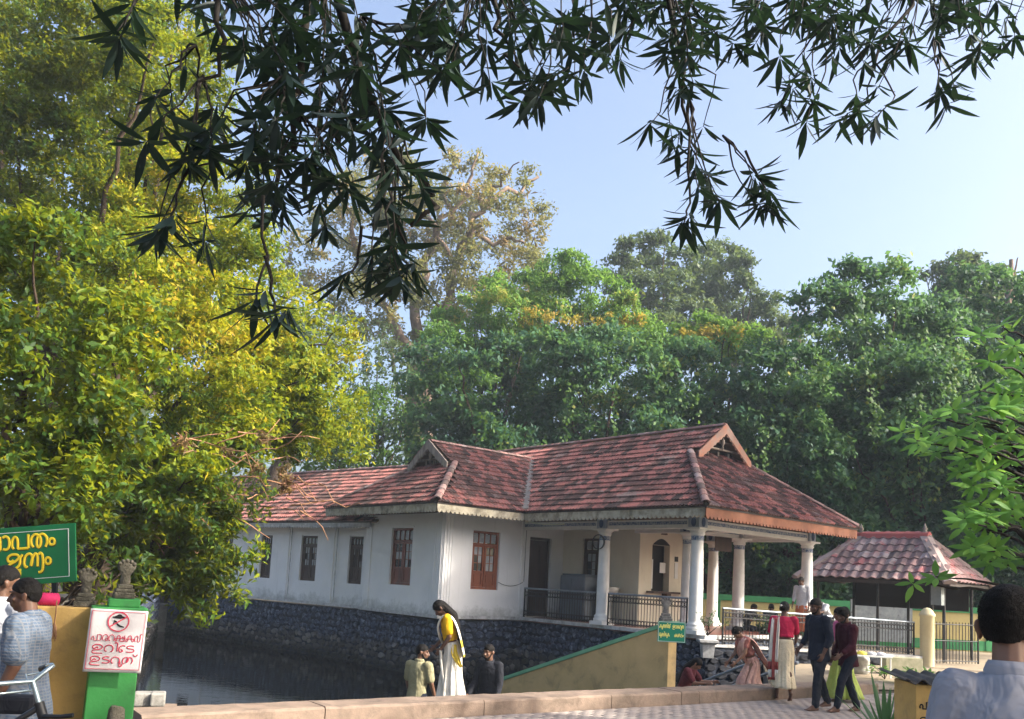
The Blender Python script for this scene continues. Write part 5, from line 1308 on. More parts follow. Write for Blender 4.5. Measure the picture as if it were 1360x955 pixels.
    def shirt(s, m, sleeve='long', hem=-.14, e=.014, name='shirt', vox=None, collar=True, roll=.98, flare=.05):
        k = s.k; b = s.build; mb = MB(); s.torso(mb, e, hem, flare)
        for i in range(2):
            capsule(mb, s.sh[i]+s.T @ Vector(((-.03 if i == 0 else .03)*k, 0, .005*k)), (.066+e*.4)*k*b, s.sh[i], (.070+e*.4)*k*b)
            if sleeve == 'short':
                q = s.sh[i].lerp(s.el[i], .72); capsule(mb, s.sh[i], (.070+e*.4)*k*b, q, (.064+e*.6)*k*b)
            elif sleeve == 'long':
                capsule(mb, s.sh[i], (.070+e*.4)*k*b, s.el[i], (.052+e*.6)*k*b); q = s.el[i].lerp(s.wr[i], roll); capsule(mb, s.el[i], (.052+e*.6)*k*b, q, (.040+e*.4)*k*b)
            elif sleeve == 'cap':
                q = s.sh[i].lerp(s.el[i], .5); capsule(mb, s.sh[i], (.062+e*.4)*k*b, q, (.052+e*.4)*k*b)
        o = blob(name, mb, m, s.t, vox or max(.009, s.vox), 4)
        dm = o.modifiers.new('folds', 'DISPLACE'); dm.texture = FOLDS; dm.strength = .022; dm.mid_level = .5; dm.texture_coords = 'LOCAL'
        if collar:
            c = MB(); n = 18; rg = []
            for rr, z in ((.072, .515), (.078, .545), (.070, .565), (.060, .56), (.062, .52)):
                rg.append([s.P(rr*1.06*b*math.cos(2*math.pi*j/n), .008+rr*b*math.sin(2*math.pi*j/n), z+(.012 if math.sin(2*math.pi*j/n) > 0 else -.02*abs(math.sin(2*math.pi*j/n)))) for j in range(n)])
            c.rings(rg, False, True); c.build('collar', m, s.t)
        return o
    def trousers(s, m, wide=0, name='trousers', short=False):
        k = s.k; b = s.build; mb = MB()
        loft(mb, [(s.P(0, 0, z), rx*k*b, ry*k*b, s.T) for z, rx, ry in ((.10, .138, .098), (.0, .155, .112), (-.08, .158, .115), (-.12, .14, .10))])
        for i in range(2):
            capsule(mb, s.hips[i], .096*k*b, s.knee[i], (.070+wide*.5)*k*b); q = s.knee[i].lerp(s.ank[i], .96 if not short else .3); capsule(mb, s.knee[i], (.070+wide*.5)*k*b, q, (.056+wide)*k*b)
        o = blob(name, mb, m, s.t, max(.010, s.vox), 3)
        dm = o.modifiers.new('folds', 'DISPLACE'); dm.texture = FOLDS; dm.strength = .022; dm.mid_level = .5; dm.texture_coords = 'LOCAL'
        return o
    def skirt(s, m, top=.06, pleats=11, amp=.012, name='skirt', r_hem=(.21, .19), z_hem=.03, shift=None, front=0):
        """draped cloth from the waist to the feet, with folds that deepen downwards"""
        k = s.k; b = s.build; n = 72; K_ = 16; rings = []
        foot = (s.ank[0]+s.ank[1])/2; foot.z = z_hem
        kn = (s.knee[0]+s.knee[1])/2
        spread = max(abs(s.ank[0].y-s.ank[1].y), .0)/2
        ks = max(abs(s.knee[0].y-s.knee[1].y), .0)/2
        if shift: foot += Vector(shift)
        top_c = s.P(0, 0, top); hipc = s.P(0, 0, -.06)
        for i in range(K_+1):
            t = i/K_
            if t < .2: u = t/.2; c = top_c.lerp(hipc, u); rx = .148+(.176-.148)*u; ry = .108+(.135-.108)*u; M3 = s.T
            elif t < .6: u = (t-.2)/.4; c = hipc.lerp(kn, u); rx = .176+(.165-.176)*u; ry = .135+(.14-.135)*u+ks*u; M3 = Matrix.Identity(3)
            else: u = (t-.6)/.4; c = kn.lerp(foot, u); rx = .165+(r_hem[0]-.165)*u; ry = .14+ks+(r_hem[1]+spread*.8-.14-ks)*u; M3 = Matrix.Identity(3)
            ring = []
            for j in range(n):
                a = 2*math.pi*j/n; am = amp*(.25+t*1.6)
                w = 1+am/ .16*(math.sin(a*pleats+1.3*math.sin(2*a)+t*.8)*.7+.45*math.sin(a*pleats*2.3+t*3))*(1.25 if math.sin(a) < 0 else .75)
                ring.append(c+M3 @ Vector((rx*b*k*w*math.cos(a), ry*b*k*w*math.sin(a), 0)))
            rings.append(ring)
        mb = MB(); mb.rings(rings, False, True); o = mb.build(name, m, s.t)
        so = o.modifiers.new('thick', 'SOLIDIFY'); so.thickness = .006
        return o
    def drape(s, m, path, width, name='pallu', folds=4, amp=.012, border=None, bw=.12, side=None):
        """ribbon of cloth along torso-frame points; width across; optional border strip material along the edges and end"""
        k = s.k; pts = [Vector(p) for p in path]; N_ = 36; out = []
        def cr(t):
            x = t*(len(pts)-1); i = min(int(x), len(pts)-2); f = x-i
            p0, p1, p2, p3 = pts[max(i-1, 0)], pts[i], pts[i+1], pts[min(i+2, len(pts)-1)]
            return .5*((2*p1)+(p2-p0)*f+(2*p0-5*p1+4*p2-p3)*f*f+(3*p1-p0-3*p2+p3)*f**3)
        W_ = 18; grid = []
        for i in range(N_+1):
            t = i/N_; c = cr(t); ws = width if not hasattr(width, '__len__') else np.interp(t, np.linspace(0, 1, len(width)), width)
            d = (cr(min(t+.02, 1))-cr(max(t-.02, 0))).normalized()
            sdv = Vector(side[min(int(t*len(side)), len(side)-1)]) if side else Vector((1, 0, 0))
            sdv = (sdv-d*sdv.dot(d)).normalized(); nn = d.cross(sdv)
            row = []
            for j in range(W_+1):
                x = j/W_-.5
                row.append(c+sdv*(x*ws)+nn*(amp*math.sin(x*2*math.pi*folds+t*3)))
            grid.append(row)
        mb = MB(); mb2 = MB()
        for i in range(N_):
            for j in range(W_):
                q = [s.P(*grid[i][j]), s.P(*grid[i][j+1]), s.P(*grid[i+1][j+1]), s.P(*grid[i+1][j])]
                e = border and (j < bw*W_ or i > N_*.965 or N_*.86 < i < N_*.90)
                (mb2 if e else mb).add(q, [(0, 1, 2, 3)], True)
        o = mb.build(name, m, s.t)
        for ob in [o]+([mb2.build('woven_border', border, o)] if border and mb2.v else []):
            bmm = bmesh.new(); bmm.from_mesh(ob.data); bmesh.ops.remove_doubles(bmm, verts=bmm.verts, dist=.0005); bmm.to_mesh(ob.data); bmm.free()
            so = ob.modifiers.new('thick', 'SOLIDIFY'); so.thickness = .007; so.offset = 0
        return o
C_WHITE = cloth('white_cotton', (.72, .69, .62), (.60, .57, .50)); C_CREAM = cloth('cream_silk', (.66, .57, .40), (.55, .47, .32), fold=12)
C_YEL = cloth('yellow_blouse', (.78, .45, .015)); C_GOLD = cloth('gold_border', (.62, .45, .06)); C_RED = cloth('red_border', (.30, .07, .06)); C_ROSE = cloth('rose_sari', (.72, .46, .38), (.62, .35, .29), 10, fold=14)
C_ROSED = cloth('rose_blouse', (.42, .16, .13)); C_CRIM = cloth('crimson_blouse', (.50, .02, .07)); C_OLV = cloth('khaki_shirt', (.33, .31, .19), (.27, .25, .15)); C_BLK = cloth('black_shirt', (.022, .024, .032))
C_NAVY = cloth('navy_shirt', (.018, .024, .040), (.012, .016, .028)); C_JEAN = cloth('dark_jeans', (.028, .033, .044), (.016, .020, .028), 14); C_MAR = cloth('maroon_shirt', (.055, .010, .018)); C_BLUEBLK = cloth('black_jeans', (.014, .018, .030))
C_PINK = cloth('pink_kurta', (.62, .14, .27)); C_LIME = cloth('lime_skirt', (.46, .55, .14), (.36, .45, .10)); C_ORG = cloth('orange_dhoti', (.62, .20, .10), (.5, .15, .07)); C_WSH = cloth('white_shirt', (.62, .63, .66), (.52, .53, .57))
C_GREY = cloth('pale_grey_shirt', (.36, .37, .42), (.32, .33, .38), 3, .85, 1.0, 7); C_MAROON = cloth('dark_maroon_cloth', (.10, .022, .03))
def check_m():
    m, t, p = nt('checked_shirt'); v = pos(t, obj=True)
    br = N(t, 'ShaderNodeTexBrick', Scale=1.0); br.offset = 0
    mp = N(t, 'ShaderNodeMapping'); mp.inputs['Rotation'].default_value = (R(90), 0, 0); t.links.new(v, mp.inputs[0])
    br.inputs['Brick Width'].default_value = .032; br.inputs['Row Height'].default_value = .021; br.inputs['Mortar Size'].default_value = .0035
    br.inputs['Color1'].default_value = (.075, .11, .17, 1); br.inputs['Color2'].default_value = (.11, .155, .22, 1); br.inputs['Mortar'].default_value = (.17, .19, .22, 1)
    t.links.new(mp.outputs[0], br.inputs['Vector']); t.links.new(br.outputs['Color'], p.inputs['Base Color']); p.inputs['Roughness'].default_value = .85
    bump(t, p, noise(t, v, 9, 3, .55, .8), .5, .04); return m
def put(px, Y, z): q = at(px, 800, Y); return Vector((q.x, q.y, z))
# woman in white and yellow by the water
f = Fig('person', 'woman in white sari with yellow blouse looking down behind the kerb wall', put(604, 13.35, -.14), -88, 1.62, 13, 0, (38, 0), ((-10, 6, 42, 26), (0, 8, 45, 25)), ((2, 4), (-4, 2)), skin=1)
f.body(); f.hair('long'); f.shirt(C_YEL, 'short', .12, .012, 'blouse', collar=False); f.skirt(C_WHITE, .10, 9, .016, 'sari_skirt', (.20, .20))
f.drape(C_WHITE, [(-.10, -.14, .12), (.0, -.165, .26), (.06, -.15, .40), (.10, -.06, .515), (.11, .06, .50), (.12, .13, .36), (.12, .16, .12), (.11, .17, -.15)], [.2, .22, .16, .12, .15, .2, .24, .26], border=C_GOLD, bw=.14)
f.drape(C_GOLD, [(.15, .05, .06), (.186, .03, -.06), (.192, .06, -.18), (.18, .10, -.30)], [.06, .10, .09, .03], 'gold_fold', 2, .006, side=[(0, 1, 0)])
f.drape(C_WHITE, [(.05, -.17, .05), (.08, -.20, -.2), (.08, -.22, -.5), (.08, -.24, -.78)], [.12, .16, .18, .22], 'front_pleats', 5, .02, border=C_GOLD, bw=.0)
# two men on the lower steps
f = Fig('person', 'bearded man in khaki shirt seen from behind on the pond steps', put(561, 14.0, -.985), 152, 1.68, 4, 0, (6, -62), ((8, 10, 18), (8, 10, 18)), ((0, 0), (0, 0)), skin=0)
f.body(); f.hair('short', True); f.shirt(C_OLV, 'short', -.16); f.trousers(C_BLUEBLK)
f = Fig('person', 'bearded man in black shirt standing on the pond steps facing the camera', put(655, 14.4, -.975), -28, 1.70, 2, 0, (4, -10), ((6, 9, 20), (10, 9, 30)), ((0, 0), (0, 0)), skin=0)
f.body(); f.hair('short', True); f.shirt(C_BLK, 'long', -.16); f.trousers(C_BLUEBLK)
# seated woman behind the parapet end
f = Fig('person', 'person in dark maroon clothes sitting on the stair behind the parapet end', put(909, 17.0, -.46), 60, 1.55, 22, 0, (25, 10), ((35, 10, 60), (35, 12, 60)), ((75, 85), (70, 80)), sit=.36, skin=2)
f.body(); f.hair('long'); f.shirt(C_MAROON, 'short', -.1, .02, 'kurta', collar=False); f.trousers(cloth('cream_trousers', (.62, .50, .28)), .01)
# woman in rose sari coming up the stair
f = Fig('person', 'woman in pale rose sari bending forward beside the stair handrail', put(1000, 17.4, -.38), -78, 1.60, 26, 0, (24, 0), ((14, 6, 30, 8), (12, 8, 25)), ((20, 25), (-6, 5)), skin=3)
f.body(); f.hair('bun'); f.shirt(C_ROSED, 'cap', .14, .012, 'blouse', collar=False); f.skirt(C_ROSE, .10, 10, .018, 'sari_skirt', (.25, .24), shift=(0, .05, 0))
f.drape(C_ROSE, [(-.1, -.15, .10), (.02, -.165, .26), (.08, -.14, .40), (.11, -.05, .515), (.12, .07, .49), (.13, .14, .34), (.13, .18, .06), (.12, .25, -.24), (.12, .30, -.5)], [.26, .30, .26, .22, .22, .25, .28, .3, .34], border=C_ROSED, bw=.12)
# woman in cream sari stepping down
f = Fig('person', 'woman in cream sari with red blouse and hanging red bordered shawl by the kerb', put(1042, 15.15, .03), 168, 1.64, 5, 0, (14, -18), ((6, 8, 16), (20, 10, 45)), ((12, 10), (-14, 24)), skin=1)
f.body(); f.hair('bun'); f.shirt(C_CRIM, 'short', .17, .014, 'blouse', collar=False); f.skirt(C_CREAM, .13, 8, .014, 'sari_skirt', (.19, .17), z_hem=.22)
f.drape(C_WHITE, [(-.08, -.15, .14), (.04, -.165, .28), (.10, -.13, .42), (.13, -.03, .515), (.145, .07, .48), (.16, .13, .30), (.18, .15, .0), (.19, .16, -.30), (.19, .17, -.58)], [.2, .22, .18, .14, .14, .15, .16, .165, .17], border=C_RED, bw=.0)
f.drape(C_RED, [(.145, .095, .49), (.16, .145, .30), (.18, .166, .0), (.19, .176, -.30), (.19, .184, -.55)], .05, 'red_stripe', 1, .004)
mb = MB(); ellipsoid(mb, f.HP(.03, .155, -.0), (.02, .015, .02)); mb.build('hair_flower', C_WHITE, f.t)
# walking men
f = Fig('person', 'bearded man in navy shirt and dark jeans walking left along the kerb', put(1088, 14.2, .008), -72, 1.74, 3, 0, (10, 8), ((-8, 12, 30, 12), (4, 9, 38, 8)), ((10, 4), (-12, 12)), skin=1, build=1.05)
f.body(); f.hair('short', True); f.shirt(C_NAVY, 'long', -.15, .016, roll=.55, flare=.05); f.trousers(C_JEAN)
f = Fig('person', 'man in maroon shirt and black jeans striding left behind the navy shirted man', put(1127, 14.15, .008), -74, 1.66, 5, 0, (12, 6), ((12, 10, 40, 10), (-4, 9, 30)), ((26, 14), (-12, 12)), skin=1)
f.body(); f.hair('thick', True); f.shirt(C_MAR, 'long', -.14, .016, roll=.75, flare=.05); f.trousers(C_BLUEBLK)
f = Fig('person', 'person in pink top and lime green skirt hidden behind the maroon shirted man', put(1119, 15.55, .008), -84, 1.60, 3, 0, (8, 0), ((10, 9, 70, 10), (0, 8, 15)), ((9, 5), (-9, 8)), skin=0)
f.body(); f.hair('bun'); f.shirt(C_PINK, 'short', -.12, .016, 'kurta', collar=False); f.skirt(C_LIME, .04, 11, .02, 'skirt', (.27, .22), z_hem=.06)
bag = MB(); hp = f.wr[0]+f.hd[0]*.1+Vector((0, 0, -.16)); loft(bag, [(hp+Vector((0, 0, z)), r*.5, r, Matrix.Identity(3)) for z, r in ((-.13, .06), (-.09, .10), (.05, .10), (.12, .07))], 14); bag.tube([hp+Vector((0, -.06, .10)), hp+Vector((0, 0, .20)), hp+Vector((0, .06, .10))], .008, 6)
bo = bag.build('handbag', mat('grey_bag', (.10, .10, .10), (.16, .16, .15), 8, .6)); bo.matrix_world = Matrix.Translation(f.t.location) @ Matrix.Rotation(R(-84), 4, 'Z'); tag(bo, 'grey handbag held by the person in pink top and lime skirt', 'bag')
# people on the terrace
f = Fig('person', 'man in white shirt and orange dhoti standing behind the long railing', put(1065, 26.1, .62), -35, 1.70, 2, 0, (14, -20), ((4, 8, 12), (6, 8, 20)), ((0, 0), (0, 0)), skin=1)
f.body(); f.hair('short'); f.shirt(C_WSH, 'long', -.14, roll=.5); f.skirt(C_ORG, .0, 8, .012, 'dhoti', (.20, .17), z_hem=.12)
f = Fig('person', 'person in white shirt bending down behind the navy shirted man', put(1101, 25.9, .30), -60, 1.62, 40, 0, (20, 0), ((50, 8, 30), (50, 8, 30)), ((4, 4), (4, 4)), skin=1)
f.body(); f.hair('short'); f.shirt(C_WSH, 'short', -.14); f.trousers(C_BLUEBLK)
f = Fig('person', 'dark haired person in black sitting behind the railing below the porch column', put(990, 26.6, .66), 40, 1.62, 24, 0, (10, 30), ((40, 10, 50), (40, 10, 50)), ((82, 120, 15), (82, 120, 15)), sit=.12, skin=2)
f.body(); f.hair('short'); f.shirt(C_BLK, 'short', -.1); f.trousers(C_BLUEBLK)
f = Fig('person', 'black haired person sitting behind the railing beside the woman in cream sari', put(1022, 26.7, .62), 10, 1.62, 10, 0, (10, -20), ((40, 10, 50), (40, 10, 50)), ((82, 120, 15), (82, 120, 15)), sit=.12, skin=1)
f.body(); f.hair('thick'); f.shirt(C_NAVY, 'short', -.1); f.trousers(C_BLUEBLK)
# boy and man by the ochre wall
f = Fig('person', 'boy in checked blue short sleeved shirt facing left by the ochre wall', put(44, 6.2, 0), -82, 1.61, 3, 0, (4, 6), ((-6, 10, 28, 4), (0, 8, 20)), ((3, 4), (-3, 4)), skin=1, build=1.16, vox=.007)
f.body(); f.hair('short', strands=5000); f.shirt(check_m(), 'short', -.20, .028, flare=.12); f.trousers(cloth('grey_trousers', (.16, .16, .16)))
f = Fig('person', 'man in white shirt cut off by the left edge behind the boy', put(-2, 6.55, 0), 172, 1.68, 2, 0, (4, -40), ((5, 9, 15), (5, 9, 15)), ((2, 3), (-2, 3)), skin=0)
f.body(); f.hair('short'); f.shirt(C_WSH, 'long', -.15, .024); f.trousers(cloth('white_trousers', (.62, .6, .56)))
# man close to the camera
q = at(1340, 800, 2.95)
f = Fig('person', 'man in pale grey shirt seen from behind close to the camera', Vector((q.x, q.y, 0)), 160, 1.84, 2, 0, (3, -24), ((5, 10, 15), (5, 10, 15)), ((2, 3), (-2, 3)), skin=2, build=.86, vox=.006)
f.body(); f.hair('short', strands=9000); f.shirt(C_GREY, 'long', -.15, .022, vox=.008); f.trousers(cloth('grey_trousers_near', (.12, .12, .13)))

# ------------------------------------------------------------------ bicycle at the left edge
bc = thing('bicycle', 'old bicycle with pale handlebar in front of the boy', 'bicycle')
CHROME = mat('pale_handlebar', (.45, .55, .58), (.38, .47, .50), 12, .22, .6, metal=.7)
A = at(70, 884, 4.15); Bc = at(0, 908, 4.0); St = at(44, 902, 4.1)
left = Bc+(Bc-A).normalized()*.12+Vector((0, -.02, 0))
MB().tube([A+Vector((-.10, .10, -.03)), A+Vector((-.02, .03, .0)), A, A.lerp(St, .5)+Vector((0, 0, -.004)), St+Vector((0, 0, -.01)), Bc, left, left+Vector((-.15, .05, .02)), left+Vector((-.2, .14, .03))], .0115, 10).build('handlebar', CHROME, bc)
MB().tube([A+Vector((-.10, .10, -.03)), A+Vector((-.06, .065, -.018))], .017, 10).build('grip', BLACKIRON, bc)
MB().tube([A+Vector((-.05, .04, -.035)), A+Vector((-.12, .0, -.05)), St+Vector((.0, -.01, -.05)), Bc+Vector((0, 0, -.045))], .006, 6).build('brake_rod', CHROME, bc)
hd0 = St+Vector((0, .0, -.01)); hd1 = at(60, 962, 4.1)
dd = (hd1-hd0).normalized()
MB().tube([hd0, hd0+dd*.10], .013, 8).build('stem', CHROME, bc); MB().tube([hd0+dd*.10, hd0+dd*.30], .022, 10).build('head_tube', BLACKIRON, bc)
axle = hd0+dd*.86+Vector((.04, 0, 0)); axle.z = .34
wv = Vector((.97, .22, 0)).normalized()
def wheel(c):
    w = MB(); w.tube([c+wv*(.325*math.cos(2*math.pi*i/40))+Vector((0, 0, .325*math.sin(2*math.pi*i/40))) for i in range(41)], .018, 8, False); wo = w.build('wheel', BLACKIRON, bc)
    s_ = MB()
    for i in range(18): s_.tube([c, c+wv*(.31*math.cos(2*math.pi*i/18))+Vector((0, 0, .31*math.sin(2*math.pi*i/18)))], .002, 4)
    s_.build('spokes', CHROME, wo); h = MB(); h.tube([c+Vector((-.02, .05, 0)), c+Vector((.02, -.05, 0))], .022, 8); h.build('hub', CHROME, wo)
wheel(axle); rear = axle-wv*1.08; wheel(rear)
for sg in (-1, 1): MB().tube([hd0+dd*.30, hd0+dd*.36+Vector((0, sg*.05, 0)), axle+Vector((0, sg*.05, 0))], .011, 8).build('fork_blade', BLACKIRON, bc)
seatb = rear+wv*.36+Vector((0, 0, .48)); bb_ = rear+wv*.44+Vector((0, 0, -.05))
for a, b in ((hd0+dd*.12, seatb), (hd0+dd*.28, bb_), (bb_, seatb+Vector((-.03, 0, .12))), (bb_, rear), (seatb, rear)): MB().tube([a, b], .014, 8).build('frame_tube', BLACKIRON, bc)
sd2 = MB(); loft(sd2, [(seatb+Vector((-.05, 0, .16))-wv*x, r, .03, Matrix.Rotation(R(90), 3, 'Y')) for x, r in ((-.14, .02), (0, .035), (.09, .05), (.13, .045))], 12); sd2.build('saddle', BLACKIRON, bc)
mb = MB(); q = at(20, 935, 4.25); mb.box(q, (.20, .10, .085), R(8)); mb.build('carrier_bag', C_BLK, bc, .02)
MB().tube([hd0+dd*.16+Vector((.02, -.03, 0)), at(80, 952, 4.05), at(97, 950, 4.05)], .011, 6).build('lamp_bracket', BLACKIRON, bc)
# ------------------------------------------------------------------ foliage
def unit(a): return a/np.maximum(np.linalg.norm(a, axis=1, keepdims=True), 1e-9)
def leaf_arrays(P, Nn, length, width, droop=.25, fold=.18, axis=None, jit=.35):
    """one folded diamond leaf (two triangles) per point"""
    n = len(P); Nn = unit(Nn)
    t = rng.normal(size=(n, 3)) if axis is None else axis+rng.normal(size=(n, 3))*.4
    t[:, 2] -= .5
    t = unit(t-Nn*np.sum(t*Nn, 1, keepdims=True)); s = np.cross(Nn, t)
    L_ = length*(1+rng.uniform(-jit, jit, (n, 1))); W_ = width*(1+rng.uniform(-jit, jit, (n, 1)))
    V = np.empty((n, 4, 3))
    V[:, 0] = P-t*L_*.5; V[:, 2] = P+t*L_*.5-Nn*L_*droop
    mid = P+t*L_*.02
    V[:, 1] = mid+s*W_*.5-Nn*W_*fold; V[:, 3] = mid-s*W_*.5-Nn*W_*fold
    b = np.arange(n)[:, None]*4
    Fc = np.concatenate([b+np.array([[0, 1, 2]]), b+np.array([[0, 2, 3]])])
    return V.reshape(-1, 3), Fc
def shell_points(c, r, n, thick=.22, bumps=None):
    d = unit(rng.normal(size=(n, 3)))
    rad = 1-np.abs(rng.normal(size=(n, 1)))*thick
    ph = rng.uniform(0, 6.28, 6)
    w = 1+.16*np.sin(d[:, :1]*5+ph[0])*np.sin(d[:, 1:2]*5+ph[1])+.10*np.sin(d[:, 2:3]*9+ph[2]+d[:, :1]*7)
    P = np.array(c)+d*np.array(r)*rad*w
    return P, d
def crown(name, clumps, leaf_len, leaf_w, density, material, parent, up=.55, rnd_lo=0, rnd_hi=1, thick=.22, droop=.25, twig=5, tone_sd=.13):
    """clumps: list of (centre, radii[, tone]). density: leaves per square metre of clump surface; leaves sit in small sprays"""
    Ps = []; Ns = []; Rn = []
    for cl in clumps:
        c, r = cl[0], cl[1]
        a = 4*math.pi*((r[0]*r[1])**1.6/3+(r[0]*r[2])**1.6/3+(r[1]*r[2])**1.6/3)**(1/1.6)
        n = max(8, int(a*density/twig)); P, d = shell_points(c, r, n, thick)
        tw_n = d*.6+np.array([0, 0, up])+rng.normal(size=(n, 3))*.45
        tone = (cl[2] if len(cl) > 2 else rng.normal(.5, .14))+rng.normal(size=n)*.10
        ax = unit(rng.normal(size=(n, 3))+np.array([0, 0, -.4])+d*.6)
        for k in range(twig):
            Ps.append(P+ax*leaf_len*((k-twig/2)*.42)+rng.normal(size=(n, 3))*leaf_len*.30)
            Ns.append(tw_n+rng.normal(size=(n, 3))*.32); Rn.append(np.clip(tone+rng.normal(size=n)*tone_sd*.7, 0, 1))
    P = np.concatenate(Ps); Nn = np.concatenate(Ns); rn = rnd_lo+(rnd_hi-rnd_lo)*np.concatenate(Rn)
    V, Fc = leaf_arrays(P, Nn, leaf_len, leaf_w, droop)
    return tri_mesh(name, V, Fc, np.repeat(rn, 4), material, parent)
def scatter_clumps(c, R_, n, rmin, rmax, flat=.8, shell=.8, floor_z=None):
    """many unequal clumps through an ellipsoid"""
    out = []
    for i in range(n):
        d = rng.normal(size=3); d /= np.linalg.norm(d)
        rad = shell*rng.uniform(.35, 1)**.5
        p = np.array(c)+d*np.array(R_)*rad
        r = rng.uniform(rmin, rmax)
        if floor_z is not None and p[2]-r < floor_z: p[2] = floor_z+r*rng.uniform(.4, 1)
        out.append((p, (r*rng.uniform(.85, 1.25), r*rng.uniform(.85, 1.25), r*flat*rng.uniform(.8, 1.2))))
    return out
def limb(mb, pts, r0, r1, n=8, wob=.06, seg=6):
    pts = [Vector(p) for p in pts]; out = []; Lt = sum((b-a).length for a, b in zip(pts[:-1], pts[1:]))
    for a, b in zip(pts[:-1], pts[1:]):
        for i in range(seg):
            out.append(a.lerp(b, i/seg)+Vector(rng.normal(size=3))*wob*(0 if (not out) else 1))
    out.append(pts[-1]); k = len(out)
    mb.tube(out, [r0+(r1-r0)*i/(k-1) for i in range(k)], n)
def trunk_for(t, base, clumps, r0, mat_=None, k=7, name='trunk', split=.45):
    """tapered trunk with limbs reaching into some clumps; coordinates relative to the tree's base"""
    base = np.array(base); mb = MB()
    cs = [np.array(c[0]) for c in clumps]; top = np.mean(cs, axis=0); fork = base+(top-base)*split; fork[:2] = base[:2]+(top-base)[:2]*split*.6
    limb(mb, [base, base+(fork-base)*.5+rng.normal(size=3)*.1, fork], r0, r0*.6, 10)
    for c in [cs[i] for i in rng.choice(len(cs), min(k, len(cs)), replace=False)]:
        m = fork+(c-fork)*.5+np.array([0, 0, .08*np.linalg.norm(c-fork)])
        limb(mb, [fork+rng.normal(size=3)*.05, m, c], r0*.28, r0*.05, 6, .08)
    return mb.build(name, mat_ or BARK, t)
def tree(name, label, base, clumps, leaf, dens, material, r0=.25, cat='tree', group=None, k=10, bark=None, extra=None, up=.55, droop=.25, split=.45, thick=.28):
    t = thing(name, label, cat, (0, 0, 0), 0, group)
    t.location = base; b = np.array(base)
    cl = [(np.array(c[0])-b,)+tuple(c[1:]) for c in clumps]
    if r0: trunk_for(t, (0, 0, 0), cl, r0, bark, k, split=split)
    crown('crown', cl, leaf[0], leaf[1], dens, material, t, up=up, droop=droop, thick=thick)
    if extra:
        for c2, lf2, d2, m2 in extra: crown('crown', [(np.array(c[0])-b,)+tuple(c[1:]) for c in c2], lf2[0], lf2[1], d2, m2, t, up=up)
    return t
def pc(px, py, Y, rx, rz=None, ry=None):
    """clump given by the pixel of its centre, depth, and radius in pixels"""
    q = at(px, py, Y); s = Y/F; rz = rx if rz is None else rz
    return (np.array(q), (rx*s, (ry if ry else (rx+rz)/2)*s, rz*s))
def pcs(lst, Y, jitY=0): return [pc(x, y, Y+(rng.uniform(-jitY, jitY) if jitY else 0), r*rng.uniform(.9, 1.1), r*.8*rng.uniform(.9, 1.1)) for x, y, r in lst]
def fill(x0, x1, ytop, ybot, Y, n, rmin, rmax, jitY=1.5):
    """clumps covering the area under a skyline, ytop = list of (x, y); n is only a floor for the count"""
    xs = [p[0] for p in ytop]; ys = [p[1] for p in ytop]; out = []; st = (rmin+rmax)/2*1.12
    x = x0+st*.3; col_ = 0
    while x < x1+st*.2:
        yt = np.interp(x, xs, ys); y = yt+st*rng.uniform(.55, .95); first = True
        while y < ybot+st*.5 or first:
            r = rng.uniform(rmin, rmax)*(.85 if first else 1)
            out.append(pc(x+rng.uniform(-.4, .4)*st, y+rng.uniform(-.3, .3)*st, Y+rng.uniform(-jitY, jitY), r*rng.uniform(.95, 1.3), r*rng.uniform(.7, 1.0)))
            y += st*rng.uniform(.8, 1.1); first = False
        x += st*rng.uniform(.85, 1.05); col_ += 1
    return out
def gnd(px, Y): q = at(px, 800, Y); return (q.x, q.y, -.03)
def drapes(t, base, n, x0, x1, ytop, Y, material, leaf=.2, lmin=1.0, lmax=3.5, name='hanging_creeper'):
    """strings of creeper leaves hanging down the face of a tree"""
    Ps = []; Ns = []; b = np.array(base); xs = [p[0] for p in ytop]; ys = [p[1] for p in ytop]
    for i in range(n):
        x = rng.uniform(x0, x1); y = np.interp(x, xs, ys)+rng.uniform(15, 230); q = np.array(at(x, y, Y+rng.uniform(-1.2, .3)))
        L_ = rng.uniform(lmin, lmax); m = int(L_*16); w = rng.uniform(.12, .4)
        z = rng.uniform(0, L_, m); P = q+np.stack([rng.normal(size=m)*w*(1-.6*z/L_), rng.normal(size=m)*.15, -z], 1)
        Ps.append(P); Ns.append(np.tile([0, -1, .45], (m, 1))+rng.normal(size=(m, 3))*.35)
    P = np.concatenate(Ps)-b; V, Fc = leaf_arrays(P, np.concatenate(Ns), leaf, leaf*.8, .1, axis=np.array([0, 0, -1.]))
    return tri_mesh(name, V, Fc, np.repeat(np.clip(rng.normal(.55, .2, len(P)), 0, 1), 4), material, t)

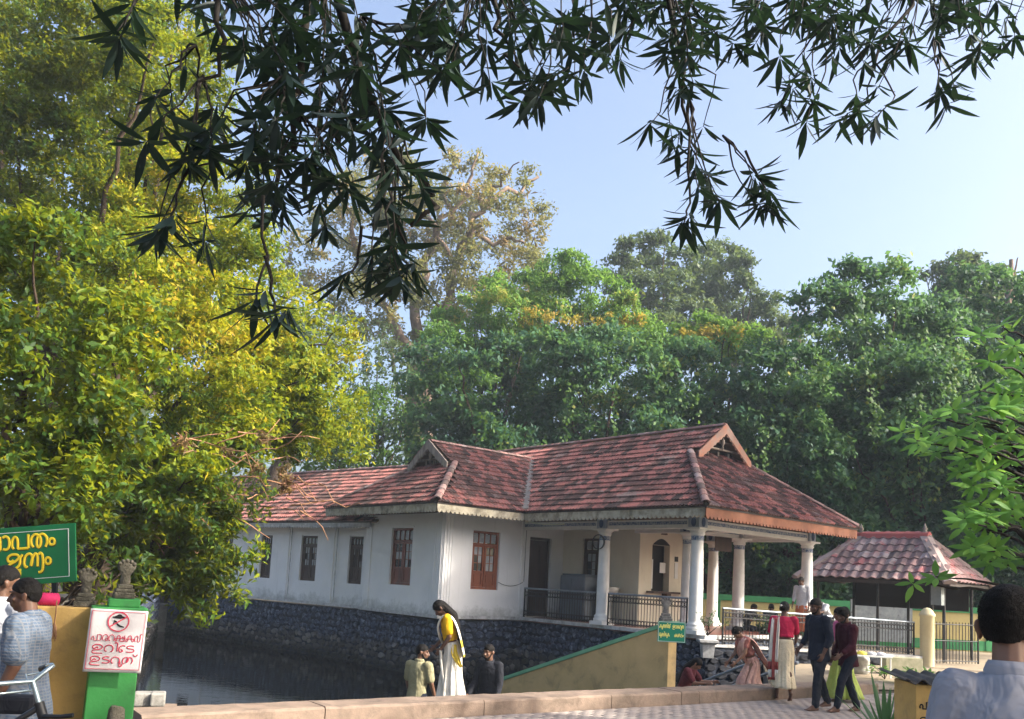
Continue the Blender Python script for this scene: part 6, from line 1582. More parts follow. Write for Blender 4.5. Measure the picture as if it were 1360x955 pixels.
def domes(x0, x1, ytop, ybot, Y, R0, R1, jitY=2.0, sub_=15, tone=.45, tone_sd=.13, lit=.12):
    """unequal leafy domes under a skyline, each built of smaller clumps on its upper and front side, with dark recesses between"""
    xs = [p[0] for p in ytop]; ys = [p[1] for p in ytop]; out = []; x = x0+R0*.4; k = 0
    while x < x1+R0*.3:
        yt = float(np.interp(x, xs, ys)); y = yt+R0*rng.uniform(.75, 1.0)+(R0*.45 if k % 2 else 0); first = True
        while y < ybot+R0*.6 or first:
            Rp = rng.uniform(R0, R1)*(.8 if first else 1); c, rad = pc(x+rng.uniform(-.3, .3)*R0, y, Y+rng.uniform(-jitY, jitY), Rp*rng.uniform(.95, 1.25), Rp*rng.uniform(.75, 1.0))
            tn = tone+rng.normal()*tone_sd; s = Y/F
            for q in range(sub_):
                d = rng.normal(size=3); d[1] = -abs(d[1])*.9 if rng.random() < .8 else d[1]; d[2] = abs(d[2]) if rng.random() < .72 else d[2]; d /= np.linalg.norm(d)
                rr = Rp*rng.uniform(.24, .44)*s; p = np.array(c)+d*np.array(rad)*rng.uniform(.55, .95)
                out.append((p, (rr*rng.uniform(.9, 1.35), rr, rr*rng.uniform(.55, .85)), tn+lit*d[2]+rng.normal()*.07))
            y += (R0+R1)/2*rng.uniform(.85, 1.15); first = False
        x += (R0+R1)/2*rng.uniform(.85, 1.1); k += 1
    return out
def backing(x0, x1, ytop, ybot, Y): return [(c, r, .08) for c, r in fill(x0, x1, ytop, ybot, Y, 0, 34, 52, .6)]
WL = (.25, .13)
Yt = [(1000, 455), (1060, 425), (1090, 375), (1140, 333), (1200, 345), (1230, 400), (1300, 420), (1440, 400)]
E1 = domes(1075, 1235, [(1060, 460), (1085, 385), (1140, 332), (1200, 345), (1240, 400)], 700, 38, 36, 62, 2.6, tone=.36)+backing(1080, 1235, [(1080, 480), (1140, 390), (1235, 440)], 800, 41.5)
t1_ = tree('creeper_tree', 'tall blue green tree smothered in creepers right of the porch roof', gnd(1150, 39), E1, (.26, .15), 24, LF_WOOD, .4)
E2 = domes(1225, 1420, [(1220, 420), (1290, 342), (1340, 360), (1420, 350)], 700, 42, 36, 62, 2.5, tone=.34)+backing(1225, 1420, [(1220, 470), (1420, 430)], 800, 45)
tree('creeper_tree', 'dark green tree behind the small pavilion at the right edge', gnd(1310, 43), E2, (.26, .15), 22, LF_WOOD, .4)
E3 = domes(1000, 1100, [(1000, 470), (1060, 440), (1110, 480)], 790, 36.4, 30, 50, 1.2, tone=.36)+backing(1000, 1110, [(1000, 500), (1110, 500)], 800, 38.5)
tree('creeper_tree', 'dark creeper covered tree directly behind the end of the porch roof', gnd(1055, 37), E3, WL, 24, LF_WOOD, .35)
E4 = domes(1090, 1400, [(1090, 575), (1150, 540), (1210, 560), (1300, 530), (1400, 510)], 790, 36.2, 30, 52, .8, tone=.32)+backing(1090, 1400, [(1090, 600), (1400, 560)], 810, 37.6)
tree('shrub_tree', 'dense low dark tree filling the gap behind the pavilion roof', gnd(1230, 36.5), E4, (.27, .16), 22, LF_WOOD, .25)
# --- middle wood
Ym = [(560, 470), (600, 440), (650, 455), (700, 430), (760, 445), (800, 440), (850, 450), (900, 430), (940, 450), (980, 440), (1060, 470)]
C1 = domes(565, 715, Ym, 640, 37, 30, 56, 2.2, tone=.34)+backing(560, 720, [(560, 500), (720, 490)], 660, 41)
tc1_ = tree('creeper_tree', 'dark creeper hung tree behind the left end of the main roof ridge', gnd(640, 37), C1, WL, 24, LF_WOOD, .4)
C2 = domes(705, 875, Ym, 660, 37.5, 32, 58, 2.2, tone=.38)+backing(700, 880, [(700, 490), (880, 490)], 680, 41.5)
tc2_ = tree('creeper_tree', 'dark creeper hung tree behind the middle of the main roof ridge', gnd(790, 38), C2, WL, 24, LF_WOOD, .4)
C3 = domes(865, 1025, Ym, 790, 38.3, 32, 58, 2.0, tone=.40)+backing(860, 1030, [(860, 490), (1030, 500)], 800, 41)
tc3_ = tree('creeper_tree', 'dark creeper hung tree behind the gablet of the porch roof', gnd(940, 38.5), C3, WL, 24, LF_WOOD, .4)
drapes(t1_, t1_.location, 20, 1080, 1330, Yt, 34.9, LF_MID, .19); drapes(tc2_, tc2_.location, 12, 640, 880, Ym, 34.6, LF_MID, .17); drapes(tc3_, tc3_.location, 14, 860, 1060, Ym, 35, LF_MID, .17)
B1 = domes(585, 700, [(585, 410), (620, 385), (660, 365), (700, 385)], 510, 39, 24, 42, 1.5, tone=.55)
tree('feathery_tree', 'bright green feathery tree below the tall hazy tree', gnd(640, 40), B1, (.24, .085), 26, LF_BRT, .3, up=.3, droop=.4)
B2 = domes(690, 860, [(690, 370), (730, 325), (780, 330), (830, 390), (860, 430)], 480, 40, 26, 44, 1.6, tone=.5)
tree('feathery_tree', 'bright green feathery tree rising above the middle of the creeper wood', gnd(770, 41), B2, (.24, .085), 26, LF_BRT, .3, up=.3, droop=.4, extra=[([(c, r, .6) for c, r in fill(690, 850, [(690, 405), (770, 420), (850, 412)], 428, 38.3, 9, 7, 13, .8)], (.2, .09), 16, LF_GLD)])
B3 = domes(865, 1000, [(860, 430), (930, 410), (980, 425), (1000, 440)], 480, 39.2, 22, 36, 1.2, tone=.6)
tree('golden_tree', 'low tree with sunlight painted as golden leaves behind the gablet', gnd(925, 40.5), B3, (.22, .095), 26, LF_BRT, .3, extra=[([(c, r, .6) for c, r in fill(905, 980, [(905, 432), (980, 430)], 448, 38, 8, 6, 11, .6)], (.2, .09), 16, LF_GLD)])
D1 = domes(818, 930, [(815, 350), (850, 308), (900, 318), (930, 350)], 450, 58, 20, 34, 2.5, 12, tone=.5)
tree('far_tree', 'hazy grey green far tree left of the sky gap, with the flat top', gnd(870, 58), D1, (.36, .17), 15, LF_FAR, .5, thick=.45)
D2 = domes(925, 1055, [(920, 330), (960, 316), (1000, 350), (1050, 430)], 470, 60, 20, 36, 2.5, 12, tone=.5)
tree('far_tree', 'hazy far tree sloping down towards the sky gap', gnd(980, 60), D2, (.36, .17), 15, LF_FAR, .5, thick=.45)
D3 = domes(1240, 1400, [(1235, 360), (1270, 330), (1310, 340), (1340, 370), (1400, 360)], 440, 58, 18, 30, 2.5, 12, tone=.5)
tree('far_tree', 'pale hazy far tree above the right edge of the wood', gnd(1310, 58), D3, (.36, .17), 14, LF_FAR, .45, thick=.45)
# bare pale branch snag at the right edge
sn = thing('dead_snag', 'bare pale dead branches sticking up at the right edge of the wood', 'tree', gnd(1345, 50)); sb = np.array(sn.location)
mb = MB(); limb(mb, [Vector((0, 0, 0)), at(1340, 500, 50)-Vector(sb), at(1343, 345, 50)-Vector(sb)], .35, .12, 8, .1)
for x, y in ((1325, 350), (1352, 342), (1360, 370)): limb(mb, [at(1342, 400, 50)-Vector(sb), at((1342+x)/2, 375, 50)-Vector(sb), at(x, y, 50)-Vector(sb)], .14, .03, 6, .06)
mb.build('trunk', PBARK, sn)
tw = thing('bare_twigs', 'bare leafless branching twigs in the sky gap above the wood', 'tree', gnd(1062, 55)); sb = Vector(tw.location)
mb = MB(); limb(mb, [Vector((0, 0, 0)), at(1060, 470, 55)-sb, at(1064, 430, 55)-sb], .2, .06)
for x, y in ((1040, 395), (1052, 385), (1066, 390), (1078, 385), (1084, 400), (1048, 410), (1076, 415)): limb(mb, [at(1063, 432, 55)-sb, at((1063+x)/2+3, (432+y)/2, 55)-sb, at(x, y, 55)-sb], .05, .012, 5, .08)
mb.build('trunk', PBARK, tw)

LF_GIANT = leaf_mat('leaf_giant', [(0, (.05, .07, .025)), (.4, (.10, .12, .035)), (.7, (.19, .18, .055)), (1, (.30, .19, .09))], (.45, .42, .10), .38)
# --- the tall hazy tree with gnarled limbs
bt = thing('giant_tree', 'tall hazy tree with gnarled limbs full of ferns above the pond house', 'tree', gnd(560, 50)); bb = Vector(bt.location); YB = 50
mb = MB(); g = lambda x, y, dy=0: at(x, y, YB+dy)-bb
limb(mb, [Vector((0, 0, 0)), g(556, 560), g(558, 480)], 1.0, .75, 12, .12)
for pts, r0, r1 in ([(558, 480), (548, 400), (572, 330), (590, 260), (600, 205)], .6, .12), ([(558, 485), (588, 430), (600, 360), (622, 300), (640, 270), (690, 255), (715, 235)], .55, .16), ([(558, 480), (520, 420), (480, 360), (470, 300), (450, 240)], .5, .12), ([(622, 302), (640, 318), (690, 318), (712, 330)], .3, .08), ([(602, 350), (570, 300), (540, 270), (535, 220)], .3, .08), ([(600, 300), (625, 240), (632, 200)], .3, .08), ([(650, 268), (668, 235), (690, 215)], .2, .06), ([(548, 400), (520, 330), (500, 260), (510, 210)], .3, .08), ([(556, 560), (530, 520), (515, 470), (500, 440)], .3, .1), ([(560, 500), (585, 460), (610, 430)], .3, .1):
    limb(mb, [g(x, y, rng.uniform(-1.5, 1.5)) for x, y in pts], r0*.62, r1*.5, 9, .2, 4)
mb.build('trunk', PBARK, bt)
bcl = fill(385, 722, [(385, 300), (432, 240), (470, 205), (520, 192), (560, 215), (600, 186), (640, 195), (665, 222), (695, 200), (722, 250)], 450, YB, 40, 13, 27, 3)
bcl = [(c, r, rng.normal(.55, .2)) for c, r in bcl if rng.random() < .85]
b0 = np.array(bt.location)
crown('crown', [(c-b0, r, t_) for c, r, t_ in bcl], .26, .11, 27, LF_GIANT, bt, thick=.5)
crown('foliage', [(c-b0, (r[0]*.7, r[1]*.7, r[2]*.55)) for c, r in pcs([(690, 262, 20), (655, 275, 16), (640, 300, 18), (625, 330, 16), (600, 290, 18), (575, 320, 18), (560, 360, 18), (590, 250, 16), (610, 370, 18), (500, 300, 18), (470, 320, 18), (700, 300, 12), (665, 320, 12), (540, 300, 16), (520, 400, 16)], YB-1, 1)], .34, .10, 16, LF_DRY, bt, up=-.1, thick=.5, droop=.5)
# --- trees behind the left wing
G1 = fill(400, 560, [(400, 560), (440, 520), (500, 500), (560, 520)], 640, 44, 30, 18, 34, 2)
tree('wing_tree', 'loose mid green tree behind the ridge of the left wing', gnd(480, 44), G1, (.24, .13), 18, LF_MID, .35, split=.3)
G2 = fill(350, 560, [(350, 400), (430, 420), (480, 410), (560, 460)], 600, 46, 16, 14, 26, 2)
tree('wing_tree', 'thin hazy tree above the left wing with sky showing through', gnd(490, 47), G2, (.26, .12), 14, LF_FAR, .3, thick=.5)
lt = thing('leaning_trunk', 'dark bare trunk leaning right above the end of the left wing', 'tree', gnd(215, 40)); sb = Vector(lt.location)
mb = MB(); limb(mb, [Vector((0, 0, 0)), at(350, 660, 36)-sb, at(392, 590, 36)-sb, at(425, 545, 36)-sb], .45, .22, 10, .05); limb(mb, [at(392, 590, 36)-sb, at(380, 540, 36)-sb], .15, .05, 6); mb.build('trunk', BARK, lt)
crown('crown', [(np.array(c)-np.array(lt.location), r) for c, r in pcs([(425, 530, 22), (450, 560, 18), (395, 530, 20), (380, 560, 18)], 36, 1)], .2, .1, 10, LF_MID, lt)

# --- left bank: one rich mass, sunlight over the pond painted as yellow leaf tone
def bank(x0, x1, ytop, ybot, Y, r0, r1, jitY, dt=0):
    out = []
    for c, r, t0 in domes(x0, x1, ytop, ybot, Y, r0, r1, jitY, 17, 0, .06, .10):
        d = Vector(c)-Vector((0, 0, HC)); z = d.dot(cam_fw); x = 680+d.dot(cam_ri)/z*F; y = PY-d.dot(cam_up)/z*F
        tn = .24+.37*math.exp(-((x-300)/150)**2-((y-440)/170)**2)+.24*math.exp(-((x-225)/75)**2-((y-150)/190)**2)+.12*math.exp(-((x-90)/60)**2-((y-330)/120)**2)  # sun glow and shaded edge put into the leaf tone by position
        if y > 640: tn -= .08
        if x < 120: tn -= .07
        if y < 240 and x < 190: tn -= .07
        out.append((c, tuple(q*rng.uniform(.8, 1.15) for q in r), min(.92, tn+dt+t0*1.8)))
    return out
def left_tree(name, label, base, clumps, leaf, dens, r0, **kw): return tree(name, label, base, clumps, leaf, dens, LF_BANK, r0, **kw)
LB_ = (.112, .050)
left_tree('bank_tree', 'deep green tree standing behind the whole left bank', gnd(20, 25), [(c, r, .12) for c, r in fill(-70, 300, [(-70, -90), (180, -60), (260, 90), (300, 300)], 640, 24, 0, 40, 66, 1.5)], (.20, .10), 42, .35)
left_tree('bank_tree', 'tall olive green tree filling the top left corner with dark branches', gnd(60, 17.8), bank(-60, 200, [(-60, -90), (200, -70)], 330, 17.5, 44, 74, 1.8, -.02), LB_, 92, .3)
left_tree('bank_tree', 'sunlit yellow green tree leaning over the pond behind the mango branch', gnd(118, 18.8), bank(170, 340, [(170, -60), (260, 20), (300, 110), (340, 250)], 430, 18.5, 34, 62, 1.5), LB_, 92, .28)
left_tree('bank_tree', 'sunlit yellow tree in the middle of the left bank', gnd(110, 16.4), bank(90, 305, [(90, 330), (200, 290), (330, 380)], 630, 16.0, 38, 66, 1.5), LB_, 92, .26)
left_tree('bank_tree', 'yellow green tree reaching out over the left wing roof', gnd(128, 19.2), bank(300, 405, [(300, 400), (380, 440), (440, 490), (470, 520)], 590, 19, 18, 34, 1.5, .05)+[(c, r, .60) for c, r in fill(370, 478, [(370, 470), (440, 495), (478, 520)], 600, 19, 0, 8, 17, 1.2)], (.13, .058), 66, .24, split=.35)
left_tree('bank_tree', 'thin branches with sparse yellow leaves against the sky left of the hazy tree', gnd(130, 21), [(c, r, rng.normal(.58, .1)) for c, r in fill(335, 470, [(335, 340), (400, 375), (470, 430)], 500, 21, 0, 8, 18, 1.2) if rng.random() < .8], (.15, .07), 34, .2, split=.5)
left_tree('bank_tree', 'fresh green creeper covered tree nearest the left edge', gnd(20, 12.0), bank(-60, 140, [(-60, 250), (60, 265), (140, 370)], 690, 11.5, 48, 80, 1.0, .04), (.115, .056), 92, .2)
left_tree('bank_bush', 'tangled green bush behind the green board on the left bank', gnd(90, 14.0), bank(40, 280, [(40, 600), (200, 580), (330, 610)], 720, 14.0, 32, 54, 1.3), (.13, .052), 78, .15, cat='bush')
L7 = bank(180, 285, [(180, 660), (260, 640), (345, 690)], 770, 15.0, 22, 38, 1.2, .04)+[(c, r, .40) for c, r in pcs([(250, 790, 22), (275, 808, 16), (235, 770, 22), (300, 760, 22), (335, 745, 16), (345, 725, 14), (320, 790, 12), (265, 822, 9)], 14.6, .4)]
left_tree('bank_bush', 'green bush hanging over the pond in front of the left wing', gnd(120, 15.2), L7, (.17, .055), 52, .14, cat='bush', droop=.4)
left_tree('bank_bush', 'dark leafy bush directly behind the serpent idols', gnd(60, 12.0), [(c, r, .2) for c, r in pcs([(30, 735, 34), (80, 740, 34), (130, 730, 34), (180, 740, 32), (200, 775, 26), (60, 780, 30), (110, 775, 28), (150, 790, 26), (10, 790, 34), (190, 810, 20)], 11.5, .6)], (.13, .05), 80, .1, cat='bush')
# dry vines over the left bank
for i, (lb, x0, x1, y0, y1) in enumerate((('tangle of dry brown vines hanging across the sunlit bank', 230, 400, 570, 680), ('loose dry vine stems sticking out above the green board', 30, 240, 610, 720))):
    v_ = thing('dry_vines', lb, 'vines', gnd(100, 14.2)); sb = Vector(v_.location)
    for k in range(26 if i == 0 else 12):
        a = (rng.uniform(x0, x1), rng.uniform(y0, y1)); ang = rng.uniform(-.8, .6); L_ = rng.uniform(30, 95)
        pts = []
        for q in range(6): u = q/5; pts.append(at(a[0]+L_*u*math.cos(ang), a[1]-L_*u*math.sin(ang)+22*u*u*rng.uniform(-.3, 1), 13.6+rng.uniform(-.5, .5)-u*.2)-sb)
        mb = MB(); mb.tube(pts, [.010*(1-.6*q/5)+.002 for q in range(6)], 5); mb.build('stem', DRYV, v_)
    q = pcs([(rng.uniform(x0, x1), rng.uniform(y0+10, y1), rng.uniform(8, 15)) for _ in range(9)], 13.6, .4)
    crown('dry_leaves', [(np.array(c)-np.array(v_.location), r) for c, r in q], .12, .03, 70, LF_DRY, v_, thick=.5, droop=.6)

# --- far wood closing the view
fw_ = [(np.array((x, 66+rng.uniform(-3, 6), rng.uniform(.5, 7.5))), (rng.uniform(2.2, 3.6), 2.2, rng.uniform(1.6, 2.6))) for x in np.arange(-48, 62, 1.25) for _ in range(2)]
tag(crown('distant_wood', fw_, .55, .3, 5, LF_FAR, None), 'distant grey green wood closing the view behind the trees', 'wood', kind='stuff')

# --- unseen trees added right of the view to shade pavement, stair and house
for i, (x, y, r, h, lb) in enumerate(((16.5, 8.5, 3.6, 5.0, 'unseen dense tree added for shade right of the view beside the pavement'), (20.0, 13.0, 5.0, 10.5, 'unseen dense tree added for shade right of the view level with the pond steps'), (13.5, 2.2, 4.5, 8.5, 'unseen dense tree added for shade right of the view beside the camera'), (21.5, 22.0, 6.6, 18.0, 'unseen very tall dense tree added to shade the roof right of the view level with the porch'), (21.5, 7.5, 4.5, 9.5, 'unseen tall dense tree added for shade right of the view beyond the first one'), (29, 29, 6, 13.5, 'unseen tall dense tree added for shade far right of the view behind the pavilion'))):
    cl = scatter_clumps((x, y, h), (r, r, r*.8), 60, 1.0, 1.8)
    tree('shade_tree', lb, (x, y, -.03), cl, (.30, .16), 14, LF_DRK, .3, group='unseen shade trees right of the view')
# ------------------------------------------------------------------ whorled leaves
def leaf_blade(l, w, seg=5, droop=.18, fold=.10):
    """pointed blade along +x with midrib fold; returns verts, quads"""
    vs = []; fs = []
    for i in range(seg+1):
        t = i/seg; ww = w*.5*(math.sin(math.pi*min(1, t*.96+.02))**.8)*(1.15-.35*t); z = -droop*l*t*t
        vs += [(l*t, -ww, z-fold*ww*2+.0), (l*t, 0, z), (l*t, ww, z-fold*ww*2)]
    for i in range(seg):
        a = 3*i; fs += [(a, a+3, a+4, a+1), (a+1, a+4, a+5, a+2)]
    return vs, fs
def whorl_leaves(tips, n, l, w, lean, spread_j=.25, lj=.3):
    """matrices for leaves radiating from twig tips; tips: list of (point, direction)"""
    out = []
    for p, d in tips:
        p = Vector(p); d = Vector(d).normalized(); x = d.orthogonal().normalized(); y = d.cross(x)
        m = int(rng.integers(max(3, n-3), n+3)); ph = rng.uniform(0, 6.28)
        for k in range(m):
            a = ph+2*math.pi*k/m+rng.normal()*spread_j; le = lean+rng.normal()*.22
            dr = (x*math.cos(a)+y*math.sin(a))*math.sin(le)+d*math.cos(le)
            dr.z -= .12; dr.normalize()
            up = d-dr*d.dot(dr)
            if up.length < 1e-3: up = x
            up.normalize(); sd_ = up.cross(dr); s = l*(1+rng.uniform(-lj, lj*.6))
            base = p-d*rng.uniform(0, .10)*l*2
            M_ = Matrix((dr*s, sd_*s, up*s)).transposed().to_4x4(); M_.translation = base+dr*.06*l; out.append(M_)
    return out
def place_leaves(mats, blade, name, material, parent, limit=300, base=(0, 0, 0)):
    bvs, bfs = blade; cp_ = Vector((0, 0, HC)); b = Vector(base)
    mb = MB(); mb.add(bvs, bfs, True)
    vis = []; rest = []
    for M_ in mats:
        d = M_.translation+b-cp_; z = d.dot(cam_fw)
        u = d.dot(cam_ri)/z*F+680 if z > .2 else -9999; v = PY-d.dot(cam_up)/z*F if z > .2 else -9999
        (vis if 0 < u < 1360 and 0 < v < 955 else rest).append((z, M_))
    vis.sort(key=lambda q: q[0]); single = [m for _, m in vis[:limit]]; rest = [m for _, m in vis[limit:]+rest]
    var = []
    for k in range(6):
        me = mb.mesh(name, material); a = me.attributes.new('rnd', 'FLOAT', 'POINT'); a.data.foreach_set('value', np.full(len(bvs), (k+.5)/6, np.float32)); var.append(me)
    for i, M_ in enumerate(single):
        o = link(name, var[i % 6], parent); o.matrix_local = M_
    if rest:
        A = np.array(bvs); Fq = np.array(bfs); n = len(A); V = np.empty((len(rest), n, 3))
        for i, M_ in enumerate(rest): m = np.array(M_); V[i] = A @ m[:3, :3].T+m[:3, 3]
        Fc = (Fq[None]+n*np.arange(len(rest))[:, None, None]).reshape(-1, 4)
        o = tri_mesh('foliage', V.reshape(-1, 3), Fc, np.repeat(rng.random(len(rest)), n), material, parent)
        o.data.polygons.foreach_set('use_smooth', np.ones(len(Fc), bool)); tag(o, kind='stuff')

# ------------------------------------------------------------------ mango tree overhead: trunk behind the camera, boughs hanging into the top of the picture
mg = thing('mango_tree', 'dark leafed mango tree whose boughs hang into the top of the picture', 'tree', (-2.6, -3.2, 0)); mo = Vector(mg.location)
twigs = MB(); tips = []
def bough(pts, r0, r1): limb(twigs, [Vector(p)-mo for p in pts], r0, r1, 7, .03, 4)
limb(twigs, [Vector((0, 0, 0)), Vector((.1, .1, 2.2)), Vector((.3, .6, 4.4))], .36, .26, 12, .05)
fork = Vector((.3, .6, 4.4))+mo
def spray(cx, cy, Y, rpx, n, down=.9, hub=None):
    """twig tips around a pixel at depth Y; all twigs spring from a hub above"""
    hub = hub if hub is not None else at(cx, cy-rpx*1.5, Y+.2)
    for i in range(n):
        a = rng.uniform(0, 6.28); r = rpx*math.sqrt(rng.uniform(0, 1)); p = at(cx+r*math.cos(a), cy+r*math.sin(a)*.9, Y+rng.uniform(-.7, .7))
        m = hub.lerp(p, .55)+Vector(rng.normal(size=3))*.05+Vector((0, 0, .06))
        limb(twigs, [hub-mo, m-mo, p-mo], .008, .003, 5, .012, 3)
        d = (p-m).normalized()*(1-down)+Vector((rng.normal()*.35, rng.normal()*.35, -1))*down
        tips.append((p-mo, d)); 
        if rng.random() < .6: q = m.lerp(p, .6); tips.append((q-mo, (d+Vector(rng.normal(size=3))*.5)))
hubs = {}
def hub(px, py, Y, r=.035):
    q = at(px, py, Y); bough([fork, fork.lerp(q, .5)+Vector((0, 0, .9)), q], .07, r*.6); return q
hA = hub(430, -60, 5.2); hB = hub(640, -50, 5.4); hC = hub(880, -40, 5.8); hD = hub(1060, -70, 6.2); hE = hub(1240, -60, 6.4); hF = hub(290, -40, 4.9)
bough([hA, at(470, 90, 5.2), at(520, 200, 5.1), at(580, 270, 5.0), at(640, 330, 5.0) if False else at(545, 300, 5.0)], .035, .012)
bough([hA, at(400, 60, 5.1), at(390, 170, 5.0), at(350, 260, 4.8)], .03, .012); bough([hC, at(905, 90, 5.8), at(915, 200, 5.7)], .022, .008); bough([hF, at(300, 60, 4.8), at(260, 130, 4.7)], .022, .008)
bough([hB, at(660, 40, 5.4), at(690, 90, 5.4)], .02, .008); bough([hE, at(1200, 30, 6.3), at(1150, 90, 6.2)], .02, .008)
for cx, cy, Y, r, n, h in ((330, 60, 4.9, 85, 15, hF), (240, 130, 4.7, 60, 7, at(260, 60, 4.8)), (230, 190, 4.7, 50, 6, at(270, 100, 4.8)), (420, 90, 5.1, 95, 20, hA), (330, 190, 4.9, 85, 17, at(380, 100, 5.0)), (450, 200, 5.0, 95, 22, at(470, 90, 5.2)), (400, 270, 4.9, 75, 15, at(400, 150, 5.0)), (240, 300, 4.6, 40, 5, at(300, 190, 4.8)), (520, 120, 5.2, 75, 14, at(480, 20, 5.3)), (560, 60, 5.3, 70, 14, hB), (640, 60, 5.4, 70, 14, hB), (700, 60, 5.5, 50, 8, hB), (540, 250, 5.0, 55, 9, at(520, 150, 5.1)), (500, 340, 4.9, 45, 8, at(520, 230, 5.0)), (730, 140, 5.6, 45, 8, at(740, 30, 5.7)), (770, 60, 5.7, 60, 11, at(780, -40, 5.8)), (850, 50, 5.8, 70, 14, hC), (920, 60, 5.8, 65, 13, hC), (900, 150, 5.7, 48, 8, at(905, 80, 5.8)), (940, 220, 5.7, 60, 10, at(915, 130, 5.8)), (1010, 250, 5.8, 36, 5, at(960, 180, 5.8)), (1020, 50, 6.0, 60, 11, hD), (1100, 60, 6.1, 65, 13, hD), (1080, 130, 6.1, 50, 8, at(1090, 40, 6.2)), (1170, 80, 6.2, 55, 10, hE), (1150, 160, 6.2, 38, 5, at(1160, 80, 6.2)), (1230, 60, 6.3, 55, 9, hE), (1300, 40, 6.4, 50, 7, hE), (1250, 130, 6.3, 30, 3, at(1240, 50, 6.3))):
    spray(cx, cy, Y, r, int(n*.70) if cx < 600 else max(3, int(n*.62)), .75, h)
for cx, cy, Y, pth in ((340, 405, 3.9, [(350, 260), (352, 340)]), (368, 428, 3.7, [(352, 340), (362, 390)]), (908, 297, 5.2, [(915, 200), (915, 270)]), (455, 375, 4.4, [(480, 300), (470, 350)]), (540, 365, 4.6, [(520, 260), (538, 330)]), (222, 300, 4.3, [(260, 190), (235, 260)]), (1020, 275, 5.6, [(990, 200), (1012, 250)])):
    pts = [at(x, y, Y+.3) for x, y in pth]+[at(cx, cy, Y)]; limb(twigs, [p-mo for p in pts], .010, .005, 5, .01, 3)
    tips.append((pts[-1]-mo, Vector((.1, -.1, -1)))); tips.append((pts[-1]-mo+Vector((.03, 0, .04)), Vector((-.3, .1, -1))))
for px in range(180, 1380, 58): spray(px+rng.uniform(-15, 15), rng.uniform(-20, 60), 5.0+px*.0011+rng.uniform(-.4, .4), 34, 3, .75, at(px+rng.uniform(-60, 60), -90, 5.2+px*.001))
twigs.build('trunk', TWIG, mg)
place_leaves(whorl_leaves(tips, 8, .20, .05, .9, lj=.45), leaf_blade(1.0, .185, 5, .22, .10), 'leaf', LF_MNG, mg, 300, mo)
# unseen crown above and behind the camera, added to shade boughs and foreground
ov = [(np.array((x, y, z)), (r, r, r*.6)) for x, y, z, r in [(rng.uniform(-9, 9), rng.uniform(-8, 5.5), rng.uniform(6.4, 9.5), rng.uniform(1.0, 1.8)) for _ in range(85)]]
crown('crown', [(c-np.array(mo), r) for c, r in ov], .30, .11, 11, LF_MNG, mg)

# ------------------------------------------------------------------ whorl-leaved tree at the right edge
pt = thing('whorl_tree', 'bright green tree with star shaped leaf whorls at the right edge', 'tree', (6.9, 10.6, 0)); po_ = Vector(pt.location)
tw2 = MB(); tips = []
limb(tw2, [Vector((0, 0, 0)), Vector((.0, .05, 1.6)), Vector((-.1, .1, 3.0)), Vector((0, .2, 4.8))], .11, .05, 9, .03)
def stem2(px, py, Y, r0=.016): 
    q = at(px, py, Y)-po_; r_ = Vector((-.05, .1, max(.9, min(4.6, q.z-.35)))); m = r_.lerp(q, .55)+Vector((0, 0, .12)); limb(tw2, [r_, m, q], .03, .006, 6, .02, 4); return q, (q-m).normalized()
for px, py in ((1300, 445), (1330, 430), (1352, 455), (1310, 480), (1345, 490), (1195, 575), (1230, 560), (1262, 545), (1290, 560), (1320, 545), (1350, 555), (1245, 600), (1280, 610), (1310, 600), (1345, 605), (1290, 650), (1325, 640), (1352, 650), (1275, 690), (1310, 690), (1345, 695), (1300, 725), (1325, 730), (1350, 740), (1300, 520), (1340, 525), (1215, 590), (1270, 575), (1335, 575), (1318, 750))+tuple((float(rng.uniform(1268, 1370)), float(rng.uniform(500, 740))) for _ in range(30)):
    q, d = stem2(px+rng.uniform(-6, 6), py+rng.uniform(-6, 6), 10+rng.uniform(-.9, .9))
    tips.append((q, d*.5+Vector((0, -.3, .6))))
    if rng.random() < .7: tips.append((q-d*.18+Vector((rng.normal()*.1, rng.normal()*.1, .05)), Vector((rng.normal()*.4, -.4, .8))))
for px, py in ((1212, 774), (1243, 766), (1278, 700)):
    q, d = stem2(px, py, 9.6); tips.append((q, Vector((-.4, -.5, .5))))
tw2.build('trunk', TWIG, pt)
place_leaves(whorl_leaves(tips, 8, .20, .07, 1.25, .12), leaf_blade(1.0, .36, 4, .2, .08), 'leaf', LF_PAL, pt, 300, po_)
# ------------------------------------------------------------------ small plants
def rosette(name, label, loc, n, l, w, lean0, lean1, m, cat='plant', droop=.25):
    t = thing(name, label, cat, loc); ml = []
    for k in range(n):
        a = 2.4*k; le = lean0+(lean1-lean0)*k/n+rng.normal()*.06; dr = Vector((math.cos(a)*math.sin(le), math.sin(a)*math.sin(le), math.cos(le)))
        up = Vector((0, 0, 1))-dr*dr.z; up = up.normalized() if up.length > .05 else Vector((1, 0, 0)); up = -up if False else up
        sd_ = up.cross(dr); s = l*rng.uniform(.75, 1.1); M_ = Matrix((dr*s, sd_*s, up*s)).transposed().to_4x4(); M_.translation = dr*.02; ml.append(M_)
    place_leaves(ml, leaf_blade(1.0, w, 5, droop, .14), 'leaf', m, t, 300, loc); return t
q = at(1176, 985, 11.2); st = rosette('agave', 'spiky green agave like plant in front of the kerb', (q.x, q.y, q.z), 20, .78, .085, .05, .95, LF_AGV, droop=.06)
mb = MB(); mb.lathe([(.13, -q.z+.0), (.17, -.02), (.17, .0), (.14, .0)], (0, 0, 0), 14); mb.build('pot', mat('clay_pot', (.25, .11, .07), (.18, .08, .05), 6, .9), st)
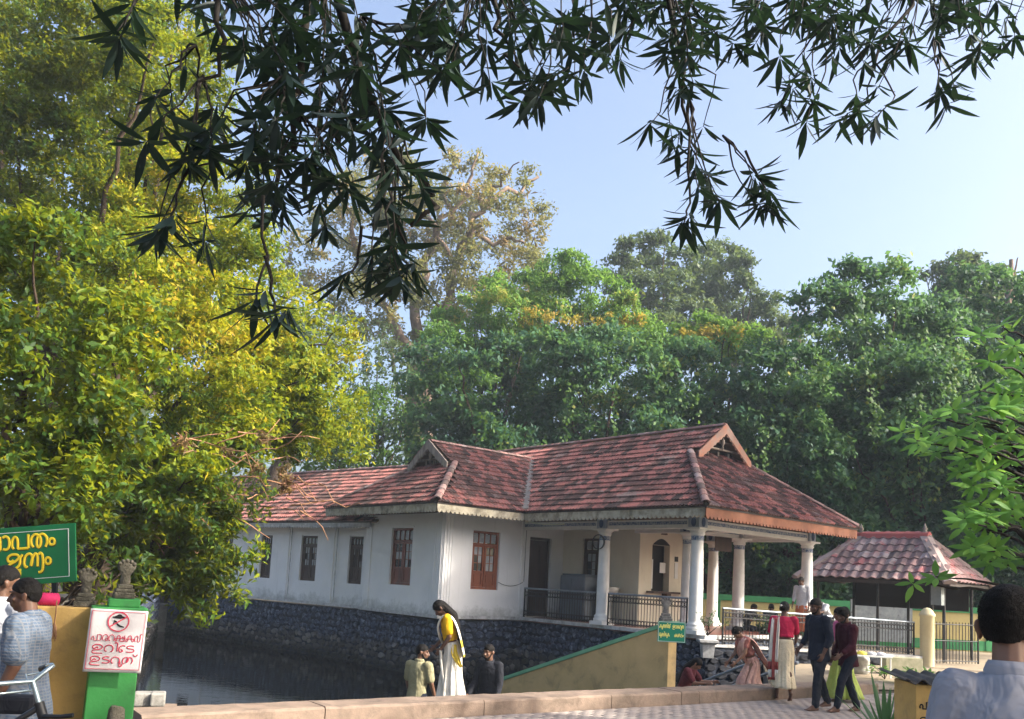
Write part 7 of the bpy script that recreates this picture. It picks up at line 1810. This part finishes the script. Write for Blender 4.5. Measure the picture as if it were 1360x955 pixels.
for i, (px, py, Y, lb) in enumerate(((1175, 892, 20.3, 'leafy green garden plant between the low block wall and kerb'), (1195, 888, 19.6, 'leafy green garden plant in the middle of the bed left of the footwear box'), (1215, 886, 19.2, 'bright leafy garden plant behind the corrugated sheet'), (1233, 882, 19.0, 'bright leafy garden plant beside the man in pale grey shirt'))):
    q = at(px, py, Y); t = thing('garden_plant', lb, 'plant', (q.x, q.y, 0), 0, 'garden plants behind the kerb'); tips = []; mb = MB()
    for k in range(9):
        p = Vector((rng.normal()*.16, rng.normal()*.12, rng.uniform(.12, .32))); mb.tube([(0, 0, 0), p*.5+Vector((0, 0, .05)), p], .006, 5); tips.append((p, Vector((0, -.2, 1))))
    mb.build('stem', TWIG, t); place_leaves(whorl_leaves(tips, 7, .15, .05, 1.1), leaf_blade(1.0, .4, 4, .2, .08), 'leaf', LF_PAL, t, 300, t.location)
# scraggly climber and pot plants at the porch corner and along the long railing
for i, (p0, n, h, lb) in enumerate(((bl(-.1, -.5, 0), 7, 1.0, 'scraggly thin leaved climber beside the corner column of the porch'), (Vector((7.4, 25.0, .4)), 22, .7, 'dark leafy shrub in front of the long railing behind the rose sari'), (Vector((8.7, 24.9, .3)), 18, .55, 'dark leafy shrub in front of the long railing behind the navy shirt'))):
    t = thing('shrub', lb, 'shrub', p0); tips = []
    for k in range(n):
        a = rng.uniform(0, 6.28); p = Vector((math.cos(a)*rng.uniform(.05, .5), math.sin(a)*rng.uniform(.02, .2)-.1, h*rng.uniform(.3, 1))); mb = MB(); limb(mb, [Vector((0, 0, 0)), p*.5+Vector(rng.normal(size=3))*.05, p], .012, .004, 5, .02, 3); mb.build('stem', TWIG, t)
        tips.append((p, Vector((0, -.3, .6)))); tips.append((p*.7, Vector((.2, -.4, .3))))
    place_leaves(whorl_leaves(tips, 4 if i == 0 else 7, .09 if i == 0 else .13, .05, 1.1), leaf_blade(1.0, .45, 3, .2, .08), 'leaf', LF_DRK, t, 300, p0)
# water litter: fallen leaves on the pond
fl_ = []
for k in range(60):
    px, py = rng.uniform(190, 560), rng.uniform(842, 905); q = atz(px, py, WATER_Z+.006)
    fl_.append((q, rng.uniform(0, 6.28)))
V = []; 
for q, a in fl_:
    d = np.array([math.cos(a), math.sin(a), 0])*.035; s_ = np.array([-math.sin(a), math.cos(a), 0])*.014; c = np.array(q); V += [c-d, c+s_, c+d, c-s_]
tag(tri_mesh('fallen_leaves', np.array(V), np.arange(len(V)).reshape(-1, 4), np.full(len(V), .7), LF_DRY), 'scattered small dry leaves floating on the dark pond', 'leaves', kind='stuff')

# ------------------------------------------------------------------ haze
hz = MB(); hz.bbox(-70, 90, -45, 95, -4, 42)
m, t, p = nt('haze_air'); t.nodes.remove(p); pvn = N(t, 'ShaderNodeVolumePrincipled'); pvn.inputs['Color'].default_value = (.74, .86, 1.0, 1); pvn.inputs['Density'].default_value = .0009; pvn.inputs['Anisotropy'].default_value = .1
t.links.new(pvn.outputs[0], t.nodes['Material Output'].inputs['Volume'])
ho = hz.build('haze', m); tag(ho, 'thin morning haze hanging over the pond and the wood', 'haze', kind='stuff')
